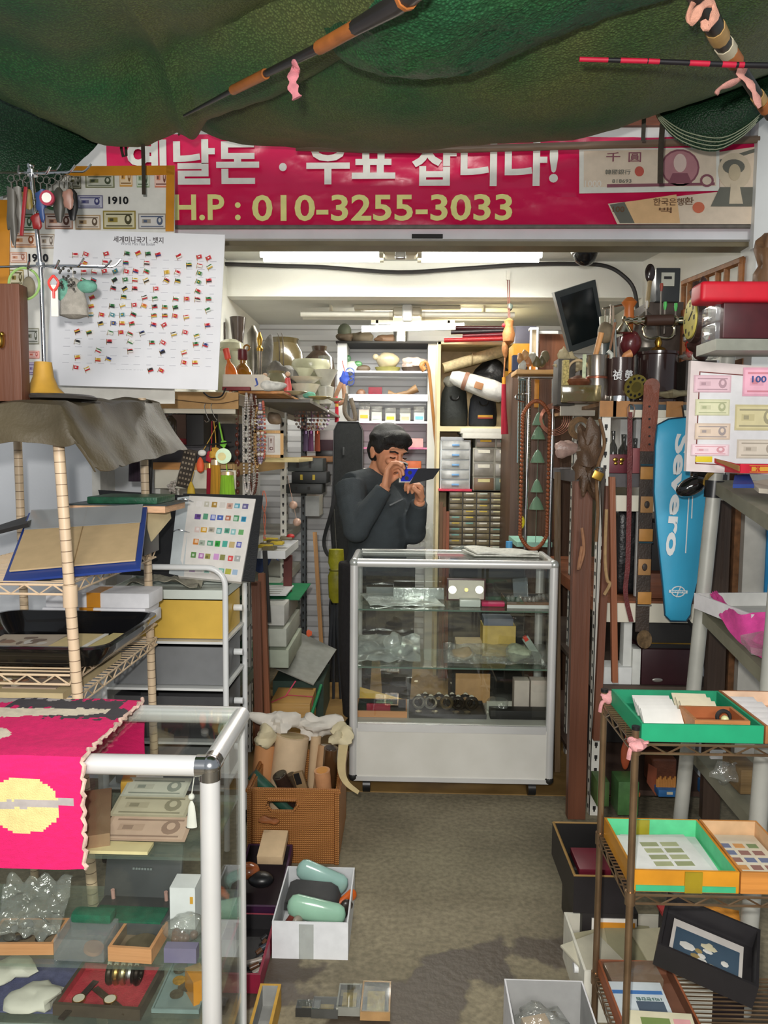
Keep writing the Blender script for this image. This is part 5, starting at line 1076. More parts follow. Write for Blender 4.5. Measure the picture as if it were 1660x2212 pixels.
b=B(mt((130,104,70),.5)).x(TR(P(655,1705,2.585),0,-.3));b.box((0,0,0),(.036,.02,.13),.004);b.box((-.004,-.011,.045),(.02,.004,.04),m=BLK);b.x().top('letter_opener','flat tan wooden stick with black slot in the basket','stick')
for i,(px,py,y,s_,lb)in enumerate(((600,1560,2.80,.07,'crumpled white newspaper at the rear left of the basket'),(680,1570,2.82,.075,'crumpled white paper behind the big kraft roll'),(732,1590,2.76,.04,'crumpled beige paper at the right rear corner of the basket'),(572,1590,2.72,.035,'frayed pale paper top on the orange roll'))):
 q=P(px,py,y);B(paper((206,200,190)if i<2 else(206,194,160))).ball(q,(s_,.05,.035),amp=1.1,fr=26,n=24,k=14).top('crumpled_paper',lb,'paper')
b=B(paper((190,170,126)));b.tube(spline([P(742,1610,2.66),P(738,1660,2.56),P(748,1690,2.5),P(775,1712,2.5)],5),[.02-.0008*i for i in range(16)],6,flat=.15);b.top('paper_strip','beige torn paper strip trailing out of the basket','paper')
q0=P(588,2075,1.985);q1=P(752,2075,1.985);t=T('shoe_box','open white cardboard box of spectacle cases on the floor','box',((q0.x+q1.x)/2,2.125,0));tray(B(paper((226,228,230))),q1.x-q0.x,.28,.105,.004,None,paper((200,202,204))).out('box_body',t);sx_,sy_=t.location.x,t.location.y
B(BAG).box((-.01,-.142,.05),(.04,.001,.1),0).out('clear_tape',t)
def pill(name,label,c_,L_,r_,m,rz,rx=0,ry=0,cat='spectacle case',extra=None):
 t=T(name,label,cat,c_,rz,'spectacle cases in the white box',rx,ry);B(m).lathe([(.3*r_,-L_/2),(r_*.8,-L_/2+r_*.25),(r_,-L_/2+r_*.7),(r_,L_/2-r_*.7),(r_*.8,L_/2-r_*.25),(.3*r_,L_/2)],n=20,sy=.6).x().out('shell',t)
 if extra:B(extra).lathe([(.2*r_,-L_/2+.01),(r_*.75,-L_/2+.03),(r_*.75,L_/2-.03),(.2*r_,L_/2-.01)],(0,-.006,0),n=16,sy=.5).out('lining',t)
 return t
MINT=mt((150,192,166),.2,0,.1,12,coat=.5);MINT2=mt((150,186,176),.2,0,.1,12,coat=.5)
pill('spectacle_case','mint green spectacle case lying nearest in the white box',(sx_+.01,sy_-.075,.098),.165,.034,MINT,0,0,pi/2+.22,extra=mt((110,190,110),.3));pill('spectacle_case','pale mint case at the back of the white box',(sx_+.01,sy_+.075,.11),.16,.032,MINT2,0,0,pi/2+.4)
t=T('spectacle_case','dark grey folding case across the middle of the white box','spectacle case',(sx_-.01,sy_+.01,.085),-.12,'spectacle cases in the white box',rx=.35);B(mt((62,62,62),.7)).prism([(-.08,-.02),(.075,-.02),(.068,.012),(.05,.026),(-.055,.026),(-.075,.012)],-.035,.035).out('shell',t);B(mt((44,44,44),.7)).box((0,-.036,.012),(.14,.003,.004)).out('flap_edge',t)
for i,(dx,dy,c_,nm)in enumerate(((-.065,-.08,(110,50,40),'reddish brown'),(.075,-.02,(50,40,36),'dark brown'),(.078,.04,(206,96,30),'orange'),(-.05,-.11,(150,140,126),'grey'))):
 pill('spectacle_case',f'{nm} case end wedged at the side of the white box',(sx_+dx,sy_+dy,.055),.09,.018,mt(c_,.35),.3*i,0,.6 if i!=2 else 1.1)
def ftray(name,label,px0,px1,y0,y1,z,h,m,inner,cat='tray',tilt=0):
 q=[P(px0,1900,y0).x,P(px1,1900,y0).x];t=T(name,label,cat,((q[0]+q[1])/2,(y0+y1)/2,z),rx=tilt);tray(B(m),q[1]-q[0],y1-y0,h,.007,m,inner).out('tray_body',t);return t
t=ftray('purple_tray','dark purple framed tray leaning between basket and counter',500,606,2.16,2.42,.03,.04,mt((62,30,62),.5),mt((40,30,34)),tilt=.22)
b=B(paper((206,178,140)));q=t.location;b.box((q.x+.02,q.y+.05,.125),(.08,.12,.03),.002,r=(.22,0,0));b.top('wood_block','pale wooden box with carved top in the purple tray','box')
lump('carved_root','small brown carved root lying on the pale wooden box','ornament',580,2.42,.17,(.03,.02,.014),wood((150,90,50),'x'),.8,40)
lump('brown_gourd','shiny brown round gourd lid in the purple tray','lid',532,2.26,.09,(.036,.03,.024),mt((150,80,40),.2,coat=.5),0);lump('black_bowl','black lacquer bowl beside the brown gourd','bowl',560,2.24,.075,(.04,.03,.022),BLK,0)
t=ftray('red_tray','crimson edged tray of dark bits beside the counter',470,562,1.84,2.1,.005,.05,mt((140,28,56),.5),mt((36,34,36)))
for i in range(8):B(mt(random.choice([(60,66,76),(40,38,40),(150,140,130),(90,60,40)]),.35)).cyl((t.location.x+rnd(.0,.03),t.location.y-.08+.02*i,.022),(t.location.x+rnd(.03,.045),t.location.y-.07+.02*i,.028),.007).top('pen','dark pen like piece lying in the crimson tray','pen','pieces in the crimson tray')
t=ftray('yellow_tray','yellow edged box at the bottom beside the counter post',520,572,1.58,1.80,.002,.06,mt((196,150,50),.5),mt((150,150,146)))
for px,w_,h_,y,lb,bc in((800,.056,.11,1.80,'gilt edged glass case at the bottom, rightmost of the small cases',(190,150,100)),(742,.045,.085,1.80,'clear edged glass case at the bottom, second from right of the small cases',(150,150,140)),(690,.05,.045,1.77,'low dark case at the bottom, third from right of the small cases',(84,84,80)),(652,.045,.03,1.765,'lowest dark case at the bottom, leftmost of the small cases',(60,60,58))):
 w_,h_=w_*1.3,h_*1.4;q=P(px+12,2200,y);t=T('glass_case',lb,'case',(q.x,y+.02,.0),group='small glass cases on the ground',rx=-.15);b=B(mt(bc,.3,.4));tray(b,w_,h_*.9,.02,.004,mt(bc,.3,.4),mt((60,58,48),.5));b.out('case_body',t);B(GLASS).box((0,0,.021),(w_,h_*.9,.002)).out('lid',t);B(mt((150,130,70),.5,0,.4,80)).box((0,0,.006),(w_*.6,h_*.6,.004)).out('inlay',t)
# ================================================================ glass display case in the doorway
DY0,DY1=2.97,3.31;dx0=P(756,1215,DY0).x;dx1=P(1209,1230,DY0).x;dz1=P(980,1210,DY0).z;dzp0,dzp1=P(980,1682,DY0).z,P(980,1568,DY0).z
t=T('display_case','aluminium framed glass display case on casters in the doorway','display case',((dx0+dx1)/2,(DY0+DY1)/2,0))
rr_=.017
def rl(p,q,nm='rail',m=ALF,r=rr_):return B(m).tube([p,q],r,14).wout(nm,t)
for x in(dx0+rr_,dx1-rr_):
 for y in(DY0+rr_,DY1-rr_):rl((x,y,dzp0),(x,y,dz1-.02),'post')
 rl((x,DY0+.03,dz1-rr_),(x,DY1-.03,dz1-rr_));B(mt((196,200,196),.3,.5)).ball((x,DY0+rr_,dz1-rr_),.0195,n=14).wout('corner_cap',t);B(DARK).ball((x,DY0+rr_,dzp0-.004),.0195,n=14).wout('corner_cap',t)
for y in(DY0+rr_,DY1-rr_):rl((dx0+.03,y,dz1-rr_),(dx1-.03,y,dz1-rr_));B(ALF).span(dx0+.02,dx1-.02,y-.014,y+.014,dzp0-.018,dzp0).wout('rail',t)
B(ALF).span(dx0+.034,dx1-.034,DY0+.002,DY0+.012,dzp1-.03,dzp1).wout('sill_rail',t)
B(mt((212,210,200),.55,0,.06,5,c2=(222,220,212))).span(dx0+.03,dx1-.03,DY0+.008,DY0+.014,dzp0,dzp1-.02).span(dx0+.012,dx0+.02,DY0+.02,DY1,dzp0,dzp1).span(dx1-.02,dx1-.012,DY0+.02,DY1,dzp0,dzp1).span(dx0+.02,dx1-.02,DY0+.02,DY1-.02,dzp1-.012,dzp1).wout('base_panel',t)
B(GLASS).span(dx0+.02,dx1-.02,DY0+.02,DY1-.02,dz1-.006,dz1-.002).wout('top_pane',t)
B(GLASS).span(dx0+.03,dx1-.03,DY0+.012,DY0+.016,dzp1,dz1-.03).wout('front_pane',t);B(GLASS).span(dx0+.03,(dx0+dx1)/2,DY1-.016,DY1-.012,dzp1,dz1-.03).wout('sliding_pane',t);B(GLASS).span((dx0+dx1)/2-.02,dx1-.03,DY1-.024,DY1-.020,dzp1,dz1-.03).wout('sliding_pane',t)
for x in(dx0+.014,dx1-.018):B(GLASS).span(x,x+.004,DY0+.03,DY1-.03,dzp1,dz1-.03).wout('side_pane',t)
DS=[dzp1+.001,P(980,1443,DY0+.02).z,P(980,1318,DY0+.02).z]
for z in DS[1:]:
 B(SHELFGLASS).span(dx0+.024,dx1-.024,DY0+.022,DY1-.03,z-.006,z).wout('glass_shelf',t);B(mt((90,116,104),.2)).span(dx0+.024,dx1-.024,DY0+.020,DY0+.022,z-.006,z).wout('shelf_edge',t)
for x in(dx0+.07,dx1-.08):
 for y in(DY0+.05,DY1-.05):
  c=B(ALU).span(x-.02,x+.02,y-.02,y+.02,.06,dzp0-.016).wout('caster',t);B(BLK).cyl((x-.015,y,.034),(x+.015,y,.034),.03,n=22).wout('wheel',c)
b=B(WHT).x(TR((P(1030,1190,3.1).x+.12,3.16,dz1+.001)))
b.grid(lambda u,v:V((-.13+.26*u-.04*v,-.08+.17*v,.006+.005*sin(u*3)*v)),16,10,.005);b.grid(lambda u,v:V((-.12+.25*u-.04*v,-.075+.16*v,.014+.007*sin(u*3+1)*v+.003*sin(u*9))),16,10,.006);b.ms[0]=cloth((222,222,212));b.x().top('folded_cloth','folded cream cloth lying on top of the glass display case','cloth')
def ditem(name,label,cat,px0,px1,pytop,y,d,sh,m,bev=.002,group=None,extra=None):
 a,c_=P(px0,pytop,y),P(px1,pytop,y);z=DS[sh]+.0006;b=B(m).span(a.x,c_.x,y,y+d,z,max(a.z,z+.004),bev)
 if extra:extra(b,a.x,c_.x,y,z,a.z)
 return b.top(name,label,cat,group)
FOIL=mt((196,204,200),.2,.4,.2,20,.3,40)
q=P(880,1300,3.05);b=B(FOIL);b.grid(lambda u,v:V((P(800,1300,3.05).x+.30*u-.05*v,3.04+.2*v,DS[2]+.006+.012*v+.006*noise.noise(V((u*6,v*6,0))))),20,12,.003);b.top('wrapped_album','pale album in shiny plastic film on the top shelf of the display case','album')
ditem('silver_packet','silver plastic wrapped packet standing behind the pale album','packet',850,960,1270,3.2,.03,2,FOIL);ditem('grey_card','grey card standing at the back left of the top case shelf','card',792,850,1268,3.26,.01,2,mt((120,128,128),.6))
a,c_=P(967,1296,3.10),P(1049,1252,3.10);t=T('coin_set','coin set in an open white lined case propped on the top shelf','coin set',((a.x+c_.x)/2,3.1,DS[2]+.002))
B(mt((70,28,36),.4)).span(a.x-.003,c_.x+.003,3.103,3.115,a.z-.003,c_.z+.003,.004).wout('case_lid',t);B(paper((226,220,206))).span(a.x+.004,c_.x-.004,3.098,3.103,a.z+.004,c_.z-.004,.003).wout('lining',t)
for k,px in enumerate((978,1008,1036)):B(mt((206,202,190),.3,.5)if k!=1 else BRASS).cyl(P(px,1274,3.098),P(px,1274,3.092),(.016,.007,.016)[k],n=22).wout('coin',t)
B(plastic((206,214,208))).span(P(993,1300,3.07).x,P(1038,1300,3.07).x,3.05,3.10,DS[2]+.001,P(1000,1294,3.07).z,.004).wout('case_base',t)
ditem('pink_box','small bright pink box beside the coin set','box',1041,1092,1300,3.06,.04,2,mt((206,40,100),.6),.008)
r=(P(1096,1300,3.05).x,P(1196,1300,3.05).x);t=T('bead_tray','brown edged tray of clear bubble packs on the top case shelf','tray',((r[0]+r[1])/2,3.15,DS[2]+.002));tray(B(mt((104,76,56))),r[1]-r[0],.2,.022,.004,None,DARK).out('tray_body',t);B(WHT).box((0,-.102,.004),(r[1]-r[0],.002,.014)).out('label_strip',t)
for i in range(11):B(glassy('bubble',(.9,.9,.88),.4,.05,(200,200,196),.25)).ball((r[0]+.015+.0165*i,3.10+rnd(-.02,.06),DS[2]+.026),(.010,.010,.013),n=10,k=7).top('glass_charm','clear glass charm standing in the brown edged tray','charm','glass charms in the tray')
B(glassy('mirror',(.8,.85,.85),.5,.05,(150,160,165),.3)).slab([P(1110,1290,3.24),P(1142,1290,3.24),P(1140,1248,3.26),P(1108,1250,3.26)],.004).top('acrylic_plate','small tilted clear plate at the back of the brown edged tray','plate')
b=B(FOIL);b.grid(lambda u,v:V((P(770,1430,3.05).x+.26*u,3.04+.22*v,DS[1]+.014+.05*v+.02*noise.noise(V((u*5,v*4,2))))),22,14,.004);b.top('foil_packet','glossy silver packets heaped at the left of the middle case shelf','packet')
b=B(BAG);b.grid(lambda u,v:V((P(960,1430,3.03).x+.42*u,3.03+.12*v,DS[1]+.01+.05*v+.008*noise.noise(V((u*9,v*4,5))))),26,8,.002);b.top('plastic_sheet','clear plastic sheet along the front of the middle case shelf','sheet',smooth=2)
ditem('beige_box','beige box at the middle of the middle case shelf','box',985,1045,1385,3.2,.08,1,paper((190,170,130)),.004);ditem('grey_box','grey blue box on yellow box at the right of the middle case shelf','box',1046,1110,1336,3.18,.1,1,mt((92,100,116)),.003,extra=lambda b,x0,x1,y,z,zt:b.span(x0-.004,x1+.01,y-.004,y+.1,z,zt-.03,m=mt((200,172,90))))
lump('cloth_bundle','pale green cloth bundle at the right of the middle case shelf','cloth',1128,3.12,DS[1]+.03,(.05,.04,.03),cloth((176,186,160)),.6,24);lump('silver_figure','shiny crumpled silver pack left of the middle of the case','packet',858,3.16,DS[1]+.06,(.035,.03,.035),FOIL,.7,30);lump('tan_bundle','tan leathery bundle behind the plastic sheet in the case','bundle',1010,3.1,DS[1]+.03,(.05,.03,.025),mt((170,150,116)),.5)
b=B(mt((150,160,150),.4)).x(TR(P(1150,1400,3.12),0,-.6));b.box((0,0,0),(.03,.02,.11),.004);b.box((.0,-.004,.05),(.016,.02,.02),m=mt((210,60,40)));b.x().top('lighter','grey gadget with a red tip at the right of the middle case shelf','gadget')
r=(P(768,1560,3.04).x,P(880,1560,3.04).x);t=T('wooden_tray','pine tray of green stones at the left of the case bottom','tray',((r[0]+r[1])/2,3.13,DS[0]));tray(B(WPINE),r[1]-r[0],.16,.026,.006,None,DARK).out('tray_body',t)
B(mt((206,166,40),.5)).slab([P(776,1530,3.2),P(880,1540,3.2),P(878,1512,3.22),P(778,1484,3.22)],.006).top('yellow_folder','yellow folder standing behind the pine tray in the case','folder');lump('green_stone','green mottled stone lying on the pine tray','stone',837,3.1,DS[0]+.045,(.035,.025,.010),mt((100,130,100),.4,0,.5,60),.2);ditem('red_wallet','dark red wallet standing in the pine tray','wallet',792,844,1520,3.07,.012,0,mt((150,24,50)),.003)
r=(P(884,1560,3.04).x,P(1052,1560,3.04).x);t=T('watch_box','black tray of bracelet watches at the middle of the case bottom','tray',((r[0]+r[1])/2,3.14,DS[0]));tray(B(mt((52,52,54))),r[1]-r[0],.18,.018,.004,None,DARK).out('tray_body',t)
for i in range(9):
 x,y=r[0]+.04+.028*i+rnd(-.006,.006),3.15+.03*(i%2);c_=random.choice([(170,166,156),(150,130,90),(90,80,66),(60,50,44)]);t=T('wristwatch',f'bracelet watch in the black tray of the display case, {ON[i]} from left','watch',(x,y,DS[0]+.006),rnd(-.4,.4),'watches in the display case')
 B(metal(c_,.35)).tube(arc((0,0,.026),.024,0,2*pi,16,'xz')[:-1],.007,7,closed=True,flat=1).out('bracelet',t);B(FACE).cyl((0,-.003,.052),(0,.003,.052),.01,n=12).out('dial',t)
for i,px in enumerate((905,940,985,1010)):B(metal((190,180,150),.3)).cyl((P(px,1540,3.09).x,3.09,DS[0]+.007),(P(px,1540,3.09).x,3.09,DS[0]+.016),.014,n=18).top('pocket_watch',f'round metal case lying before the bracelet watches, {ON[i]} from left','watch','watches in the display case')
for i,px in enumerate((1112,1148)):ditem('pale_box',('pale pinkish box in film, left of the pair at the right of the case bottom','pale pinkish box in film, right of the pair at the case bottom')[i],'box',px,px+33,1470,3.12,.06,0,paper((206,194,184)),.003)
b=B(BAG).ball((P(1075,1520,3.1).x,3.12,DS[0]+.035),(.045,.04,.034),amp=.6,fr=30,n=20,k=12);b.top('plastic_bag','crumpled clear bag beside the pale boxes in the case','bag',smooth=2);ditem('paper_card','pale card inside the crumpled bag in the case','card',1052,1088,1515,3.12,.004,0,paper((206,206,190)))
ditem('black_box','long black box along the front right of the case bottom','box',1060,1190,1535,3.05,.06,0,DARK);ditem('brown_card','brown cardboard sheet at the back of the case bottom','card',985,1060,1455,3.25,.006,0,CARD)
# ================================================================ rear white shelf
Y5=5.0
sx0,sx1=P(729,900,Y5).x,P(942,900,Y5).x;zt5=P(830,742,Y5).z
t=T('wall_shelf','white shelf unit with steel trays on the slatted rear wall behind the man','shelf',((sx0+sx1)/2,5.1,0));WS=paint((206,208,206))
B(WS).span(sx0,sx0+.06,Y5,5.28,0,zt5).wout('side_panel',t);B(WS).span(sx1-.055,sx1,Y5,5.28,0,zt5).wout('side_panel',t);B(DARK).span(sx0-.01,sx1+.01,Y5-.02,5.28,zt5,zt5+.012).wout('top_board',t)
BZ=[P(830,py,Y5).z for py in(801,862,910,966,1012)]
for i,z in enumerate(BZ):B((ALU,CHROME,ALU,mt((206,120,160),.5),WS)[i]).span(sx0+.06,sx1-.055,Y5,5.26,z-.012,z).wout('shelf_board',t)
B(CHROME).span(sx0+.06,sx1-.055,Y5-.01,Y5,BZ[1]-.01,BZ[1]+.03).wout('tray_lip',t)
def ba(px,i,dy=.08):return V((P(px,800,Y5+dy).x,Y5+dy,BZ[i]))
q=ba(757,0);t=T('bird_figure','green and white painted bird figure at the left of the top rear shelf','figurine',q);B(ceramic((186,196,180))).ball((.01,0,.035),(.05,.035,.036)).out('body',t);B(ceramic((70,110,80))).ball((-.02,0,.085),.026).out('head',t);B(mt((190,70,50),.4)).ball((-.03,-.02,.06),.014).out('breast',t);B(ceramic((80,130,84))).ball((.05,-.01,.05),(.03,.02,.02)).out('wing',t)
for px,s_,m,nm,lb in((785,(.05,.03,.025),mt((90,76,60),.5),'stone_turtle','small dark brown stone turtle on the top rear shelf'),(838,(.075,.05,.055),ceramic((180,168,140)),'stone_turtle','large pale stone turtle in the middle of the top rear shelf'),(895,(.08,.04,.035),mt((206,186,176),.6,0,.2,20,.6,60),'crystal_rock','pinkish crystal rock on dark stand at the right of the top rear shelf')):
 q=ba(px,0);h=.03 if nm!='stone_turtle' or px>800 else 0;t=T(nm,lb,'ornament',q)
 if h:B(mt((120,116,60),.6)if px<880 else mt((60,46,36),.6)).lathe([(.07,0),(.085,h)],n=20,sy=.7).out('stand',t)
 B(m).ball((0,0,h+s_[2]*.8),s_,amp=.5 if px>880 else.15,fr=30,n=18,k=12).out('body',t)
 if px<880:B(m).ball((-s_[0]*1.05,-.01,h+s_[2]*1.2),s_[0]*.28).out('head',t)
lump('carved_ball','brown carved ball on the second rear shelf','ornament',780,5.08,BZ[1]+.035,(.032,.032,.035),mt((130,96,76),.4,0,.3,40),.1,60)
q=ba(811,1);B(mt((130,22,44),.5)).span(q.x-.045,q.x+.045,5.1,5.13,BZ[1],BZ[1]+.085,.004).top('red_case','dark red case on the second rear shelf','case')
q=ba(872,1,.05);B(wood((140,110,76),'x')).tube([q+V((-.1,0,.035)),q+V((-.05,0,.025)),q+V((.03,0,.045)),q+V((.09,0,.075))],[.03,.016,.016,.028],10).top('wooden_club','knobbly carved wooden club on the second rear shelf','club');B(mt((206,170,130),.6)).span(q.x-.02,q.x+.085,5.01,5.04,BZ[1],BZ[1]+.02).top('wooden_stick','pale wooden stick in front of the carved club','stick')
for i,(px,c_,l_)in enumerate(((788,(226,206,196),(226,180,60)),(815,(190,196,190),(190,206,206)),(845,(196,200,190),(226,196,60)),(877,(214,216,196),(230,180,150)),(907,(196,206,210),(120,190,216)))):
 q=ba(px,2,.06);h=(.125,.1,.09,.09,.1)[i];t=T('packet',f'clear packet with coloured label, {ON[i]} from left on the third rear shelf','packet',q,group='labelled packets on the rear shelf');B(paper(c_)).box((0,0,h*.3),(.066,.05,h*.6),.003).out('card',t);B(paper(l_)).box((0,-.027,h*.25),(.05,.002,.02)).out('label_strip',t);B(BAG).box((0,0,h/2),(.074,.03,h),.004).out('film',t)
q=ba(900,3);B(paper((226,180,176))).span(q.x-.06,q.x+.05,5.05,5.15,BZ[3],BZ[3]+.06,.004).top('pink_box','pale pink box on the fourth rear shelf right of the man','box');q=ba(893,4);B(mt((200,100,50),.4)).span(q.x-.08,q.x+.06,5.05,5.15,BZ[4],BZ[4]+.05,.004).top('orange_case','orange brown case on the rear shelf beside the man','case')
q=V((P(744,740,5.02).x,5.04,zt5+.012));t=T('stone_figure','greenish stone head figure on top of the white rear shelf','figurine',q);B(mt((90,96,80),.6)).ball((0,0,.07),(.045,.04,.05)).out('head',t);B(mt((100,86,70),.6)).ball((.01,0,.03),(.06,.05,.03),amp=.5).out('base',t)
lump('root_carving','long dark root carving lying on top of the rear shelf','ornament',780,5.06,zt5+.045,(.09,.04,.035),mt((100,90,74),.7),.7,20);lump('driftwood','brown driftwood piece on the middle of the rear shelf top','ornament',835,5.06,zt5+.035,(.09,.03,.026),wood((120,90,66),'x'),.6,18)
q=V((P(866,740,5.02).x,5.05,zt5+.012));B(CHROME).lathe([(.05,0),(.05,.07),(.046,.07)],q,24).top('steel_cup','shiny steel cup on top of the rear shelf under the lit tube','cup')
b=B(wood((150,104,56),'z'));b.tube(spline([P(918,800,4.95),P(912,790,4.95),P(920,782,4.95),P(927,800,4.95),P(934,870,4.95),P(945,992,4.98)],5),[.018]*8+[.010]*18,8);b.top('walking_cane','thin brown cane hooked on the right side of the rear shelf','cane')
t=T('knot_pendant','royal blue knotted cord hanging at the left of the rear shelf','pendant',P(746,820,4.95));BLK2=mt((30,60,150),.7,0,.2,40)
B(BLK2).ball((0,0,0),(.03,.012,.045),amp=.7,fr=60,n=16).out('knot',t)
for s_ in(-.3,.2,.6):B(BLK2).tube(arc((.03,0,.01+s_*.06),.028,0,2*pi,12,'xz')[:-1],.003,5,closed=True).out('loop',t)
B(mt((150,70,60))).tube([(0,0,.04),(-.02,.01,.12)],.003).out('cord',t)
for lb,pts,c_ in(('tan leather loop hanging below the blue knot',((738,826),(724,862),(734,872),(744,860),(742,830)),(130,96,70)),('spotted dark scarf loop hanging beside the rear shelf',((748,850),(745,890),(760,910),(768,900),(758,860)),(84,74,60))):B(leather(c_)).tube(spline([P(x,y,4.9)for x,y in pts],5),.014,7,flat=.4).top('leather_loop',lb,'loop')
tassel('tassel','red tassel hanging at the top left of the guitar case',728,872,912,4.88,.013,(190,24,50),(190,24,50),(206,160,80),(736,866,4.9))
for i,px in enumerate((895,925)):B(BAG).span(P(px-18,1150,4.9).x,P(px+14,1150,4.9).x,4.9,4.93,P(px,1182,4.9).z,P(px,1140-8*i,4.9).z,.006).top('plastic_pack',('clear plastic pack low behind the man, the left one','clear plastic pack low behind the man, the right one')[i],'packet')
# ================================================================ wooden cubby with bags, drawers below
YC_=4.66
k0,k1=P(946,800,YC_).x,P(1126,800,YC_).x;kz1,kz0=P(1000,738,YC_).z,P(1000,921,YC_).z;kzm=kz0
CW=mt((226,210,164),.5,0,.08,10)
t=T('cubby_shelf','pale wooden cubby unit holding camera bags at the rear right','shelf',((k0+k1)/2,4.8,0));B(CW).span(k0,k0+.018,YC_,5.0,0,kz1).wout('side_panel',t);B(CW).span(k1-.018,k1,YC_,5.0,0,kz1).wout('side_panel',t);B(CW).span(k0,k1,YC_,5.0,kz1-.016,kz1).wout('top_board',t);B(CW).span(k0+.018,k1-.018,YC_,5.0,kz0-.03,kz0).wout('shelf_board',t);B(mt((196,172,130),.6)).span(k0,k1,5.0,5.01,0,kz1).wout('back_panel',t);B(mt((150,120,76))).span(k0+.018,k1-.018,4.97,5.0,kz0-.10,kz0-.03).wout("apron",t)
BAGM=mt((38,42,40),.7,0,.2,10,.3,60);BAGM2=mt((34,38,46),.65,0,.2,10,.3,60)
def cbag(label,px0,px1,top,m,lab=None,y=4.66):
 a,c_=P(px0,915,y),P(px1,top,y);t=T('camera_bag',label,'bag',((a.x+c_.x)/2,y+.1,kz0));w_,h=c_.x-a.x,c_.z-kz0
 B(m).lathe([(w_*.42,0),(w_*.5,.012),(w_*.52,h*.35),(w_*.46,h*.8),(w_*.34,h*.97),(w_*.1,h)],n=28,sy=.75).out('bag_body',t);B(BLK).tube(arc((0,-w_*.36,h*.72),w_*.16,pi,2*pi,10,'xz'),.006,6).out('handle',t)
 if lab:B(mt((214,160,50),.5)).box((.01,-w_*.392,h*.3),(.09,.004,.014)).out('label_strip',t);B(mt((170,50,40),.5)).box((.01,-w_*.392,h*.3-.011),(.09,.004,.006)).out('label_strip',t)
cbag('dark green grey camera bag at the left of the cubby',953,1014,828,BAGM);cbag('black camera bag with small yellow label in the cubby',1016,1078,845,BAGM2,True)
lump('black_bag','black shiny bag lying behind the white roll in the cubby','bag',1062,4.85,kz0+.30,(.11,.08,.12),mt((30,30,32),.35,0,.2,10,.4,30),.35,14,22,14)
t=T('packed_roll','white plastic wrapped roll lying across the camera bags','roll',P(1040,835,4.60));d=(P(1078,842,4.58)-P(972,806,4.62));PLB=mt((216,216,212),.3,0,.1,10,.6,30);B(PLB).tube([-d*.62,-d*.5,-d*.2,d*.2,d*.42,d*.5],[.03,.045,.055,.062,.055,.03],18).out('wrapping',t);B(mt((150,110,90),.6)).tube([-d*.36,-d*.28],[.054,.056],18).out('band',t);B(mt((170,120,80),.5)).box((-.02,-.062,.0),(.05,.01,.04),.004,r=(0,.3,0)).out('label_patch',t)
t=T('cloth_roll','long cream cloth roll lying diagonally at the top of the cubby','roll',P(1020,775,4.72));p_,q_=P(958,795,4.72),P(1088,757,4.76);B(cloth((206,190,150))).tube([p_,p_.lerp(q_,.5),q_],[.03,.034,.036],14).wout('roll_body',t);B(mt((150,130,96))).tube(arc((0,0,0),.036,0,2*pi,14,'yz')[:-1],.004,5,closed=True).out('tie',t)
lump('fabric_bundle','grey and pink folded fabric at the left in the cubby','cloth',978,4.76,kz0+.27,(.06,.06,.04),cloth((150,150,142)),.4,24)
for i,(px0,px1,py0,py1)in enumerate(((1000,1117,947,936),(996,1117,936,926))):boxt('flat_box',('lower of two flat white boxes under the cubby shelf','upper of two flat white boxes under the cubby shelf')[i],'box',bx(px0,py0,px1,py1,4.6,.3),paper((224,222,212)))
boxt('flat_book','flat grey books lying on the small clear drawer tower','book',bx(953,952,1003,944,4.62,.25),paper((170,172,176)))
def dtower(label,px0,px1,py0,py1,cols,rows,y,d,fr,dm,knob=None,lab=None,drawn=.92):
 a,c_=P(px0,py1,y),P(px1,py0,y);W_,H=c_.x-a.x,c_.z-a.z;t=T('drawer_cabinet',label,'cabinet',((a.x+c_.x)/2,y,a.z));b=B(fr)
 b.box((0,d/2+.012,H/2),(W_,d,H),.003);b.out('cabinet_body',t)
 for i in range(rows):
  for j in range(cols):
   cx_=-W_/2+W_*(j+.5)/cols;cz=H-H*(i+.5)/rows;w_,h=W_/cols*.92,H/rows*.86
   o=B(dm if not callable(dm)else dm(i,j)).box((cx_,.004,cz),(w_,.014,h),.003).out('drawer',t)
   if knob:B(knob).box((cx_,-.006,cz),(w_*.26,.008,h*.22),.002).out('handle',o)
   if lab:
    lc=lab(i,j)
    if lc:B(paper(lc)).box((cx_,-.0038,cz+h*.28),(w_*.6,.0016,h*.26)).out('label_strip',o)
 return t
CLD=mt((150,150,144),.25,0,.35,9,c2=(206,208,206));CLD2=mt((120,112,100),.3,0,.35,9,c2=(170,166,156));CLD3=mt((96,84,62),.35,0,.4,12,c2=(140,128,98))
dtower('small translucent five drawer tower with blue handles',951,1018,951,1057,1,5,4.62,.3,plastic((216,222,226),.3),CLD,mt((120,170,220),.4));boxt('red_board','red board under the translucent drawer tower','board',bx(948,1061,1020,1057,4.6,.3),mt((214,60,86)))
dtower('clear six drawer cabinet with white labels right of the small tower',1022,1116,968,1030,2,2,4.62,.3,plastic((176,172,156),.35),CLD2,None,lambda i,j:(226,222,206));dtower('dark two drawer cabinet with colourful labels above the clear drawers',1028,1116,948,967,2,1,4.62,.28,plastic((176,172,156),.35),mt((110,96,84),.4),None,lambda i,j:(226,180,60)if j==0 else(120,190,160));dtower('low dark two drawer cabinet below the clear drawers',1022,1116,1031,1060,2,1,4.62,.28,plastic((150,146,130),.35),lambda i,j:mt((110,84,60),.4)if j==0 else mt((76,92,80),.4),None,lambda i,j:(216,206,150))
dtower('large parts cabinet with rows of small labelled drawers behind the display case',968,1120,1064,1240,5,14,4.6,.3,mt((60,54,44),.5),CLD3,None,lambda i,j:random.choice([(214,206,160),(196,206,190),(120,170,160),(206,180,80),None,(226,222,206)]))
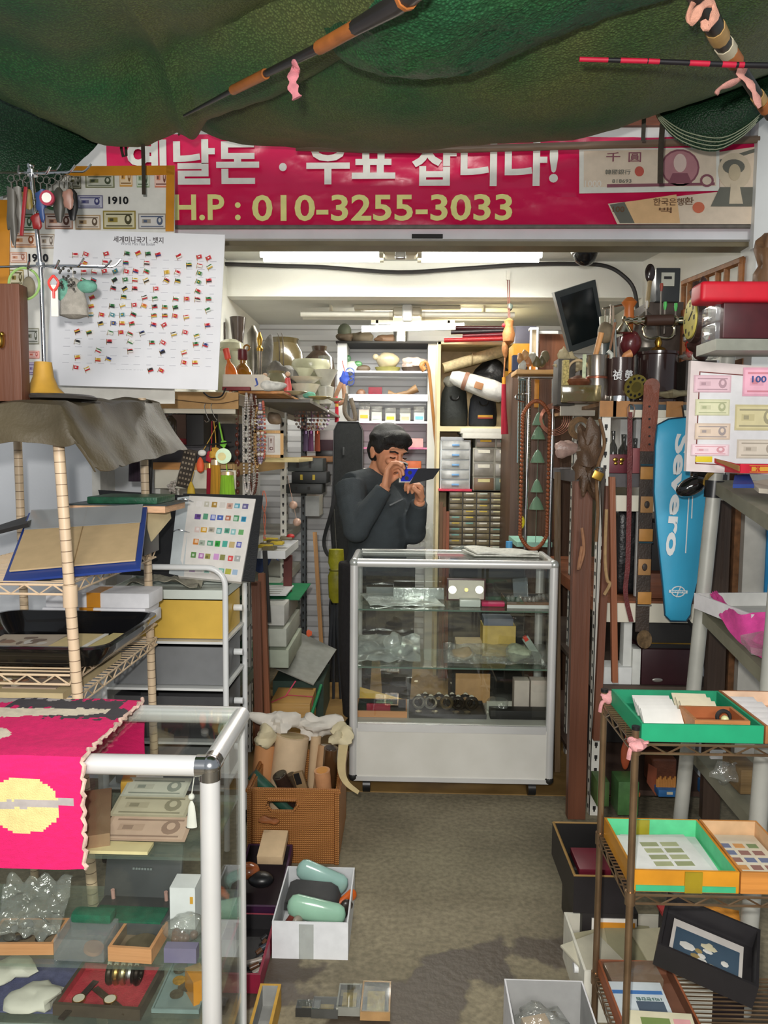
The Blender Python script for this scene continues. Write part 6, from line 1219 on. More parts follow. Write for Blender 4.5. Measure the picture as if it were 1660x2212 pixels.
boxt('cabinet_stand','dark stand carrying the parts cabinet','stand',(P(968,1100,4.6).x,P(1120,1100,4.6).x,4.6,4.9,0,P(1000,1241,4.6).z),DARK)
for i,px in enumerate((951,958,965)):plank(f'thin brown wooden slat standing left of the parts cabinet, {ON[i]} from left',(px+3,1085+10*i),(px-1,1465),4.55,4.55,.018,.012,wood((120+16*i,84,54),'z'),'wooden_stick','stick')
t=T('water_bottle','clear water bottle with blue cap behind the display case','bottle',V((P(1100,1190,3.6).x,3.6,P(1100,1215,3.6).z)));B(BAG).lathe([(.028,-.3),(.032,0),(.03,.03),(.014,.06),(.013,.075)],n=18).out('bottle_body',t);B(mt((90,170,226),.4)).cyl((0,0,.07),(0,0,.1),.016).out('cap',t)
lump('grey_bag','grey plastic bag behind the case top near the parts cabinet','bag',1020,3.62,P(1020,1190,3.62).z,(.08,.05,.03),mt((110,116,110),.3,0,.2,10,.5,30),.5,20);boxt('side_table','low table hidden behind the display case','table',(P(980,1100,3.6).x,P(1130,1100,3.6).x,3.5,3.8,0,P(1020,1200,3.6).z-.02),DARK)
for i,(y0,y1,c_,x0)in enumerate(((706,709,(60,20,26),985),(716,714,(40,30,34),975),(724,722,(110,24,36),1000),(733,731,(170,36,40),960))):B(mt(c_,.3)).tube([P(x0,y0+2,4.6),P(1100,y1,4.55)],.014,9).top('long_rod',f'dark red lacquered rod above the cubby, {ON[i]} from the top','rod','lacquered rods above the cubby')
boxt('orange_book','orange yellow box at the right above the cubby','box',bx(1109,800,1152,742,4.3,.2),mt((216,150,40)));boxt('picture_box','blue grey box behind the hanging wooden figure','box',bx(1112,800,1160,704,4.51,.08),mt((96,96,112),.5,0,.3,10));boxt('navy_folder','navy folder standing below the orange box','folder',bx(1108,800,1140,767,4.24,.05),mt((34,44,76)))
boxt('side_cabinet','dark brown cabinet standing behind the chrome chain stand','cabinet',(P(1106,800,4.22).x,P(1238,800,4.22).x,4.18,4.62,0,hz(801,4.22)),wood((84,60,44),'z'))
r=bx(1146,800,1162,712,4.2,.06);t=T('glass_lantern','white framed glass lantern with an orange base near the tilted screen','lantern',((r[0]+r[1])/2,4.2,r[4]))
for x in(r[0],r[1]):B(WHT).span(x-.005,x+.005,4.2,4.21,r[4],r[5]).wout('frame_bar',t)
B(WHT).span(r[0]-.006,r[1]+.006,4.2,4.26,r[5],r[5]+.012).wout('top',t);B(mt((226,140,40),.5)).span(r[0],r[1],4.212,4.25,r[4],r[4]+.06).wout('base',t);B(mt((226,206,170),.5)).span(r[0]+.004,r[1]-.004,4.22,4.24,r[4]+.06,r[5]).wout('panel',t)
boxt('brown_board','reddish brown wooden panel behind the tilted screen','board',bx(1165,800,1235,722,4.25,.03),wood((124,78,54),'z'));B(WHT).span(P(1160,720,4.24).x,P(1205,720,4.24).x,4.22,4.24,P(1180,722,4.24).z,P(1180,716,4.24).z).top('white_strip','white strip along the top of the reddish brown panel','strip')
t=T('wooden_ornament','carved wooden figure ornament with long red tassel hanging from the beam','ornament',P(1098,595,4.33));yq=4.2
B(OFFW).box((0,-.002,0),(.02,.012,.05)).out('wall_hook',t)
for x1,x2 in((1097,1099),(1101,1102)):B(mt((130,70,60))).tube([P(x1,605,4.31),P(x2,690,yq)],.0026,5).wout('cord',t)
WD=mt((180,120,70),.5,0,.3,14,.4,60);B(WD).lathe([(.005,P(0,740,yq).z),(.03,P(0,732,yq).z),(.034,P(0,715,yq).z),(.022,P(0,700,yq).z),(.026,P(0,688,yq).z),(.006,P(0,682,yq).z)],(P(1100,700,yq).x,yq,0),14).wout('figure',t);B(WD).ball(P(1092,755,yq),(.016,.014,.05),amp=.4).wout('figure_tail',t);B(mt((190,40,50))).ball(P(1090,703,yq),(.014,.01,.012)).wout('red_knot',t);B(mt((90,100,90),.4)).ball(P(1103,663,4.24),(.016,.01,.02),amp=.6,fr=60).wout('jade_charm',t)
TM=mt((176,20,50),.8,0,.3,4,.6,60,(60,60,1));x_,z_=P(1090,838,yq),P(1089,938,yq);B(mt((206,140,40),.4)).cyl(P(1089,815,yq),P(1089,830,yq),.010).wout('tassel_cap',t);B(WD).tube([P(1092,765,yq),P(1089,815,yq)],.004).wout('cord',t);B(TM).tube([P(1089,830,yq),P(1089,880,yq),P(1091,938,yq)],[.012,.014,.02],12).wout('tassel',t)
B(BLK).span(P(1101,850,4.6).x,P(1126,850,4.6).x,4.6,4.65,P(1110,925,4.6).z,P(1110,800,4.6).z,.01).top('black_scroll','black bundle with gilt ends behind the red tassel','bundle');B(BRASS).span(P(1100,780,4.38).x,P(1112,780,4.38).x,4.595,4.6,P(1110,815,4.6).z,P(1110,802,4.6).z).top('gilt_clasp','gilt clasp pair behind the wooden ornament','clasp')
# ================================================================ right shelving
RX=.72;RY=2.86
t=T('shelving_unit','cream slotted angle shelving along the right side of the shop','shelf',(.95,3.4,0))
slotted(RX,RY,0,hz(862,RY),1,t);slotted(RX+.03,3.45,0,1.62,1,t);slotted(1.19,RY+.02,0,1.6,-1,t)
RZ=[hz(862,RY),hz(1016,RY),hz(1288,RY),hz(1470,RY),.10]
for i,z in enumerate(RZ):B((mt((150,112,74),.5),mt((86,82,84),.5),wood((128,76,48),'x'),mt((84,70,60),.6),mt((80,60,50),.6))[i]).span(RX+.005,1.19,RY+.005,4.1,z-(.014,.05,.05,.02,.02)[i],z).wout('shelf_board',t)
for y0,y1 in((896,880),(1096,1062),(1332,1292)):B(CREAM).span(RX+.01,1.19,RY-.008,RY,hz(y0,RY),hz(y1,RY)).wout('front_rail',t)
B(mt((70,84,92),.5)).span(RX+.01,1.19,RY-.004,RY,hz(880,RY),hz(868,RY)).wout('front_rail',t,'dark blue grey strip')
B(mt((196,190,176),.5)).span(.64,RX+.06,3.2,3.22,hz(893,3.2),hz(852,3.2)).wout('bracket_plate',t)
for px in(1296,1325,1440):q=P(px,875,RY-.012);w_=.035;B(mt((176,124,72),.35,0,.15,coat=.3)).span(q.x,q.x+.06,RY-.016,RY-.013,hz(895,RY),hz(862,RY)).span(q.x,q.x+.06,RY-.016,RY+.05,RZ[0],RZ[0]+.001).top('parcel_tape',f'brown parcel tape strip on the right shelf front, {ON[(1296, 1325, 1440).index(px)]} from left','tape','tape strips on the right shelf')
T0=RZ[0]+.0015
def onr(px,y=2.95,z=None):return V((P(px,900,y).x,y,T0 if z is None else z))
f=[P(1198,632,3.55),P(1287,604,3.55),P(1309,735,3.6),P(1232,762,3.6)]
t=T('flat_monitor','black flat screen leaning tilted above the right shelf','monitor',(f[3]+f[2])/2);B(mt((52,60,62),.4)).slab([f[0],f[3],f[2],f[1]],.05).wout('casing',t)
g=quad_map(*[f[i]+V((0,-.003,0))for i in(0,1,2,3)]);B(mt((20,28,30),.12,0,.1)).slab([g(.1,.1),g(.1,.9),g(.9,.9),g(.9,.1)],.002).wout('screen',t)
boxt('dark_box','dark box under the tilted flat screen','box',(.78,1.05,3.5,3.9,T0,hz(770,3.5)),mt((54,46,42)))
SILV=mt((170,160,148),.25,.9,.2,14)
def can(name,label,cat,px,pt,r_,m,y=2.95,prof=None,extra=None):
 q=onr(px,y);h=hz(pt,y)-T0;t=T(name,label,cat,q);r=r_*y/1660
 B(m).lathe(prof and[(a*r,b_*h)for a,b_ in prof]or[(r*.95,0),(r,.004),(r,h*.98),(r*1.02,h),(r*.9,h)],n=26).out('can_body',t);return t,h,r
t,h,r=can('tin_can','shiny silver tin can holding brushes at the left of the right shelf top','can',1287,764,23,SILV,prof=[(.95,0),(1.05,.05),(1.08,.35),(.96,.5),(.96,.55),(.92,.56),(.92,.98),(.96,1)]);B(mt((150,90,70),.3,.6)).lathe([(r*.97,h*.5),(r*.99,h*.52),(r*.97,h*.55)],n=24).out('copper_band',t)
t,h,r=can('brush_pot','dark brown brush pot with white Chinese characters','pot',1336,770,27,mt((62,44,40),.3,coat=.4),prof=[(1,0),(1.02,.02),(1.02,.15),(.98,.18),(.98,1),(.9,.99)]);B(CHROME).lathe([(r*1.03,0),(r*1.05,.01),(r*1.03,h*.14)],n=24).out('metal_base',t)
B(OFFW).text('禎',.034,.038,TR((-.02,-r*.99,h*.6),0,.05,-.35),WHT,.01,.004).out('lettering',t);B(OFFW).text('榮',.034,.042,TR((.02,-r*.97,h*.58),0,.05,.4),WHT,.01,.004).out('lettering',t)
for px,py0,py1,r_,m,lb in((1290,718,768,.011,wood((206,150,96),'z'),'pale thick wooden stick standing in the silver can'),(1320,696,770,.005,wood((130,90,60),'z'),'thin brown brush standing right of the thick stick'),(1333,690,775,.004,mt((120,130,130),.3,.5),'grey metal rod standing in the brush pot'),(1329,660,775,.004,mt((150,130,110),.4),'thin tan rod standing in the brush pot')):
 q=P(px+(10 if px<1325 else-4),py0,2.93);e=P(px-(8 if px<1325 else 0),py1+20,2.96);b=B(m).tube([e,q],[r_*.9,r_],9);b.top('brush',lb,'brush')
t=T('clay_pipe','pale orange pipe head sticking out of the brush pot','pipe',P(1352,775,2.92));B(mt((206,140,90),.5)).tube([(-.02,0,-.02),(.0,0,.012),(.02,0,.02)],[.009,.012,.016],10).out('pipe_body',t);B(mt((196,200,190),.4)).tube([P(1322,775,2.93)-t.location,P(1322,765,2.93)-t.location,P(1314,758,2.93)-t.location],.008,8).out('white_handle',t)
q=onr(1247,2.95);t=T('wicker_handle_pot','small copper lidded pot with tall wicker handle','pot',q);B(mt((150,96,70),.3,.6)).lathe([(.04,0),(.055,.03),(.03,.05),(.05,.075),(.045,.085),(.01,.1)],n=22).out('pot_body',t);B(mt((196,170,130),.6)).tube(arc((.0,0,.12),.038,0,pi,12)+[V((-.038,0,0))],.0045,7).tube([(.038,0,.12),(.04,0,.03)],.0045,7).out('handle',t)
boxt('cork_block','speckled yellowish block at the left end of the right shelf top','box',bx(1216,850,1231,777,2.93,.03,T0),mt((176,160,100),.8,0,.5,140));boxt('banknote_bundle','rolled green banknote standing beside the silver can','banknote',bx(1258,845,1268,765,2.92,.01,T0),mt((196,206,170),.7,0,.3,60));boxt('glass_ashtray','yellowish glass tray at the left corner of the right shelf top','tray',bx(1215,857,1300,832,2.88,.03,T0),glassy('amberglass',(.8,.76,.6),.3,.1,(120,110,70),.45))
lump('shell_cluster','cream dried shells heaped behind the wicker handled pot','shells',1225,3.15,T0+.16,(.05,.04,.05),mt((190,176,140),.7,0,.2,30),.9,40,20,12);boxt('dark_box','dark box under the cream shells','box',bx(1205,850,1245,775,3.1,.1,T0),mt((70,66,60)))
t,h,r=can('antique_telephone','antique telephone with brass cradle on a dark brown drum','telephone',1417,757,40,mt((50,34,32),.22,0,.2,10,coat=.6),2.98,[(1.12,0),(1.12,.06),(1,.08),(1,.93),(1.06,.95),(1.06,1),(.8,1.02)])
B(BRASS).lathe([(r*.5,h*1.02),(r*.35,h*1.08),(r*.14,h*1.12),(r*.2,h*1.2),(r*.08,h*1.3)],n=18).out('brass_neck',t)
for sx in(-1,1):B(metal((196,186,160),.2)).tube(spline([(0,0,h*1.3),(sx*.03,0,h*1.28),(sx*.052,0,h*1.33),(sx*.058,0,h*1.46),(sx*.05,0,h*1.52)],4),.005,8).out('cradle_arm',t)
SLV=metal((206,196,170),.15);zc=h*1.62;B(wood((70,46,36),'x')).cyl((-.05,0,zc),(.05,0,zc+.004),.021,n=16).out('handset_grip',t)
for sx in(-1,1):
 o=B(SLV).lathe([(.012,0),(.02,.01),(.014,.02),(.018,.035),(.010,.05),(.014,.065),(.006,.08)],n=14).out('handset_arm',t);o.rotation_euler=(0,sx*pi/2,0);o.location=(sx*.05,0,zc)
B(SLV).lathe([(.006,.06),(.012,.05),(.006,.035),(.03,.01),(.042,-.01),(.045,-.02)],(.135,0,zc-.04),20).out('mouthpiece',t);B(SLV).lathe([(.006,.05),(.010,.04),(.006,.03),(.022,.01),(.036,-.012),(.01,-.016)],(-.13,0,zc-.035),20).out('earpiece',t);B(OFFW).lathe([(.04,-.034),(.04,-.02)],(.135,0,zc-.04),20).out('white_rim',t)
t=T('dial_plate','round brass dial plate leaning at the foot of the telephone drum','dial',onr(1373,2.9)+V((0,0,.055)),rz=.3,rx=.35);DL=mt((150,136,66),.35,.5);B(DL).cyl((0,0,0),(0,.008,0),.046,n=28).out('plate',t);B(mt((110,100,50),.4,.4)).cyl((0,-.002,0),(0,0,0),.02,n=20).out('hub',t)
for i in range(10):B(DARK).cyl((.034*cos(i*.55+.4),-.001,.034*sin(i*.55+.4)),(.034*cos(i*.55+.4),0,.034*sin(i*.55+.4)),.0055,n=10).out('finger_hole',t)
t=T('wall_clock','oval dark framed clock with yellow dial turned sideways','clock',P(1504,690,2.75),rz=-1.62);CK=wood((56,34,28),'z');B(CK).lathe([(.06,.016),(.078,.016),(.084,0),(.078,-.01),(.06,-.012)],n=30).x().out('frame',t).rotation_euler=(pi/2,0,0)
o=B(mt((214,200,100),.4)).lathe([(.0,.019),(.067,.019),(.067,.012)],n=30);o=o.out('dial',t);o.rotation_euler=(pi/2,0,0);o.location=(0,-.003,0)
b=B(DARK)
for i,s_ in enumerate(('XII','II','III','V','VI','VIII','IX','X')):a=pi/2-i*pi/4;b.text(s_,.014,.016,TR((.05*cos(a),-.022,.05*sin(a))),DARK,.02)
b.box((.012,-.023,.01),(.045,.002,.005),r=(0,-.6,0));b.out('numerals',t)
adopt(lump('crest','','',1505,2.75,hz(625,2.75),(.03,.03,.045),CK,.6,40),t);adopt(lump('carved_foot','','',1508,2.76,hz(745,2.76),(.04,.03,.035),CK,.6,40),t)
boxt('clock_rest','brown board behind the sideways clock','board',bx(1470,860,1500,668,3.06,.03,T0),wood((170,104,60),'z'))
r=bx(1416,652,1472,578,3.1,.07);t=T('electric_meter','square black electricity meter with pale dial standing behind the telephone','meter',((r[0]+r[1])/2,3.13,r[4]));B(mt((50,52,52),.3)).span(*r,.006).wout('meter_case',t);B(paper((190,190,176))).span(r[0]+.02,r[1]-.025,3.096,3.1,r[4]+.06,r[5]-.02).wout('dial',t);b=B(DARK).span(r[0]+.03,r[0]+.06,3.094,3.096,r[5]-.045,r[5]-.035);b.wout('counter',t)
boxt('storage_box','brown grey box supporting the electricity meter','box',bx(1392,860,1478,652,3.12,.2,T0),mt((74,62,54),.6))
q=P(1405,590,3.05);t=T('horn_spoon','dark horn spoon standing beside the electricity meter','spoon',q);B(mt((44,34,32),.2,coat=.4)).ball((0,0,0),(.02,.012,.036)).out('bowl',t);B(mt((150,130,90),.4)).tube([(0,0,-.03),(-.008,0,-.13)],.009,8).out('handle',t)
t=T('carved_pipe','orange brown carved wooden piece standing by the hanging chain','carving',onr(1352,3.05)+V((0,0,hz(725,3.05)-T0)));h=hz(640,3.05)-t.location.z;B(mt((190,106,46),.4)).lathe([(.016,0),(.02,h*.5),(.018,h*.75),(.03,h*.88),(.012,h)],n=14).out('carving',t)
boxt('wooden_box','small dark wooden box behind the brush pot','box',bx(1335,860,1372,726,3.04,.05,T0),mt((70,36,36),.4))
for px,pt,c_,lb in((1438,652,(80,190,90),'green headed pin tool behind the telephone, the taller one'),(1461,655,(80,190,90),'green headed pin tool behind the telephone, the right one'),(1430,612,(150,60,44),'slim red handled rod in front of the electricity meter'),(1398,650,(196,190,180),'white and red slanted pen behind the telephone')):
 q=P(px,pt,3.02);t=T('hand_tool',lb,'tool',q);B(mt((160,150,140),.3,.5)).tube([(0,0,-.12),(0,0,0)],.003,6).out('shank',t);B(mt(c_,.4)).lathe([(.004,-.03),(.007,-.012),(.006,.0)],n=10).out('grip',t)
t=T('kettle','grey metal pot with spout behind the telephone','kettle',onr(1388,3.08));h=hz(670,3.08)-T0;B(mt((130,124,116),.3,.6)).lathe([(.04,h*.55),(.062,h*.6),(.055,h*.85),(.03,h*.95),(.008,h)],n=20).out('kettle_body',t);B(DARK).cyl((0,0,0),(0,0,h*.56),.035).out('pedestal',t)
t=T('balance_scale','small metal balance frame standing in front of the tilted screen','scale',onr(1312,3.1));h=hz(655,3.1)-T0;B(SILV).cyl((0,0,0),(0,0,h),.004).out('stem',t);B(SILV).tube([(-.03,0,h*.96),(.05,0,h)],.004).out('beam',t);B(SILV).tube([(-.02,0,h*.96),(-.02,0,h*.6)],.0015).out('hanger',t);B(CEL).lathe([(.024,h*.62),(.03,h*.9),(.028,h*.9)],(.0,.05,0),16).out('cup',t)
lump('dried_gourd','greyish brown dried gourd in front of the tilted screen','gourd',1305,3.0,hz(715,3.0),(.034,.03,.045),mt((130,116,92),.7,0,.3,20),.3,20);boxt('dark_jar','dark green jar among the things behind the silver can','jar',bx(1303,770,1330,735,3.0,.04,T0),mt((44,56,54),.3));lump('maroon_pot','maroon rounded pot behind the brush pot','pot',1358,3.0,hz(738,3.0),(.04,.035,.05),mt((96,36,40),.3,coat=.3),.1)
for px,py in((1490,752),(1538,742)):q=P(px,py,2.98);t=T('red_figurine',f'glossy red figurine in clear wrap, the {"left" if px < 1500 else "right"} one by the clock foot','figurine',q);B(mt((206,50,34),.25,coat=.4)).lathe([(.004,-.035),(.015,-.02),(.012,0),(.017,.014),(.010,.03)],n=14).out('body',t)
b=B(BAG).ball(P(1510,768,2.98),(.085,.03,.018),amp=.6,fr=40,n=22,k=12);boxt('dark_box','dark box under the red figurines and their clear wrap','box',bx(1480,860,1550,778,2.935,.12,T0),mt((66,58,52)))
b.top('clear_wrap','crumpled clear wrap under the red figurines','bag',smooth=2)
b=B(cloth((150,140,110)));b.ball(P(1455,850,2.9),(.06,.03,.014),amp=.8,fr=30,n=18,k=10);b.top('rag','greyish cloth scrap at the right end of the shelf edge','cloth')
t=T('wooden_lattice','brown wooden lattice frame hanging on the right wall','lattice',P(1545,640,3.3));LW=wood((140,90,48),'x');aa,cc=P(1478,612,3.55),P(1606,562,3.05)
B(LW).tube([aa,cc],.016,6).wout('rail',t);B(LW).tube([aa+V((0,0,-.18)),cc+V((0,0,-.24))],.014,6).wout('rail',t)
for u in(0,.12,.42,.62,.76,.98):B(LW).tube([aa.lerp(cc,u),aa.lerp(cc,u)+V((0,0,-.2-.02*u))],.012,6).wout('slat',t)
lump('carved_mask','brown twisted root carving hanging at the top right corner','carving',1645,2.5,hz(570,2.5),(.035,.03,.09),wood((120,88,60),'z'),1.0,26,20,16)
def belt(b,pts,w_,y,m,th=.004):
 f=resample([P(a,c_,y)for a,c_ in pts],24);return b.grid(lambda u,v:f[min(24,int(round(u*24)))]+V(((v-.5)*w_,0,0)),24,2,th,m)
YB2=2.835;LT=leather((130,70,50));t=T('leather_belt','wide reddish brown punched leather belt with dark decorated lower half','belt',P(1400,1390,YB2))
b=B(LT);belt(b,[(1409,832),(1405,900),(1400,975)],.056,YB2,LT);b.cyl(P(1409,834,YB2-.0),P(1409,834,YB2+.004),.028,n=20)
for py in(905,923,942,960,878):q=P(1404,py,YB2-.003);b.cyl(q,q+V((0,.004,0)),.004,n=8,m=DARK)
b.wout('punched_strap',t);DB=leather((62,50,42));b=B(DB);belt(b,[(1399,972),(1396,1080),(1392,1220),(1388,1365)],.05,YB2+.004,DB);b.wout('dark_strap',t)
for px,py in((1399,1022),(1396,1156),(1393,1292)):q=P(px,py,YB2);B(mt((190,134,66),.5)).box(q,(.05,.005,.046),.002).wout('tan_plate',t);B(CHROME).box(q+V((0,-.001,-.027 if py>1100 else.03)),(.052,.005,.005)).wout('metal_bar',t)
for px,py in((1398,1090),(1393,1225)):q=P(px,py,YB2);B(mt((176,130,80),.5)).box(q,(.046,.005,.06),.002).wout('tan_plate',t);B(DB).ball(q+V((0,-.003,0)),(.010,.003,.014)).wout('stud',t)
o=B(mt((120,96,66),.4,.4,.5,60)).lathe([(.0,.0),(.032,0),(.034,.006),(.0,.008)],n=24).out('buckle',t);o.rotation_euler=(pi/2-.2,0,.4);o.location=P(1391,1381,YB2-.01)-t.location
t=T('thin_belt','thin burgundy leather belt with metal buckle left of the wide belt','belt',P(1360,1340,YB2));BU=leather((104,40,40));b=B(BU);belt(b,[(1362,890),(1361,1000),(1360,1100),(1357,1220),(1352,1280),(1365,1343)],.017,YB2,BU);b.wout('strap',t);B(metal((190,150,130),.3)).tube([P(x,y,YB2-.006)for x,y in((1357,880),(1360,874),(1367,874),(1372,880),(1370,900),(1364,906),(1357,900))],.0026,6,closed=True).wout('buckle',t)
t=T('racket_bag','bright blue racket bag with white lettering hanging by the grey rack','bag',P(1470,1344,2.62));BL=mt((54,162,202),.45,0,.08,6,.1,18);ol=[(1413,1060),(1416,960),(1421,918),(1446,905),(1490,900),(1520,910),(1528,960),(1529,1050),(1528,1085),(1520,1180),(1507,1260),(1494,1310),(1492,1332),(1484,1343),(1450,1342),(1438,1330),(1433,1270),(1420,1150)]
YR=2.6;qs=[P(x,y,YR)for x,y in ol];ctr=sum(qs,V((0,0,0)))/len(qs);b=B(BL)
rings=[[ctr.lerp(q,s_)+V((0,d,0))for q in qs]for s_,d in((.1,-.014),(.55,-.011),(.85,-.008),(.97,-.003),(1,.006),(.97,.016),(.5,.02))];k=len(qs)
fs=[tuple(range(k)),tuple((len(rings)-1)*k+i for i in range(k))]
for i in range(len(rings)-1):fs+=[(i*k+j,i*k+(j+1)%k,(i+1)*k+(j+1)%k,(i+1)*k+j)for j in range(k)]
b.add([q for R_ in rings for q in R_],fs);b.wout('bag_body',t);B(BLK).tube(spline([P(1478,902,2.61),P(1476,888,2.74),P(1474,876,2.85)],4),.003,6).wout('hanging_loop',t);B(mt((16,50,70),.6)).tube([q+V((0,.004,0))for q in qs],.0028,6,closed=True).wout('piping',t)
b=B(WHT);q=P(1468,1068,YR-.018);L_=P(1468,937,YR).z-P(1468,1200,YR).z
b.text('Severo',L_,.046,TR(P(1464,1070,YR-.017),0,pi/2+.05),WHT,.035);b.tube([P(1489,1075,YR-.016),P(1482,1195,YR-.016)],.002,4);b.tube([P(1497,1072,YR-.016),P(1495,1120,YR-.016)],.002,4)
b.tube([P(1466+14*cos(a),1278+11*sin(a),YR-.017)for a in[i*pi/10 for i in range(20)]],.0022,5,closed=True);b.box(P(1466,1278,YR-.019),(.062,.001,.010),r=(0,.03,0));b.tube([P(1462,1290,YR-.019),P(1472,1266,YR-.019)],.002,4);b.text('severo',.05,.006,TR(P(1466,1278,YR-.0195),0,.03),BL,.02);b.wout('lettering',t)
B(cloth((26,26,28))).tube(spline([P(1486,1338,2.61),P(1505,1370,2.64),P(1522,1420,2.7),P(1528,1470,2.7)],4),.008,6,flat=.3).top('strap','black strap hanging below the blue racket bag','strap')
plank('tall thick dark red brown timber post standing right of the display case',(1262,1040),(1246,1770),2.80,2.80,.066,.04,RW);BRP=wood((110,66,46),'z',.2)
plank('brown square pole leaning right of the thick timber post',(1318,1050),(1290,1600),2.74,2.74,.024,.024,BRP);plank('round reddish cane pole right of the slotted upright',(1324,1030),(1330,1475),2.70,2.70,.02,.02,wood((140,84,54),'z',.2));plank('dark round rod between the brown poles',(1303,1010),(1310,1240),2.77,2.77,.016,.016,mt((56,46,36),.5),'dark_rod','rod')
plank('brown wooden pole standing at the right end of the display case',(1206,1020),(1205,1668),3.36,3.2,.024,.02,wood((104,80,50),'z'))
lump('leather_harness','heap of old brown leather harness hanging over the thick timber post','harness',1272,2.76,hz(985,2.76),(.04,.03,.13),leather((84,62,44)),.9,24,22,18);t=T('rope_coil','brown rope coil hanging beside the leather harness','rope',P(1255,925,2.95));b=B(mt((110,84,56),.8,0,.3,60))
for i in range(4):b.tube(arc((0,.006*i,0),.028+.004*i,0,2*pi,18)[:-1],.005,6,closed=True)
b.out('coil',t)
for lb,pts,c_ in(('brown twisted cord dangling in front of the slotted upright',[(1296,905),(1306,960),(1290,1020),(1292,1110),(1288,1170)],(110,80,50)),('thin tan whip cord hanging beside the round cane pole',[(1311,1100),(1308,1200),(1312,1250),(1318,1262),(1306,1285)],(160,130,90)),('light brown looped cord hanging low on the thick timber post',[(1258,1140),(1262,1190),(1250,1230),(1258,1180)],(150,106,76))):B(mt(c_,.7,0,.2,50)).tube(spline([P(x,y,2.69 if 'whip' in lb else 2.73)for x,y in pts],6),.006,7).top('cord',lb,'cord')
t=T('padlock','brass padlock hanging on the leather harness','padlock',P(1292,1020,2.68));B(BRASS).box((0,0,-.012),(.036,.014,.03),.004,r=(0,.4,0)).out('lock_body',t);B(CHROME).tube(arc((0,0,.004),.012,0,pi,8),.0035,6).out('shackle',t)
S2=RZ[1]+.001
def inr(px,y,z):return V((P(px,900,y).x,y,z))
for px,pt,r_,lb in((1327,925,.016,'slim glass bottle on the second right shelf, leftmost'),(1350,932,.02,'round glass bottle beside the slim one on the second right shelf'),(1375,940,.016,'small dark bottle nearest the wide belt on the second right shelf')):
 q=inr(px,2.98,S2);h=hz(pt,2.98)-S2;B(glassy('bottle'+str(px),(.5,.52,.5),.35,.05,(60,56,50),.45)).lathe([(r_,0),(r_*1.05,.01),(r_,h*.6),(r_*.4,h*.75),(r_*.5,h)],q,18).top('glass_bottle',lb,'bottle')
t=T('keepsake_box','maroon box with brass butterfly clasp on the second right shelf','box',inr(1340,2.9,S2));B(mt((110,48,58),.4)).box((0,.03,.035),(.09,.06,.07),.003).out('box_body',t);B(BRASS).ball((-.012,-.002,.05),(.010,.003,.008)).ball((.012,-.002,.05),(.010,.003,.008)).ball((-.01,-.002,.036),(.008,.003,.006)).ball((.01,-.002,.036),(.008,.003,.006)).out('clasp',t)
boxt('pink_case','dull pink case right of the maroon box on the second right shelf','case',bx(1367,1015,1392,968,2.9,.06,S2),mt((150,80,84),.5))
for i,(x0,x1,c_)in enumerate(((1338,1362,(206,206,202)),(1372,1386,(216,216,214)),(1388,1398,(190,196,196)))):boxt('white_book',f'white book standing at the back of the second right shelf, {ON[i]} from left','book',bx(x0,1012,x1,895,3.1,.15,S2),paper(c_))
boxt('black_bag','black shiny bag filling the third right shelf','bag',bx(1328,1285,1394,1100,2.98,.3,RZ[2]+.001),mt((24,24,26),.35,0,.2,10,.5,30),bev=.03);boxt('white_board','white narrow panel behind the wide belt on the third right shelf','panel',bx(1372,1275,1392,1095,2.95,.02,RZ[2]+.001),paper((206,206,204)))
boxt('brown_drawer','reddish brown wooden drawer front on the third right shelf','drawer',bx(1400,1286,1500,1240,2.92,.2,RZ[2]+.001),wood((120,70,46),'x'));boxt('shade_block','dark block standing in for shade above the reddish brown drawer','case',bx(1400,1238,1500,1130,3.0,.2,hz(1239,2.92)),mt((34,32,32)))  # first the drawer front, then a dark block standing for shade above it
r=bx(1392,1398,1510,1340,2.9,.25,hz(1403,2.9));t=T('trimmed_case','black case with thin gold trim on the lower right shelf','case',((r[0]+r[1])/2,3,r[4]));B(DARK).span(*r,.003).wout('case_body',t);B(BRASS).span(r[0]+.02,r[1],2.896,2.9,r[4]+.046,r[4]+.05).wout('gold_trim',t)
r=bx(1386,1470,1500,1404,2.88,.3,RZ[3]+.001);t=T('maroon_chest','dark maroon chest under the gold trimmed black case','box',((r[0]+r[1])/2,3,r[4]));B(mt((52,24,30),.4)).span(*r,.004).wout('chest_body',t);B(mt((150,146,140),.4,.5)).ball((r[0]+.06,2.878,r[4]+.02),(.02,.003,.008)).wout('handle_plate',t)
boxt('white_block','white tall block leaning under the thin burgundy belt','block',bx(1346,1440,1368,1325,2.9,.05,RZ[3]+.03),paper((206,208,204)));boxt('white_carton','white open carton on the lower right shelf','box',bx(1303,1466,1366,1442,2.88,.1,RZ[3]+.001),paper((216,218,216)));boxt('white_step','white flat piece beside the dark maroon chest','block',bx(1367,1432,1386,1402,2.88,.08,RZ[3]+.001),paper((210,212,206)))
Z5=.101
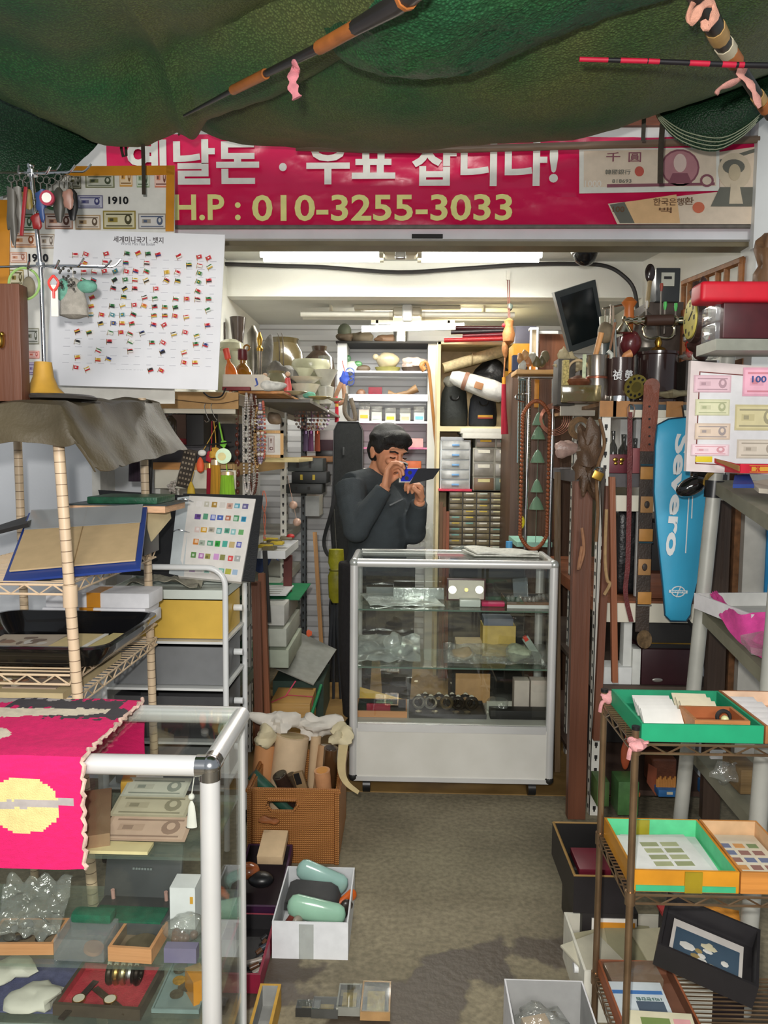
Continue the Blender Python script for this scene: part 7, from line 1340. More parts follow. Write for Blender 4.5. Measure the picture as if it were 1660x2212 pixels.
for i,(x0,x1,y0,y1,c_,nm,lb)in enumerate(((1335,1384,1756,1722,(190,100,50),'orange_box','orange printed box at the bottom of the right shelving'),(1422,1466,1752,1708,(50,110,170),'pencil_box','blue box of pencils at the bottom, left of the grey post'),(1528,1556,1746,1704,(50,110,170),'pencil_box','blue box of pencils at the bottom, right of the grey post'),(1336,1382,1722,1690,(70,110,60),'green_packet','green packet on the orange printed box'),(1290,1318,1745,1690,(80,110,60),'green_packet','olive packet at the bottom behind the wire rack post'))):
 r=bx(x0,y0,x1,y1,2.84-.03*i,.1,Z5 if i!=3 else hz(1722,2.84));b=B(mt(c_,.5,0,.2,30)).span(*r,.003)
 if nm=='orange_box':[b.box((r[0]+.02+.014*i,r[2]-.001,(r[4]+r[5])/2),(.003,.002,.016),m=paper((206,150,110)))for i in range(3)]
 if nm=='pencil_box':
  for k in range(12):b.tube([(r[0]+(r[1]-r[0])*(k+.5)/12,r[2]+.03,r[5]),(r[0]+(r[1]-r[0])*(k+.5)/12,r[2]+.03,r[5]+.03+.006*(k%3))],.004,6,mt((206,140,70)))
  b.span(r[0]+.03,r[0]+.052,r[2]-.002,r[2],r[4]+.02,r[5]-.015,m=paper((214,206,180)))
 b.top(nm,lb,'box' if 'box' in nm else 'packet')
boxt('brown_satchel','reddish brown leather bag hanging under the wire rack top','bag',bx(1408,1700,1464,1640,2.9,.1),leather((120,70,48)),bev=.01);B(mt((176,84,50),.5)).ball(P(1352,1630,2.88),(.018,.01,.06)).tube([P(1352,1610,2.88),P(1352,1480,2.88)],.002).top('orange_leaf','orange brown leaf shaped leather piece between the rack posts','leather');boxt('shelf_back','dark back panel behind the lower right shelves','cloth',(.76,1.18,3.3,3.31,.12,RZ[3]-.03),mt((40,36,34),.8));B(mt((150,80,54),.6)).slab([P(1402,1650,2.86),P(1398,1690,2.86),P(1418,1720,2.86),P(1420,1660,2.86)],.006).top('leather_piece','tan leather flap hanging left of the leather bag','leather')  # the flat dark piece is the back of the lower shelves
YS=3.62;t=T('chain_stand','chrome tube stand hung with chains and beads right of the display case','stand',(.63,YS,0))
for px in(1139,1192):q=P(px,1000,YS);B(CHROME).cyl((q.x,YS,0),(q.x,YS,hz(812,YS)),.009,n=12).wout('post',t)
B(CHROME).tube([P(1120,815,YS),P(1200,815,YS)],.009,10).wout('crossbar',t);B(wood((206,160,100),'x')).span(P(1114,805,YS).x,P(1200,805,YS).x,YS-.03,YS+.15,hz(806,YS),hz(796,YS),.006).wout('shelf_board',t);B(CHROME).tube(spline([P(1137,850,YS),P(1118,853,YS-.08),P(1116,862,YS-.1),P(1132,868,YS-.06)],5),.004,6).wout('wire_loop',t)
for z0,z1 in((1180,1168),):B(mt((150,200,180),.4)).span(P(1122,1000,YS).x,P(1200,1000,YS).x,YS+.02,YS+.3,hz(1176,YS),hz(1166,YS)).wout('lower_shelf',t)
for i,(px,y1,c_,nm)in enumerate(((1123,1090,(150,140,116),'dull brass'),(1129,1040,(176,170,156),'silver'),(1134,1100,(110,100,84),'dark'),(1146,990,(180,176,160),'pale silver'))):
 a,e=P(px,822,YS-.02),P(px-2,y1,YS-.02);n_=70;B(metal(c_,.35)).tube([a.lerp(e,k/n_)for k in range(n_+1)],[.0032 if k%2 else.0056 for k in range(n_+1)],6).top('chain',f'{nm} chain hanging from the chrome stand','chain','chains on the chrome stand')
WBD=mt((150,84,50),.3,0,.2,60);a=P(1160,866,YS-.05);e=P(1160,1186,YS-.05);b=B(WBD)
for i in range(110):tt=2*pi*i/110;k=(1-cos(tt))/2;s_=sin(tt);b.ball((a.x+.062*(1 if s_>0 else-1)*min(1,abs(s_)*1.7),a.y,a.z+(e.z-a.z)*k),.0095,n=8,k=6)
b.top('prayer_beads','long loop of brown wooden beads hanging from the chrome stand','beads',smooth=3)
GB=glassy('greenglass',(.76,.84,.76),.3,.06,(150,190,160),.5);t=T('wind_chime','string of pale green glass bells inside the wooden bead loop','wind chime',P(1165,870,YS));zz=t.location.z;B(mt((120,140,120))).tube([(0,0,0),(0,0,hz(1165,YS)-zz)],.0014,4).out('cord',t)
for py,r_ in((905,.03),(935,.034),(985,.034),(1048,.03),(1085,.036)):B(GB).lathe([(r_,-.02),(r_*.8,.0),(r_*.4,.03),(.004,.04)],(0,0,hz(py,YS)-zz),16).out('bell',t)
b=B(metal((190,130,110),.3));q=P(1195,905,YS-.04)
for i in range(5):b.tube(arc(q+V((.004*i,.004*i,0)),.05+.006*i,0,2*pi,24)[:-1],.0018,5,closed=True)
b.top('wire_coil','pinkish copper wire coil hanging right of the wooden beads','wire');lump('plastic_pouch','clear pouch of pink beads on the right shelf edge','bag',1225,3.25,hz(965,3.25),(.05,.03,.035),mt((190,160,150),.3,0,.2,30,.5,40),.6,30);boxt('orange_folder','orange strip hanging behind the chrome stand','strip',bx(1155,880,1166,820,3.7,.02),mt((226,150,40),.5))
lump('yellow_toy','yellow oval tag hanging low on the chrome stand','tag',1133,3.58,hz(1122,3.58),(.014,.008,.03),mt((216,200,40),.4),0);boxt('teal_folder','grey blue folder standing behind the chrome stand','folder',bx(1118,1000,1138,800,3.72,.02),mt((150,180,186),.6));boxt('brown_partition','brown board behind the wind chime','board',bx(1140,1165,1215,820,3.95,.03),wood((96,64,46),'z'));t=T('figure_group','cluster of small pale figurines on the wooden shelf of the chrome stand','figurines',P(1150,796,YS))
for i,(px,py,c_)in enumerate(((1125,775,(190,140,90)),(1135,768,(206,160,110)),(1142,780,(190,130,84)),(1150,772,(200,196,180)),(1160,782,(110,100,70)),(1130,788,(206,206,196)),(1172,780,(90,84,60)),(1178,772,(120,110,84)))):B(mt(c_,.4)).ball(P(px,py,YS-.01),(.018,.014,.026),amp=.4,fr=60).wout('figurine',t)
# ================================================================ grey rack at the right edge
GRM=mt((128,126,108),.5,.1,.15,14);GPM=mt((168,168,160),.45,.1,.12,10)
t=T('steel_rack','grey steel shelf rack with round posts at the right edge','rack',(1.0,2.0,0));RB_,RF_=2.3,1.83
a,e=P(1543,1060,RB_),P(1500,1480,RB_);d=(e-a)/(a.z-e.z);B(GPM).tube([a+d*a.z,a-d*.40],.021,16).wout('post',t)
a2,e2=P(1668,1420,RF_),P(1628,1900,RF_);d2=(e2-a2)/(a2.z-e2.z);B(GPM).tube([a2+d2*a2.z,a2-d2*.75],.021,16).wout('post',t)
for(fx,fy),(nx,ny),nd in(((1540,1037),(1684,1126),1.70),((1508,1310),(1690,1488),1.78),((1500,1626),(1652,1802),1.83)):
 p0,p1=P(fx,fy,RB_+.02),P(nx,ny,nd);b=B(GRM);b.slab([p0,p1,p1+V((.45,0,0)),p0+V((.45,0,0))],.036);b.wout('shelf',t)
zt6=hz(738,2.2);B(mt((150,152,140),.4,.2)).span(P(1548,740,2.1).x,1.45,2.1,2.24,zt6-.03,zt6).wout('shelf',t);B(BLK).cyl(a+d*-.03+V((0,0,0)),a+d*.02,.027).wout('clamp',t)
boxt('burgundy_box','dark burgundy box under the red box at the upper right','box',bx(1562,722,1700,652,2.1,.09,zt6+.001),mt((74,26,32),.35,0,.15),bev=.004);boxt('red_box','bright red box on top of the burgundy box at the upper right','box',bx(1515,656,1700,606,2.08,.08,hz(651,2.1)+.001),mt((206,22,44),.5,0,.06),bev=.012)
for i in range(2):B(CLEARBOX).span(P(1522,700,2.2).x,P(1556,700,2.2).x,2.12,2.22,zt6+.001+.05*i,zt6+.047+.05*i,.003).top('clear_case',('lower','upper')[i]+' clear plastic case left of the burgundy box','case')
YF=2.22;fm=quad_map(P(1494,779,YF),P(1760,800,YF),P(1750,1030,YF),P(1483,1018,YF));t=T('framed_banknotes','pale framed sheet of banknotes leaning at the right edge','picture frame',fm(.5,1));PF2=paper((224,212,210))
B(PF2).slab([fm(0,0),fm(0,1),fm(1,1),fm(1,0)],.02).wout('frame',t);i0=[fm(.07,.09),fm(.07,.93),fm(.97,.93),fm(.97,.09)];B(mt((110,44,40))).slab([q+V((0,-.001,0))for q in i0],.001).wout('red_line',t);i1=[fm(.078,.1),fm(.078,.92),fm(.97,.92),fm(.97,.1)];B(paper((226,226,228))).slab([q+V((0,-.002,0))for q in i1],.001).wout('mount',t)
for x,y,w_,h,c1,c2,s_ in((1540,829,78,36,(214,180,190),(150,120,130),None),(1655,825,95,60,(230,170,190),(200,110,120),'100'),(1540,880,72,34,(206,206,170),(150,160,120),None),(1635,902,90,54,(206,196,150),(130,126,110),None),(1540,932,74,34,(210,190,170),(120,120,136),None),(1535,972,80,24,(226,200,206),(206,120,130),None),(1640,970,92,40,(206,196,180),(140,130,116),None)):
 b=B(OFFW);note(b,TR(P(x,y,YF-.004)),w_*YF/1660,h*YF/1660,c1,tuple((p+q)//2 for p,q in zip(c1,c2)),tuple(min(255,k+18)for k in c1))
 if s_:b.text(s_,.04,.018,TR(P(1641,819,YF-.008)),mt((60,84,150)),.02)
 b.wout('banknote',t)
boxt('yellow_tag','yellow tag stuck at the lower left of the framed banknotes','tag',bx(1503,998,1540,986,YF-.006,.002),mt((230,206,40)))
zr=P(1560,1040,2.25).z;b=B(mt((206,26,52),.5)).slab([P(1544,990,2.18),P(1600,1004,2.05),P(1600,1022,2.05),P(1544,1000,2.18)][::-1],.002);r=bx(1600,1022,1700,1003,2.05,.1);b.span(*r,m=mt((206,22,50),.5));b.slab([P(1548,991,2.17),P(1597,1006,2.04),P(1597,1018,2.04),P(1548,997,2.17)],-.002,mt((170,120,60),.5));b.text('小',.012,.012,TR(P(1638,1013,2.047)),mt((226,170,60)),.02);[b.box(P(x,1013,2.048),(.011,.002,.011),m=mt((226,170,60)))for x in(1629,1647,1656,1665)];b.box(P(1645,1006,2.048),(.06,.002,.0015),m=mt((226,170,60)));b.box(P(1645,1020,2.048),(.06,.002,.0015),m=mt((226,170,60)));b.top('gift_box','red box with gold characters lying below the framed banknotes','box')
b=B(mt((40,66,140),.6));b.slab([P(1588,1026,2.1),P(1584,1046,2.0),P(1630,1046,2.0),P(1620,1024,2.1)],.01);b.top('blue_pouch','blue cloth pouch at the edge of the upper grey shelf','pouch');B(paper((196,186,170))).slab([P(1620,1040,2.05),P(1640,1055,1.95),P(1710,1060,1.95),P(1700,1030,2.05)],.012).top('paper_packet','pale packets right of the blue pouch at the right edge','packet')
t=T('shoe_spoon','glossy black wooden ladle hanging in front of the blue racket bag','ladle',P(1495,1050,2.35));BG=mt((18,17,18),.12,coat=.6);B(BG).ball((0,0,0),(.05,.03,.028),n=18,k=12).out('bowl',t).rotation_euler=(0,-.45,0);B(BG).box((.03,.01,.035),(.06,.03,.03),.008).out('heel',t);B(mt((150,120,50),.7,0,.4,50)).tube(spline([P(1523,1045,2.33)-t.location,P(1530,1030,2.3)-t.location,P(1538,1020,2.28)-t.location],4),.008,6).out('twine',t)
b=B(paper((222,220,222)));q0,q1,q2=P(1540,1264,2.35),P(1590,1330,2.0),P(1590,1300,2.0);zs=P(1555,1330,2.2).z;t=T('white_tray','white shallow box on the middle grey shelf over the pink cloth','box',(1.06,2.15,zs+.006),.12);tray(b,.36,.3,.045,.006,None,paper((190,190,186))).out('box_body',t)
b=B(mt((214,70,150),.9,0,.12,60,.3,400));f0=resample([P(*q)for q in((1536,1290,2.27),(1560,1350,2.1),(1600,1400,2.0),(1640,1428,1.9),(1672,1440,1.85))],20);f1=resample([P(*q)for q in((1548,1284,2.27),(1590,1335,2.02),(1640,1330,1.98),(1680,1330,1.98),(1710,1340,1.98))],20)
b.grid(lambda u,v:plerp(f0,u).lerp(plerp(f1,u),v)+V((0,0,.012+.008*noise.noise(V((u*8,v*5,2))))),24,12,.003);b.top('pink_cloth','magenta pink cloth hanging from the middle grey shelf','cloth');b=B(BAG).slab([P(1600,1372,1.95),P(1622,1398,1.88),P(1690,1410,1.88),P(1690,1355,1.95)],.02);b.top('film_packet','clear film packet lying on the pink cloth at the right edge','packet')
for px,w_,lb in((1556,.04,'dark brown upright post behind the grey rack, the left one'),(1572,.03,'dark brown upright post behind the grey rack, the right one')):plank(lb,(px,1082),(px-26,1770),2.62,2.62,w_,.03,wood((70,54,44),'z'))
boxt('blue_sign','blue and white sign strip on the door frame at the right edge','sign',bx(1652,1290,1720,1110,2.98,.01),mt((30,140,200),.5));q=P(1570,1690,2.1);boxt('brown_crate','brown wooden box on the lowest grey shelf','box',bx(1600,1716,1646,1664,2.0,.12),wood((110,88,56),'x'));lump('bubble_bag','clear crumpled bag above the brown wooden box','bag',1612,2.05,hz(1650,2.05),(.045,.03,.03),BAG,.6,40,18,10);boxt('white_label','white card on the lowest grey shelf under the green box','card',bx(1536,1640,1570,1622,2.2,.01),paper((230,230,230)))
# ================================================================ wire rack at the lower right
W0,W1=1.50,1.74;wl=P(1369,1610,W0).x
t=T('wire_rack','bronze tinted wire shelf rack holding trays at the lower right','rack',(wl+.3,1.62,0));WRM=mt((150,124,96),.28,.8,.25,16)
ZW=[P(1500,1610,W0).z,P(1500,1936,W0).z,.15]
for x,y in((wl+.004,W0),(wl+.004,W1),(wl+.6,W0),(wl+.6,W1)):B(WRM).cyl((x,y,0),(x,y,ZW[0]+.035),.0075,n=14).wout('post',t);B(BLK).cyl((x,y,ZW[0]+.03),(x,y,ZW[0]+.037),.0085,n=14).wout('post_cap',t)
for z in ZW:wire_shelf(t,wl,wl+.6,W0,W1,z,WRM,.014,dep=.018);[B(WRM).cyl((wl+.004,y,z-.02),(wl+.004,y,z+.008),.0105).wout('shelf_collar',t)for y in(W0,W1)]
for k,(px,py,y,lb)in enumerate(((1312,1508,W1,'pink and white cloth knot tied to the rear post of the wire rack'),(1376,1605,W0-.01,'pink cloth knot tied to the front post of the wire rack'))):
 q=P(px,py,y);b=B(cloth((214,150,150)));b.ball(q,(.016,.014,.012),amp=.9,fr=60);b.tube(spline([q,q+V((-.014,-.008,-.01)),q+V((-.018,-.01,-.03))],4),.005,6,flat=.5);b.tube([q,q+V((.02,-.01,.006))],.006,6,flat=.5);b.top('cloth_tie',lb,'cloth strip')
def wtr(name,label,px0,px1,z,y0,y1,h,m,inner,th=.005,rz=0,dz=.004):
 a,e=P(px0,1600,y0).x,P(px1,1600,y0).x;t=T(name,label,'tray',((a+e)/2,(y0+y1)/2,z+dz),rz);tray(B(m),e-a,y1-y0,h,th,m,inner).out('tray_body',t);return t
GNB=mt((18,150,104),.6,0,.06)
t=wtr('green_tray','bright green cardboard tray of card packets on the wire rack top',1386,1650,ZW[0],W0+.005,W1-.01,.036,GNB,mt((20,130,92),.6));g0=t.location;zg=g0.z+.006
def cardp(name,label,dx,dy,w_,d,h,m,tilt=0,rz=0,ref=None,zz=None,extra=None,cat='cards'):
 r0=ref or g0;b=B(m).x(TR((r0.x+dx,r0.y+dy,(zz or zg)+h/2+abs(sin(tilt))*d/2),tilt,0,rz));b.box((0,0,0),(w_,d,h),.001)
 if extra:extra(b,h)
 return b.x().top(name,label,cat)
for i in range(5):cardp('card_packet',f'white card sleeve leaning in the left row of the green tray, {ON[i]} from the front',-.052+.002*i,-.03+.022*i,.082,.045,.004,paper((222-4*i,220-4*i,214-4*i)),.6,.05*(i%3-1))
for i in range(3):cardp('banknote_packet',f'cream sleeve in the right row of the green tray, {ON[i]} from the front',.045,.02+.026*i,.075,.05,.004,paper((214,204,176)),.55,-.05,extra=lambda b,h:b.box((-.022,0,h/2),(.012,.02,.001),m=mt((214,170,60))))
cardp('comic_card','yellow and grey printed card at the front left of the green tray',-.05,-.095,.09,.03,.006,paper((190,176,90)),.5,extra=lambda b,h:[b.box((rnd(-.035,.035),rnd(-.008,.008),h/2),(.02,.008,.001),m=paper(random.choice([(90,90,100),(206,190,70),(190,196,196)])))for _ in range(7)])
t=wtr('wooden_box','pale wooden lidless box with a ring at the front right of the green tray',1500,1620,zg,W0+.02,W0+.11,.03,mt((176,116,66),.5,0,.15,20,st=(1,8,8)),mt((150,84,46),.5),.007);o=B(DARK).tube(arc((t.location.x+.018,W0+.06,zg+.028),.013,0,2*pi,16,'xz')[:-1],.004,7,closed=True).top('finger_ring','black ring with pale yellow stone in the pale wooden box','ring');B(mt((206,206,150),.3)).ball((t.location.x+.018,W0+.052,zg+.026),.008).wout('stone',o)
t=wtr('wooden_tray','brown wooden tray of white card rolls at the right edge of the rack top',1654,1790,ZW[0],W0+.005,W1-.005,.036,wood((160,104,60),'y'),mt((206,176,150),.7))
for i in range(5):cardp('paper_bundle',f'white card bundle in the brown tray at the right edge, {ON[i]} from the front',-.03+.004*(i%2),-.07+.034*i,.06,.03,.022,paper((222,218,216)),.2,ref=t.location,zz=t.location.z+.006)
TPM=mt((206,140,36),.3,0,.2,9,coat=.3);t=wtr('taped_box','orange taped box lined in green on the middle wire shelf',1378,1612,ZW[1],W0+.006,W1-.01,.045,TPM,mt((90,196,140),.6));g1=t.location;B(mt((60,170,120),.6)).box((0,-.113,.008),(.2,.002,.012)).out('green_edge',t);B(mt((150,130,30),.35)).box((.015,-.1135,.022),(.035,.003,.044)).out('tape_band',t);B(mt((150,140,40),.35)).box((-.02,.105,.024),(.03,.003,.04)).out('tape_band',t)
cardp('stamp_sheet','white card framing a sheet of eight stamps in the orange taped box',-.012,.0,.17,.17,.004,paper((226,226,222)),0,.06,g1,g1.z+.016,lambda b,h:[b.box((.012+(i-.5)*.045,-.04+.027*j,h/2),(.038,.018,.001),m=paper((150,156,116)if(i+j)%2 else(166,170,130)))for i in range(2)for j in range(4)]);cardp('white_card','white card lying beneath the framed stamp sheet',.01,.01,.17,.18,.003,paper((216,218,216)),0,-.03,g1,g1.z+.008)
t=wtr('wooden_tray','orange edged tray of stamps at the right edge of the middle wire shelf',1616,1760,ZW[1],W0+.006,W1-.01,.045,wood((196,130,60),'x'),mt((206,170,130)));cardp('stamp_sheet','cream stamp sheet with rows of small pictures at the right edge',0,.01,.11,.18,.004,paper((220,212,190)),0,0,t.location,t.location.z+.012,lambda b,h:[b.box((-.03+.03*i,-.05+.03*j,h/2),(.022,.018,.001),m=paper(random.choice([(120,140,96),(150,110,100),(206,150,90),(110,120,150)])))for i in range(3)for j in range(4)])
q=P(1276,1930,2.05);t=T('black_open_box','black open box with brown edges behind the wire rack on the left','box',(q.x+.01,2.12,.16),.0);tray(B(mt((34,30,32),.5)),.15,.30,.1,.007,None,DARK).out('box_body',t);B(mt((150,116,60),.6)).tube([(-.072,-.147,.1),(.072,-.147,.1),(.072,.147,.1),(-.072,.147,.1)],.0045,5,closed=True).out('brown_edge',t);b=B(mt((110,30,46),.4)).box((0,.02,0),(.09,.12,.02),.003);b.v=[v+V(t.location)+V((.01,0,.05))for v in b.v];b.top('red_case','dark red flat case lying in the black open box','case')
t=T('card_box','dark box with orange and blue card front under the black open box','box',(q.x+.04,2.07,.0));B(mt((36,32,32),.5)).box((0,.05,.075),(.15,.26,.15),.003).out('box_body',t);B(paper((226,222,214))).box((.01,-.082,.09),(.12,.003,.09)).out('card',t);B(ORT).box((.015,-.0845,.105),(.1,.002,.04)).out('card_print',t);B(mt((40,110,190))).box((.01,-.0845,.068),(.12,.002,.012),r=(0,.15,0)).out('card_print',t);B(mt((226,130,50))).box((.01,-.0845,.055),(.12,.002,.012)).out('card_print',t)
q0=P(1205,1965,1.95);t=T('white_crate','large white open box of papers under the wire rack','box',(P(1372,2000,1.9).x,1.90,0));tray(B(paper((222,220,206))),.31,.24,.13,.006,None,paper((206,202,186))).out('box_body',t);wc2=t.location
for i,(dx,dy,rz,c_)in enumerate(((-.07,0,.3,(176,170,140)),(.0,.02,-.1,(150,146,116)),(.08,.0,.15,(196,190,160)),(-.1,-.05,.5,(190,186,166)))):cardp('paper_sheet',f'{["greyish", "olive", "cream", "pale"][i]} film covered paper in the large white box',dx,dy,.12,.16,.006,paper(c_),.15,rz,wc2,.08+.004*i)
B(WHT).cyl((wc2.x-.165,wc2.y-.05,.09),(wc2.x-.15,wc2.y-.05,.09),.012).wout('button',t)
a,e=P(1090,2100,1.76),V((.44,0,0));t=T('white_carton','white cardboard box wrapped in film at the bottom of the photo','box',((a.x+e.x)/2,1.63,0));tray(B(paper((224,224,226))),e.x-a.x,.26,.12,.004,None,paper((160,160,158))).out('box_body',t);qb=t.location
B(BAG).ball((qb.x-.02,qb.y+.03,.085),(.065,.05,.03),amp=.6,fr=36,n=20,k=12).top('plastic_pouch','clear crumpled pouch with tan packet in the white film wrapped box','bag',smooth=2);cardp('tan_packet','tan packet inside the clear pouch of the white box',-.03,-.03,.06,.05,.02,paper((190,166,136)),.2,.3,V((qb.x,qb.y+.06,0)),.06)
b_=(P(1530,2100,1.62).x,1.64);t=T('black_tray','black cardboard box holding a picture card tilted on the lower wire shelf','box',(b_[0],b_[1],.27),-.42,rx=.12,ry=.18);tray(B(mt((32,30,32),.45)),.20,.18,.055,.006,None,mt((40,38,40),.5)).out('box_body',t)
m4=wm(t);b=B(paper((200,196,190))).x(m4@TR((.0,0,.012)));b.box((0,0,0),(.15,.13,.003));b.box((0,-.01,.002),(.135,.1,.001),m=paper((56,78,96)))
for i in range(12):b.ball((rnd(-.04,.04),rnd(-.04,.02),.0025),(rnd(.008,.02),rnd(.006,.014),.0006),paper(random.choice([(196,190,160),(150,130,80),(206,206,200)])),7,4)
b.x().top('picture_card','dark blue picture card with pale figures in the tilted black box','card')
t=wtr('wooden_tray','reddish wooden tray of picture cards on the lowest wire shelf',1378,1560,ZW[2],W0+.0,W1,.035,wood((150,84,50),'y'),mt((110,70,50),.6));g3=t.location
cardp('picture_book','pale blue booklet with dark title in the reddish wooden tray',-.02,-.0,.12,.1,.014,paper((196,206,210)),.1,0,g3,g3.z+.008,lambda b,h:(b.box((0,.02,h/2),(.11,.01,.001),m=paper((60,110,170))),b.box((.02,-.02,h/2),(.06,.03,.001),m=paper((70,84,100))),b.text('1억5천만원',.055,.009,TR((.02,.0,h/2+.0012),-pi/2,0,pi),mt((40,90,80)),.01)));cardp('picture_card','green landscape picture card at the front of the reddish wooden tray',.0,-.085,.14,.07,.01,paper((206,200,170)),.25,-.05,g3,g3.z+.012,lambda b,h:(b.box((-.01,0,h/2),(.06,.04,.001),m=paper((110,130,70))),b.box((.045,.01,h/2),(.035,.02,.001),m=paper((206,150,150)))))
cardp('film_packet','clear packet of brown cards at the back of the reddish wooden tray',-.01,.085,.12,.06,.02,glassy('pk',(.85,.82,.76),.3,.1,(150,130,110),.5),.1,.1,g3,g3.z+.01);B(mt((190,60,60),.5)).box((g3.x+.22,1.9,.17),(.16,.2,.008)).box((g3.x+.22,1.9,.08),(.15,.19,.165),m=mt((40,30,32))).top('dark_carton','dark carton with red lid behind the tilted black box','box')
for i,(dx,dz,c_)in enumerate(((.15,.30,(80,50,40)),(.19,.27,(206,140,60)))):cardp('film_packet',('dark film wrapped packet at the right edge above the carton','orange film wrapped packet at the right edge')[i],dx+.06,.25,.1,.06,.02,mt(c_,.2,0,.2,30,.4,40),.3,-.3,g3,.175+.02*i)
# ================================================================ the man behind the case
def fuse(b,name,parent,vox,sm=6,label=None):
 o=bpy.data.objects.new('tmp',b.mesh('tmp'));COL.objects.link(o)
 r=o.modifiers.new('r','REMESH');r.mode='VOXEL';r.voxel_size=vox;s_=o.modifiers.new('s','SMOOTH');s_.iterations=sm;s_.factor=.5
 me=bpy.data.meshes.new_from_object(o.evaluated_get(bpy.context.evaluated_depsgraph_get()));bpy.data.objects.remove(o)
 me.materials.clear();me.materials.append(b.mat);me.polygons.foreach_set('use_smooth',[True]*len(me.polygons));me.transform(wm(parent).inverted())
 q=bpy.data.objects.new(name,me);COL.objects.link(q);q.parent=parent
 if label:q['label']=label
 return q
YM=3.62;HC=P(840,977,YM);H=TR(HC,.30,.05,.62)
SKIN=mt((220,154,118),.5,0,.1,18,.06,120);SWT=mt((62,69,73),.9,0,.18,14,.3,300);HAIR=mt((26,25,25),.5,0,.5,60,.6,160,(3,3,1));TRS=cloth((44,42,44))
sR,sL=P(757,1052,3.56),P(884,1062,3.74);eR,eL=P(770,1142,3.42),P(893,1148,3.66);wR,wL=P(834,1050,3.43),P(907,1082,3.54)
nk=P(812,1040,3.68);ch=P(820,1110,3.68);wa=P(815,1195,3.70);hp=V((wa.x,3.70,.80))
t=T('person','man with black hair in dark grey fleece peering through a loupe behind the display case','person',(hp.x,3.70,.004))
b=B(SKIN);b.x(H)
b.ball((0,.012,.03),(.076,.094,.088));b.ball((0,-.022,-.035),(.060,.068,.075));b.ball((0,-.06,-.085),(.026,.024,.02));b.ball((0,-.078,.028),(.05,.02,.014))
b.tube([(0,-.088,.022),(0,-.106,-.02),(0,-.100,-.034)],[.007,.013,.009],8)
for s_ in(-1,1):
 b.ball((s_*.012,-.096,-.03),.008);b.ball((s_*.036,-.074,-.022),(.02,.018,.016));b.ball((s_*.077,.014,-.008),(.010,.018,.032));b.ball((s_*.08,.024,.0),(.008,.012,.02))
b.ball((0,-.088,-.056),(.022,.010,.006));b.ball((0,-.087,-.066),(.019,.010,.006));b.x()
b.tube([H@V((0,.03,-.06)),nk],[.052,.058],14)
b.tube([nk,ch,wa,hp],[.075,.125,.125,.13],16);b.tube([sR,nk,sL],[.055,.06,.055],12)
for s_,e_,w_ in((sR,eR,wR),(sL,eL,wL)):b.tube([s_,s_.lerp(e_,.5),e_],[.05,.046,.038],12);b.tube([e_,e_.lerp(w_,.35),w_],[.038,.036,.026],12)
for s_ in(-1,1):b.tube([hp+V((s_*.08,0,0)),hp+V((s_*.1,-.02,-.38)),(hp.x+s_*.1,3.72,.07)],[.085,.06,.04],12);b.tube([(hp.x+s_*.1,3.74,.045),(hp.x+s_*.11,3.56,.035)],[.042,.034],10)
def hand(W,f,n,curls,thumb,k=1.0):
 f=f.normalized();n=(n-f*n.dot(f)).normalized();s_=f.cross(n)
 for i in range(4):
  o=(i-1.5)*.0195*k;K=W+f*(.082-.006*abs(i-1.2))*k+s_*o;b.tube([W+s_*o*.55,K],[.017*k,.0125*k],10);a=0;p_=[K]
  for L_,c_ in zip((.042,.027,.021),curls[i]):a+=c_;p_.append(p_[-1]+(f*cos(a)+n*sin(a))*L_*k*(.92,1.05,1,.8)[i])
  b.tube(p_,[.0112*k,.0104*k,.0095*k,.0075*k],9);b.ball(p_[-1],.0078*k,None,8,6)
 q=W+f*.022*k+s_*thumb*.03*k;b.tube([W+f*.01,q,q+(f*.6+s_*thumb*.45+n*.5)*.036*k,q+(f*.95+s_*thumb*.25+n*.95)*.052*k],[.018*k,.016*k,.0125*k,.009*k],9)
LP=P(871,1004,3.44)
hand(wR,LP+V((-.02,.0,.012))-wR+V((-.03,-.01,.02)),V((.75,-.25,-.1)),((.5,.9,.6),(.7,1.0,.7),(1.0,1.1,.7),(1.2,1.1,.7)),1)
hand(wL,V((-.06,-.04,1)),V((-1,-.35,.05)),((1.1,1.1,.7),(1.25,1.1,.7),(1.35,1.1,.7),(1.4,1.1,.7)),1)
fuse(b,'body',t,.0045,3)
for s_ in(-1,1):
 B(mt((40,26,22),.3)).x(H).tube([(s_*.022,-.0935,.002),(s_*.034,-.0915,-.002),(s_*.046,-.083,-.001)],.0032,6).x().wout('eye',t);B(HAIR).x(H).tube([(s_*.016,-.099,.024),(s_*.034,-.095,.03),(s_*.052,-.08,.024)],.004,6).x().wout('eyebrow',t)
b=B(HAIR).x(H);b.ball((0,.02,.054),(.089,.100,.080),n=30,k=20,amp=.10,fr=34);b.ball((0,.056,.0),(.078,.066,.075),n=24,k=16,amp=.1,fr=34)
for s_ in(-1,1):b.ball((s_*.068,-.012,.03),(.02,.034,.036),amp=.15,fr=40)
b.ball((0,-.046,.088),(.066,.044,.032),n=24,k=14,amp=.1,fr=40)
for i in range(11):b.tube([((i-5)*.0125,-.062+abs(i-5)*.0025,.084),((i-5)*.0135,-.086+abs(i-5)*.0045,.068),((i-5)*.0138+.003*(i%2),-.090+abs(i-5)*.005,.046+.007*(i%3))],[.013,.010,.003],7)
b.x();fuse(b,'hair',t,.004,2)
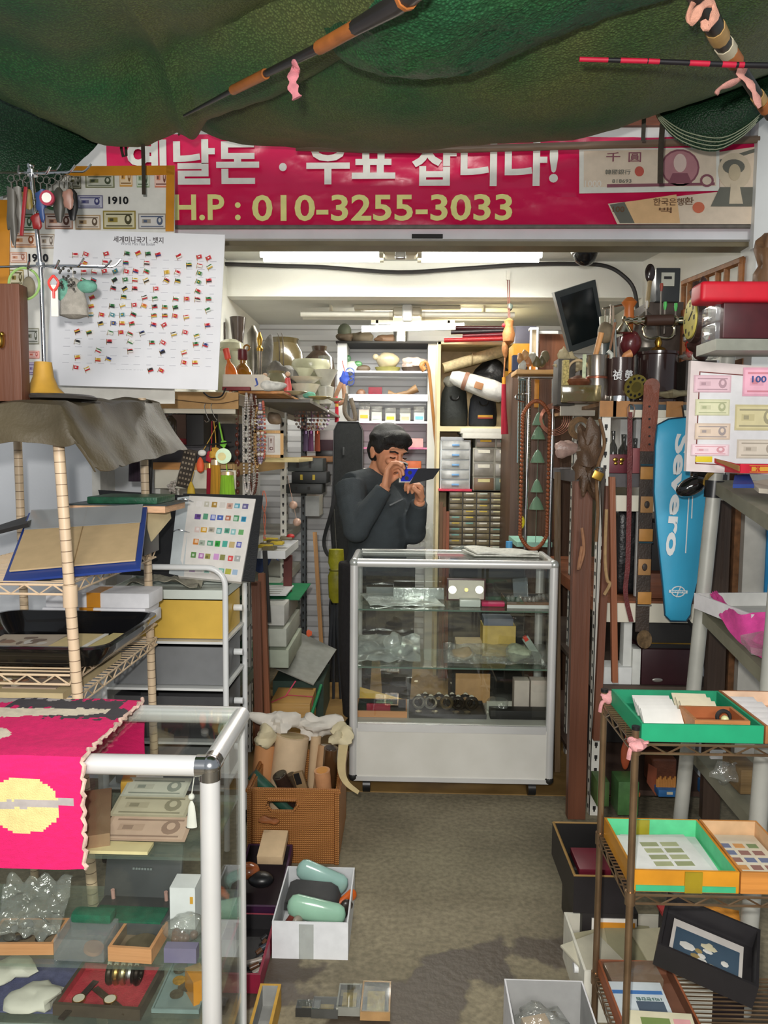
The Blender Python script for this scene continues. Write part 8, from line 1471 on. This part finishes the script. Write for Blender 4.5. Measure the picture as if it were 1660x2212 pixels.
b=B(SWT);b.tube([nk+V((.004,-.01,.045)),nk,ch.lerp(nk,.35)],[.066,.088,.135],18);b.tube([nk.lerp(ch,.6),ch,wa,hp+V((0,0,.02))],[.138,.148,.142,.15],20);b.ball(ch.lerp(wa,.5)+V((.02,-.03,0)),(.13,.12,.14));b.tube([sR,nk,sL],[.07,.075,.07],14)
for s_,e_,w_ in((sR,eR,wR),(sL,eL,wL)):b.tube([s_,s_.lerp(e_,.5)+V((-.004,0,.004)),e_],[.078,.070,.062],14);b.ball(e_,.064);b.tube([e_,e_.lerp(w_,.4),w_.lerp(e_,.12)],[.058,.053,.040],14);b.tube([w_.lerp(e_,.22),w_.lerp(e_,.06)],.0405,14)
fuse(b,'sweater',t,.006,5)
B(mt((120,124,126),.5)).tube([P(842,1092,3.50),P(870,1078,3.52)],.004,6).wout('pocket_zip',t)
b=B(TRS)
for s_ in(-1,1):b.tube([hp+V((s_*.075,0,.04)),hp+V((s_*.1,-.02,-.38)),(hp.x+s_*.1,3.72,.08)],[.115,.085,.065],14)
b.ball(hp+V((0,0,.02)),(.16,.14,.1));fuse(b,'trousers',t,.008,4)
for s_ in(-1,1):B(BLK).ball((hp.x+s_*.105,3.63,.042),(.052,.14,.042)).wout('shoe',t)
t=T('loupe','small black loupe held to the eye of the man','loupe',LP);B(BLK).cyl((-.02,.0,.004),(.016,-.008,-.006),.015,n=16).out('barrel',t);B(CHROME).cyl((.012,-.007,-.005),(.018,-.009,-.007),.0125,n=16).out('lens_rim',t)
YK=3.47;t=T('card_folder','black folder with bright blue coin page held in the hand of the man','folder',P(900,1046,YK));b=B(mt((14,40,200),.75)).slab([P(866,1040,YK),P(886,1040,YK),P(906,1013,YK),P(868,1013,YK)],.003)
for x,y in((886,1021),(879,1033),(872,1025)):b.slab([P(x+4.5*cos(-k*pi/5),y+4.5*sin(-k*pi/5),YK-.001)for k in range(10)],.001,DARK)
b.wout('coin_page',t);B(OFFW).slab([P(862,1042,YK+.002),P(888,1042,YK+.002),P(908,1011,YK+.002),P(865,1011,YK+.002)],.002).wout('page_edge',t);B(mt((22,24,32),.7)).slab([P(884,1046,YK-.012),P(920,1038,YK-.012),P(936,1034,YK-.004),P(952,1012,YK),P(904,1012,YK)],.004).wout('cover',t)
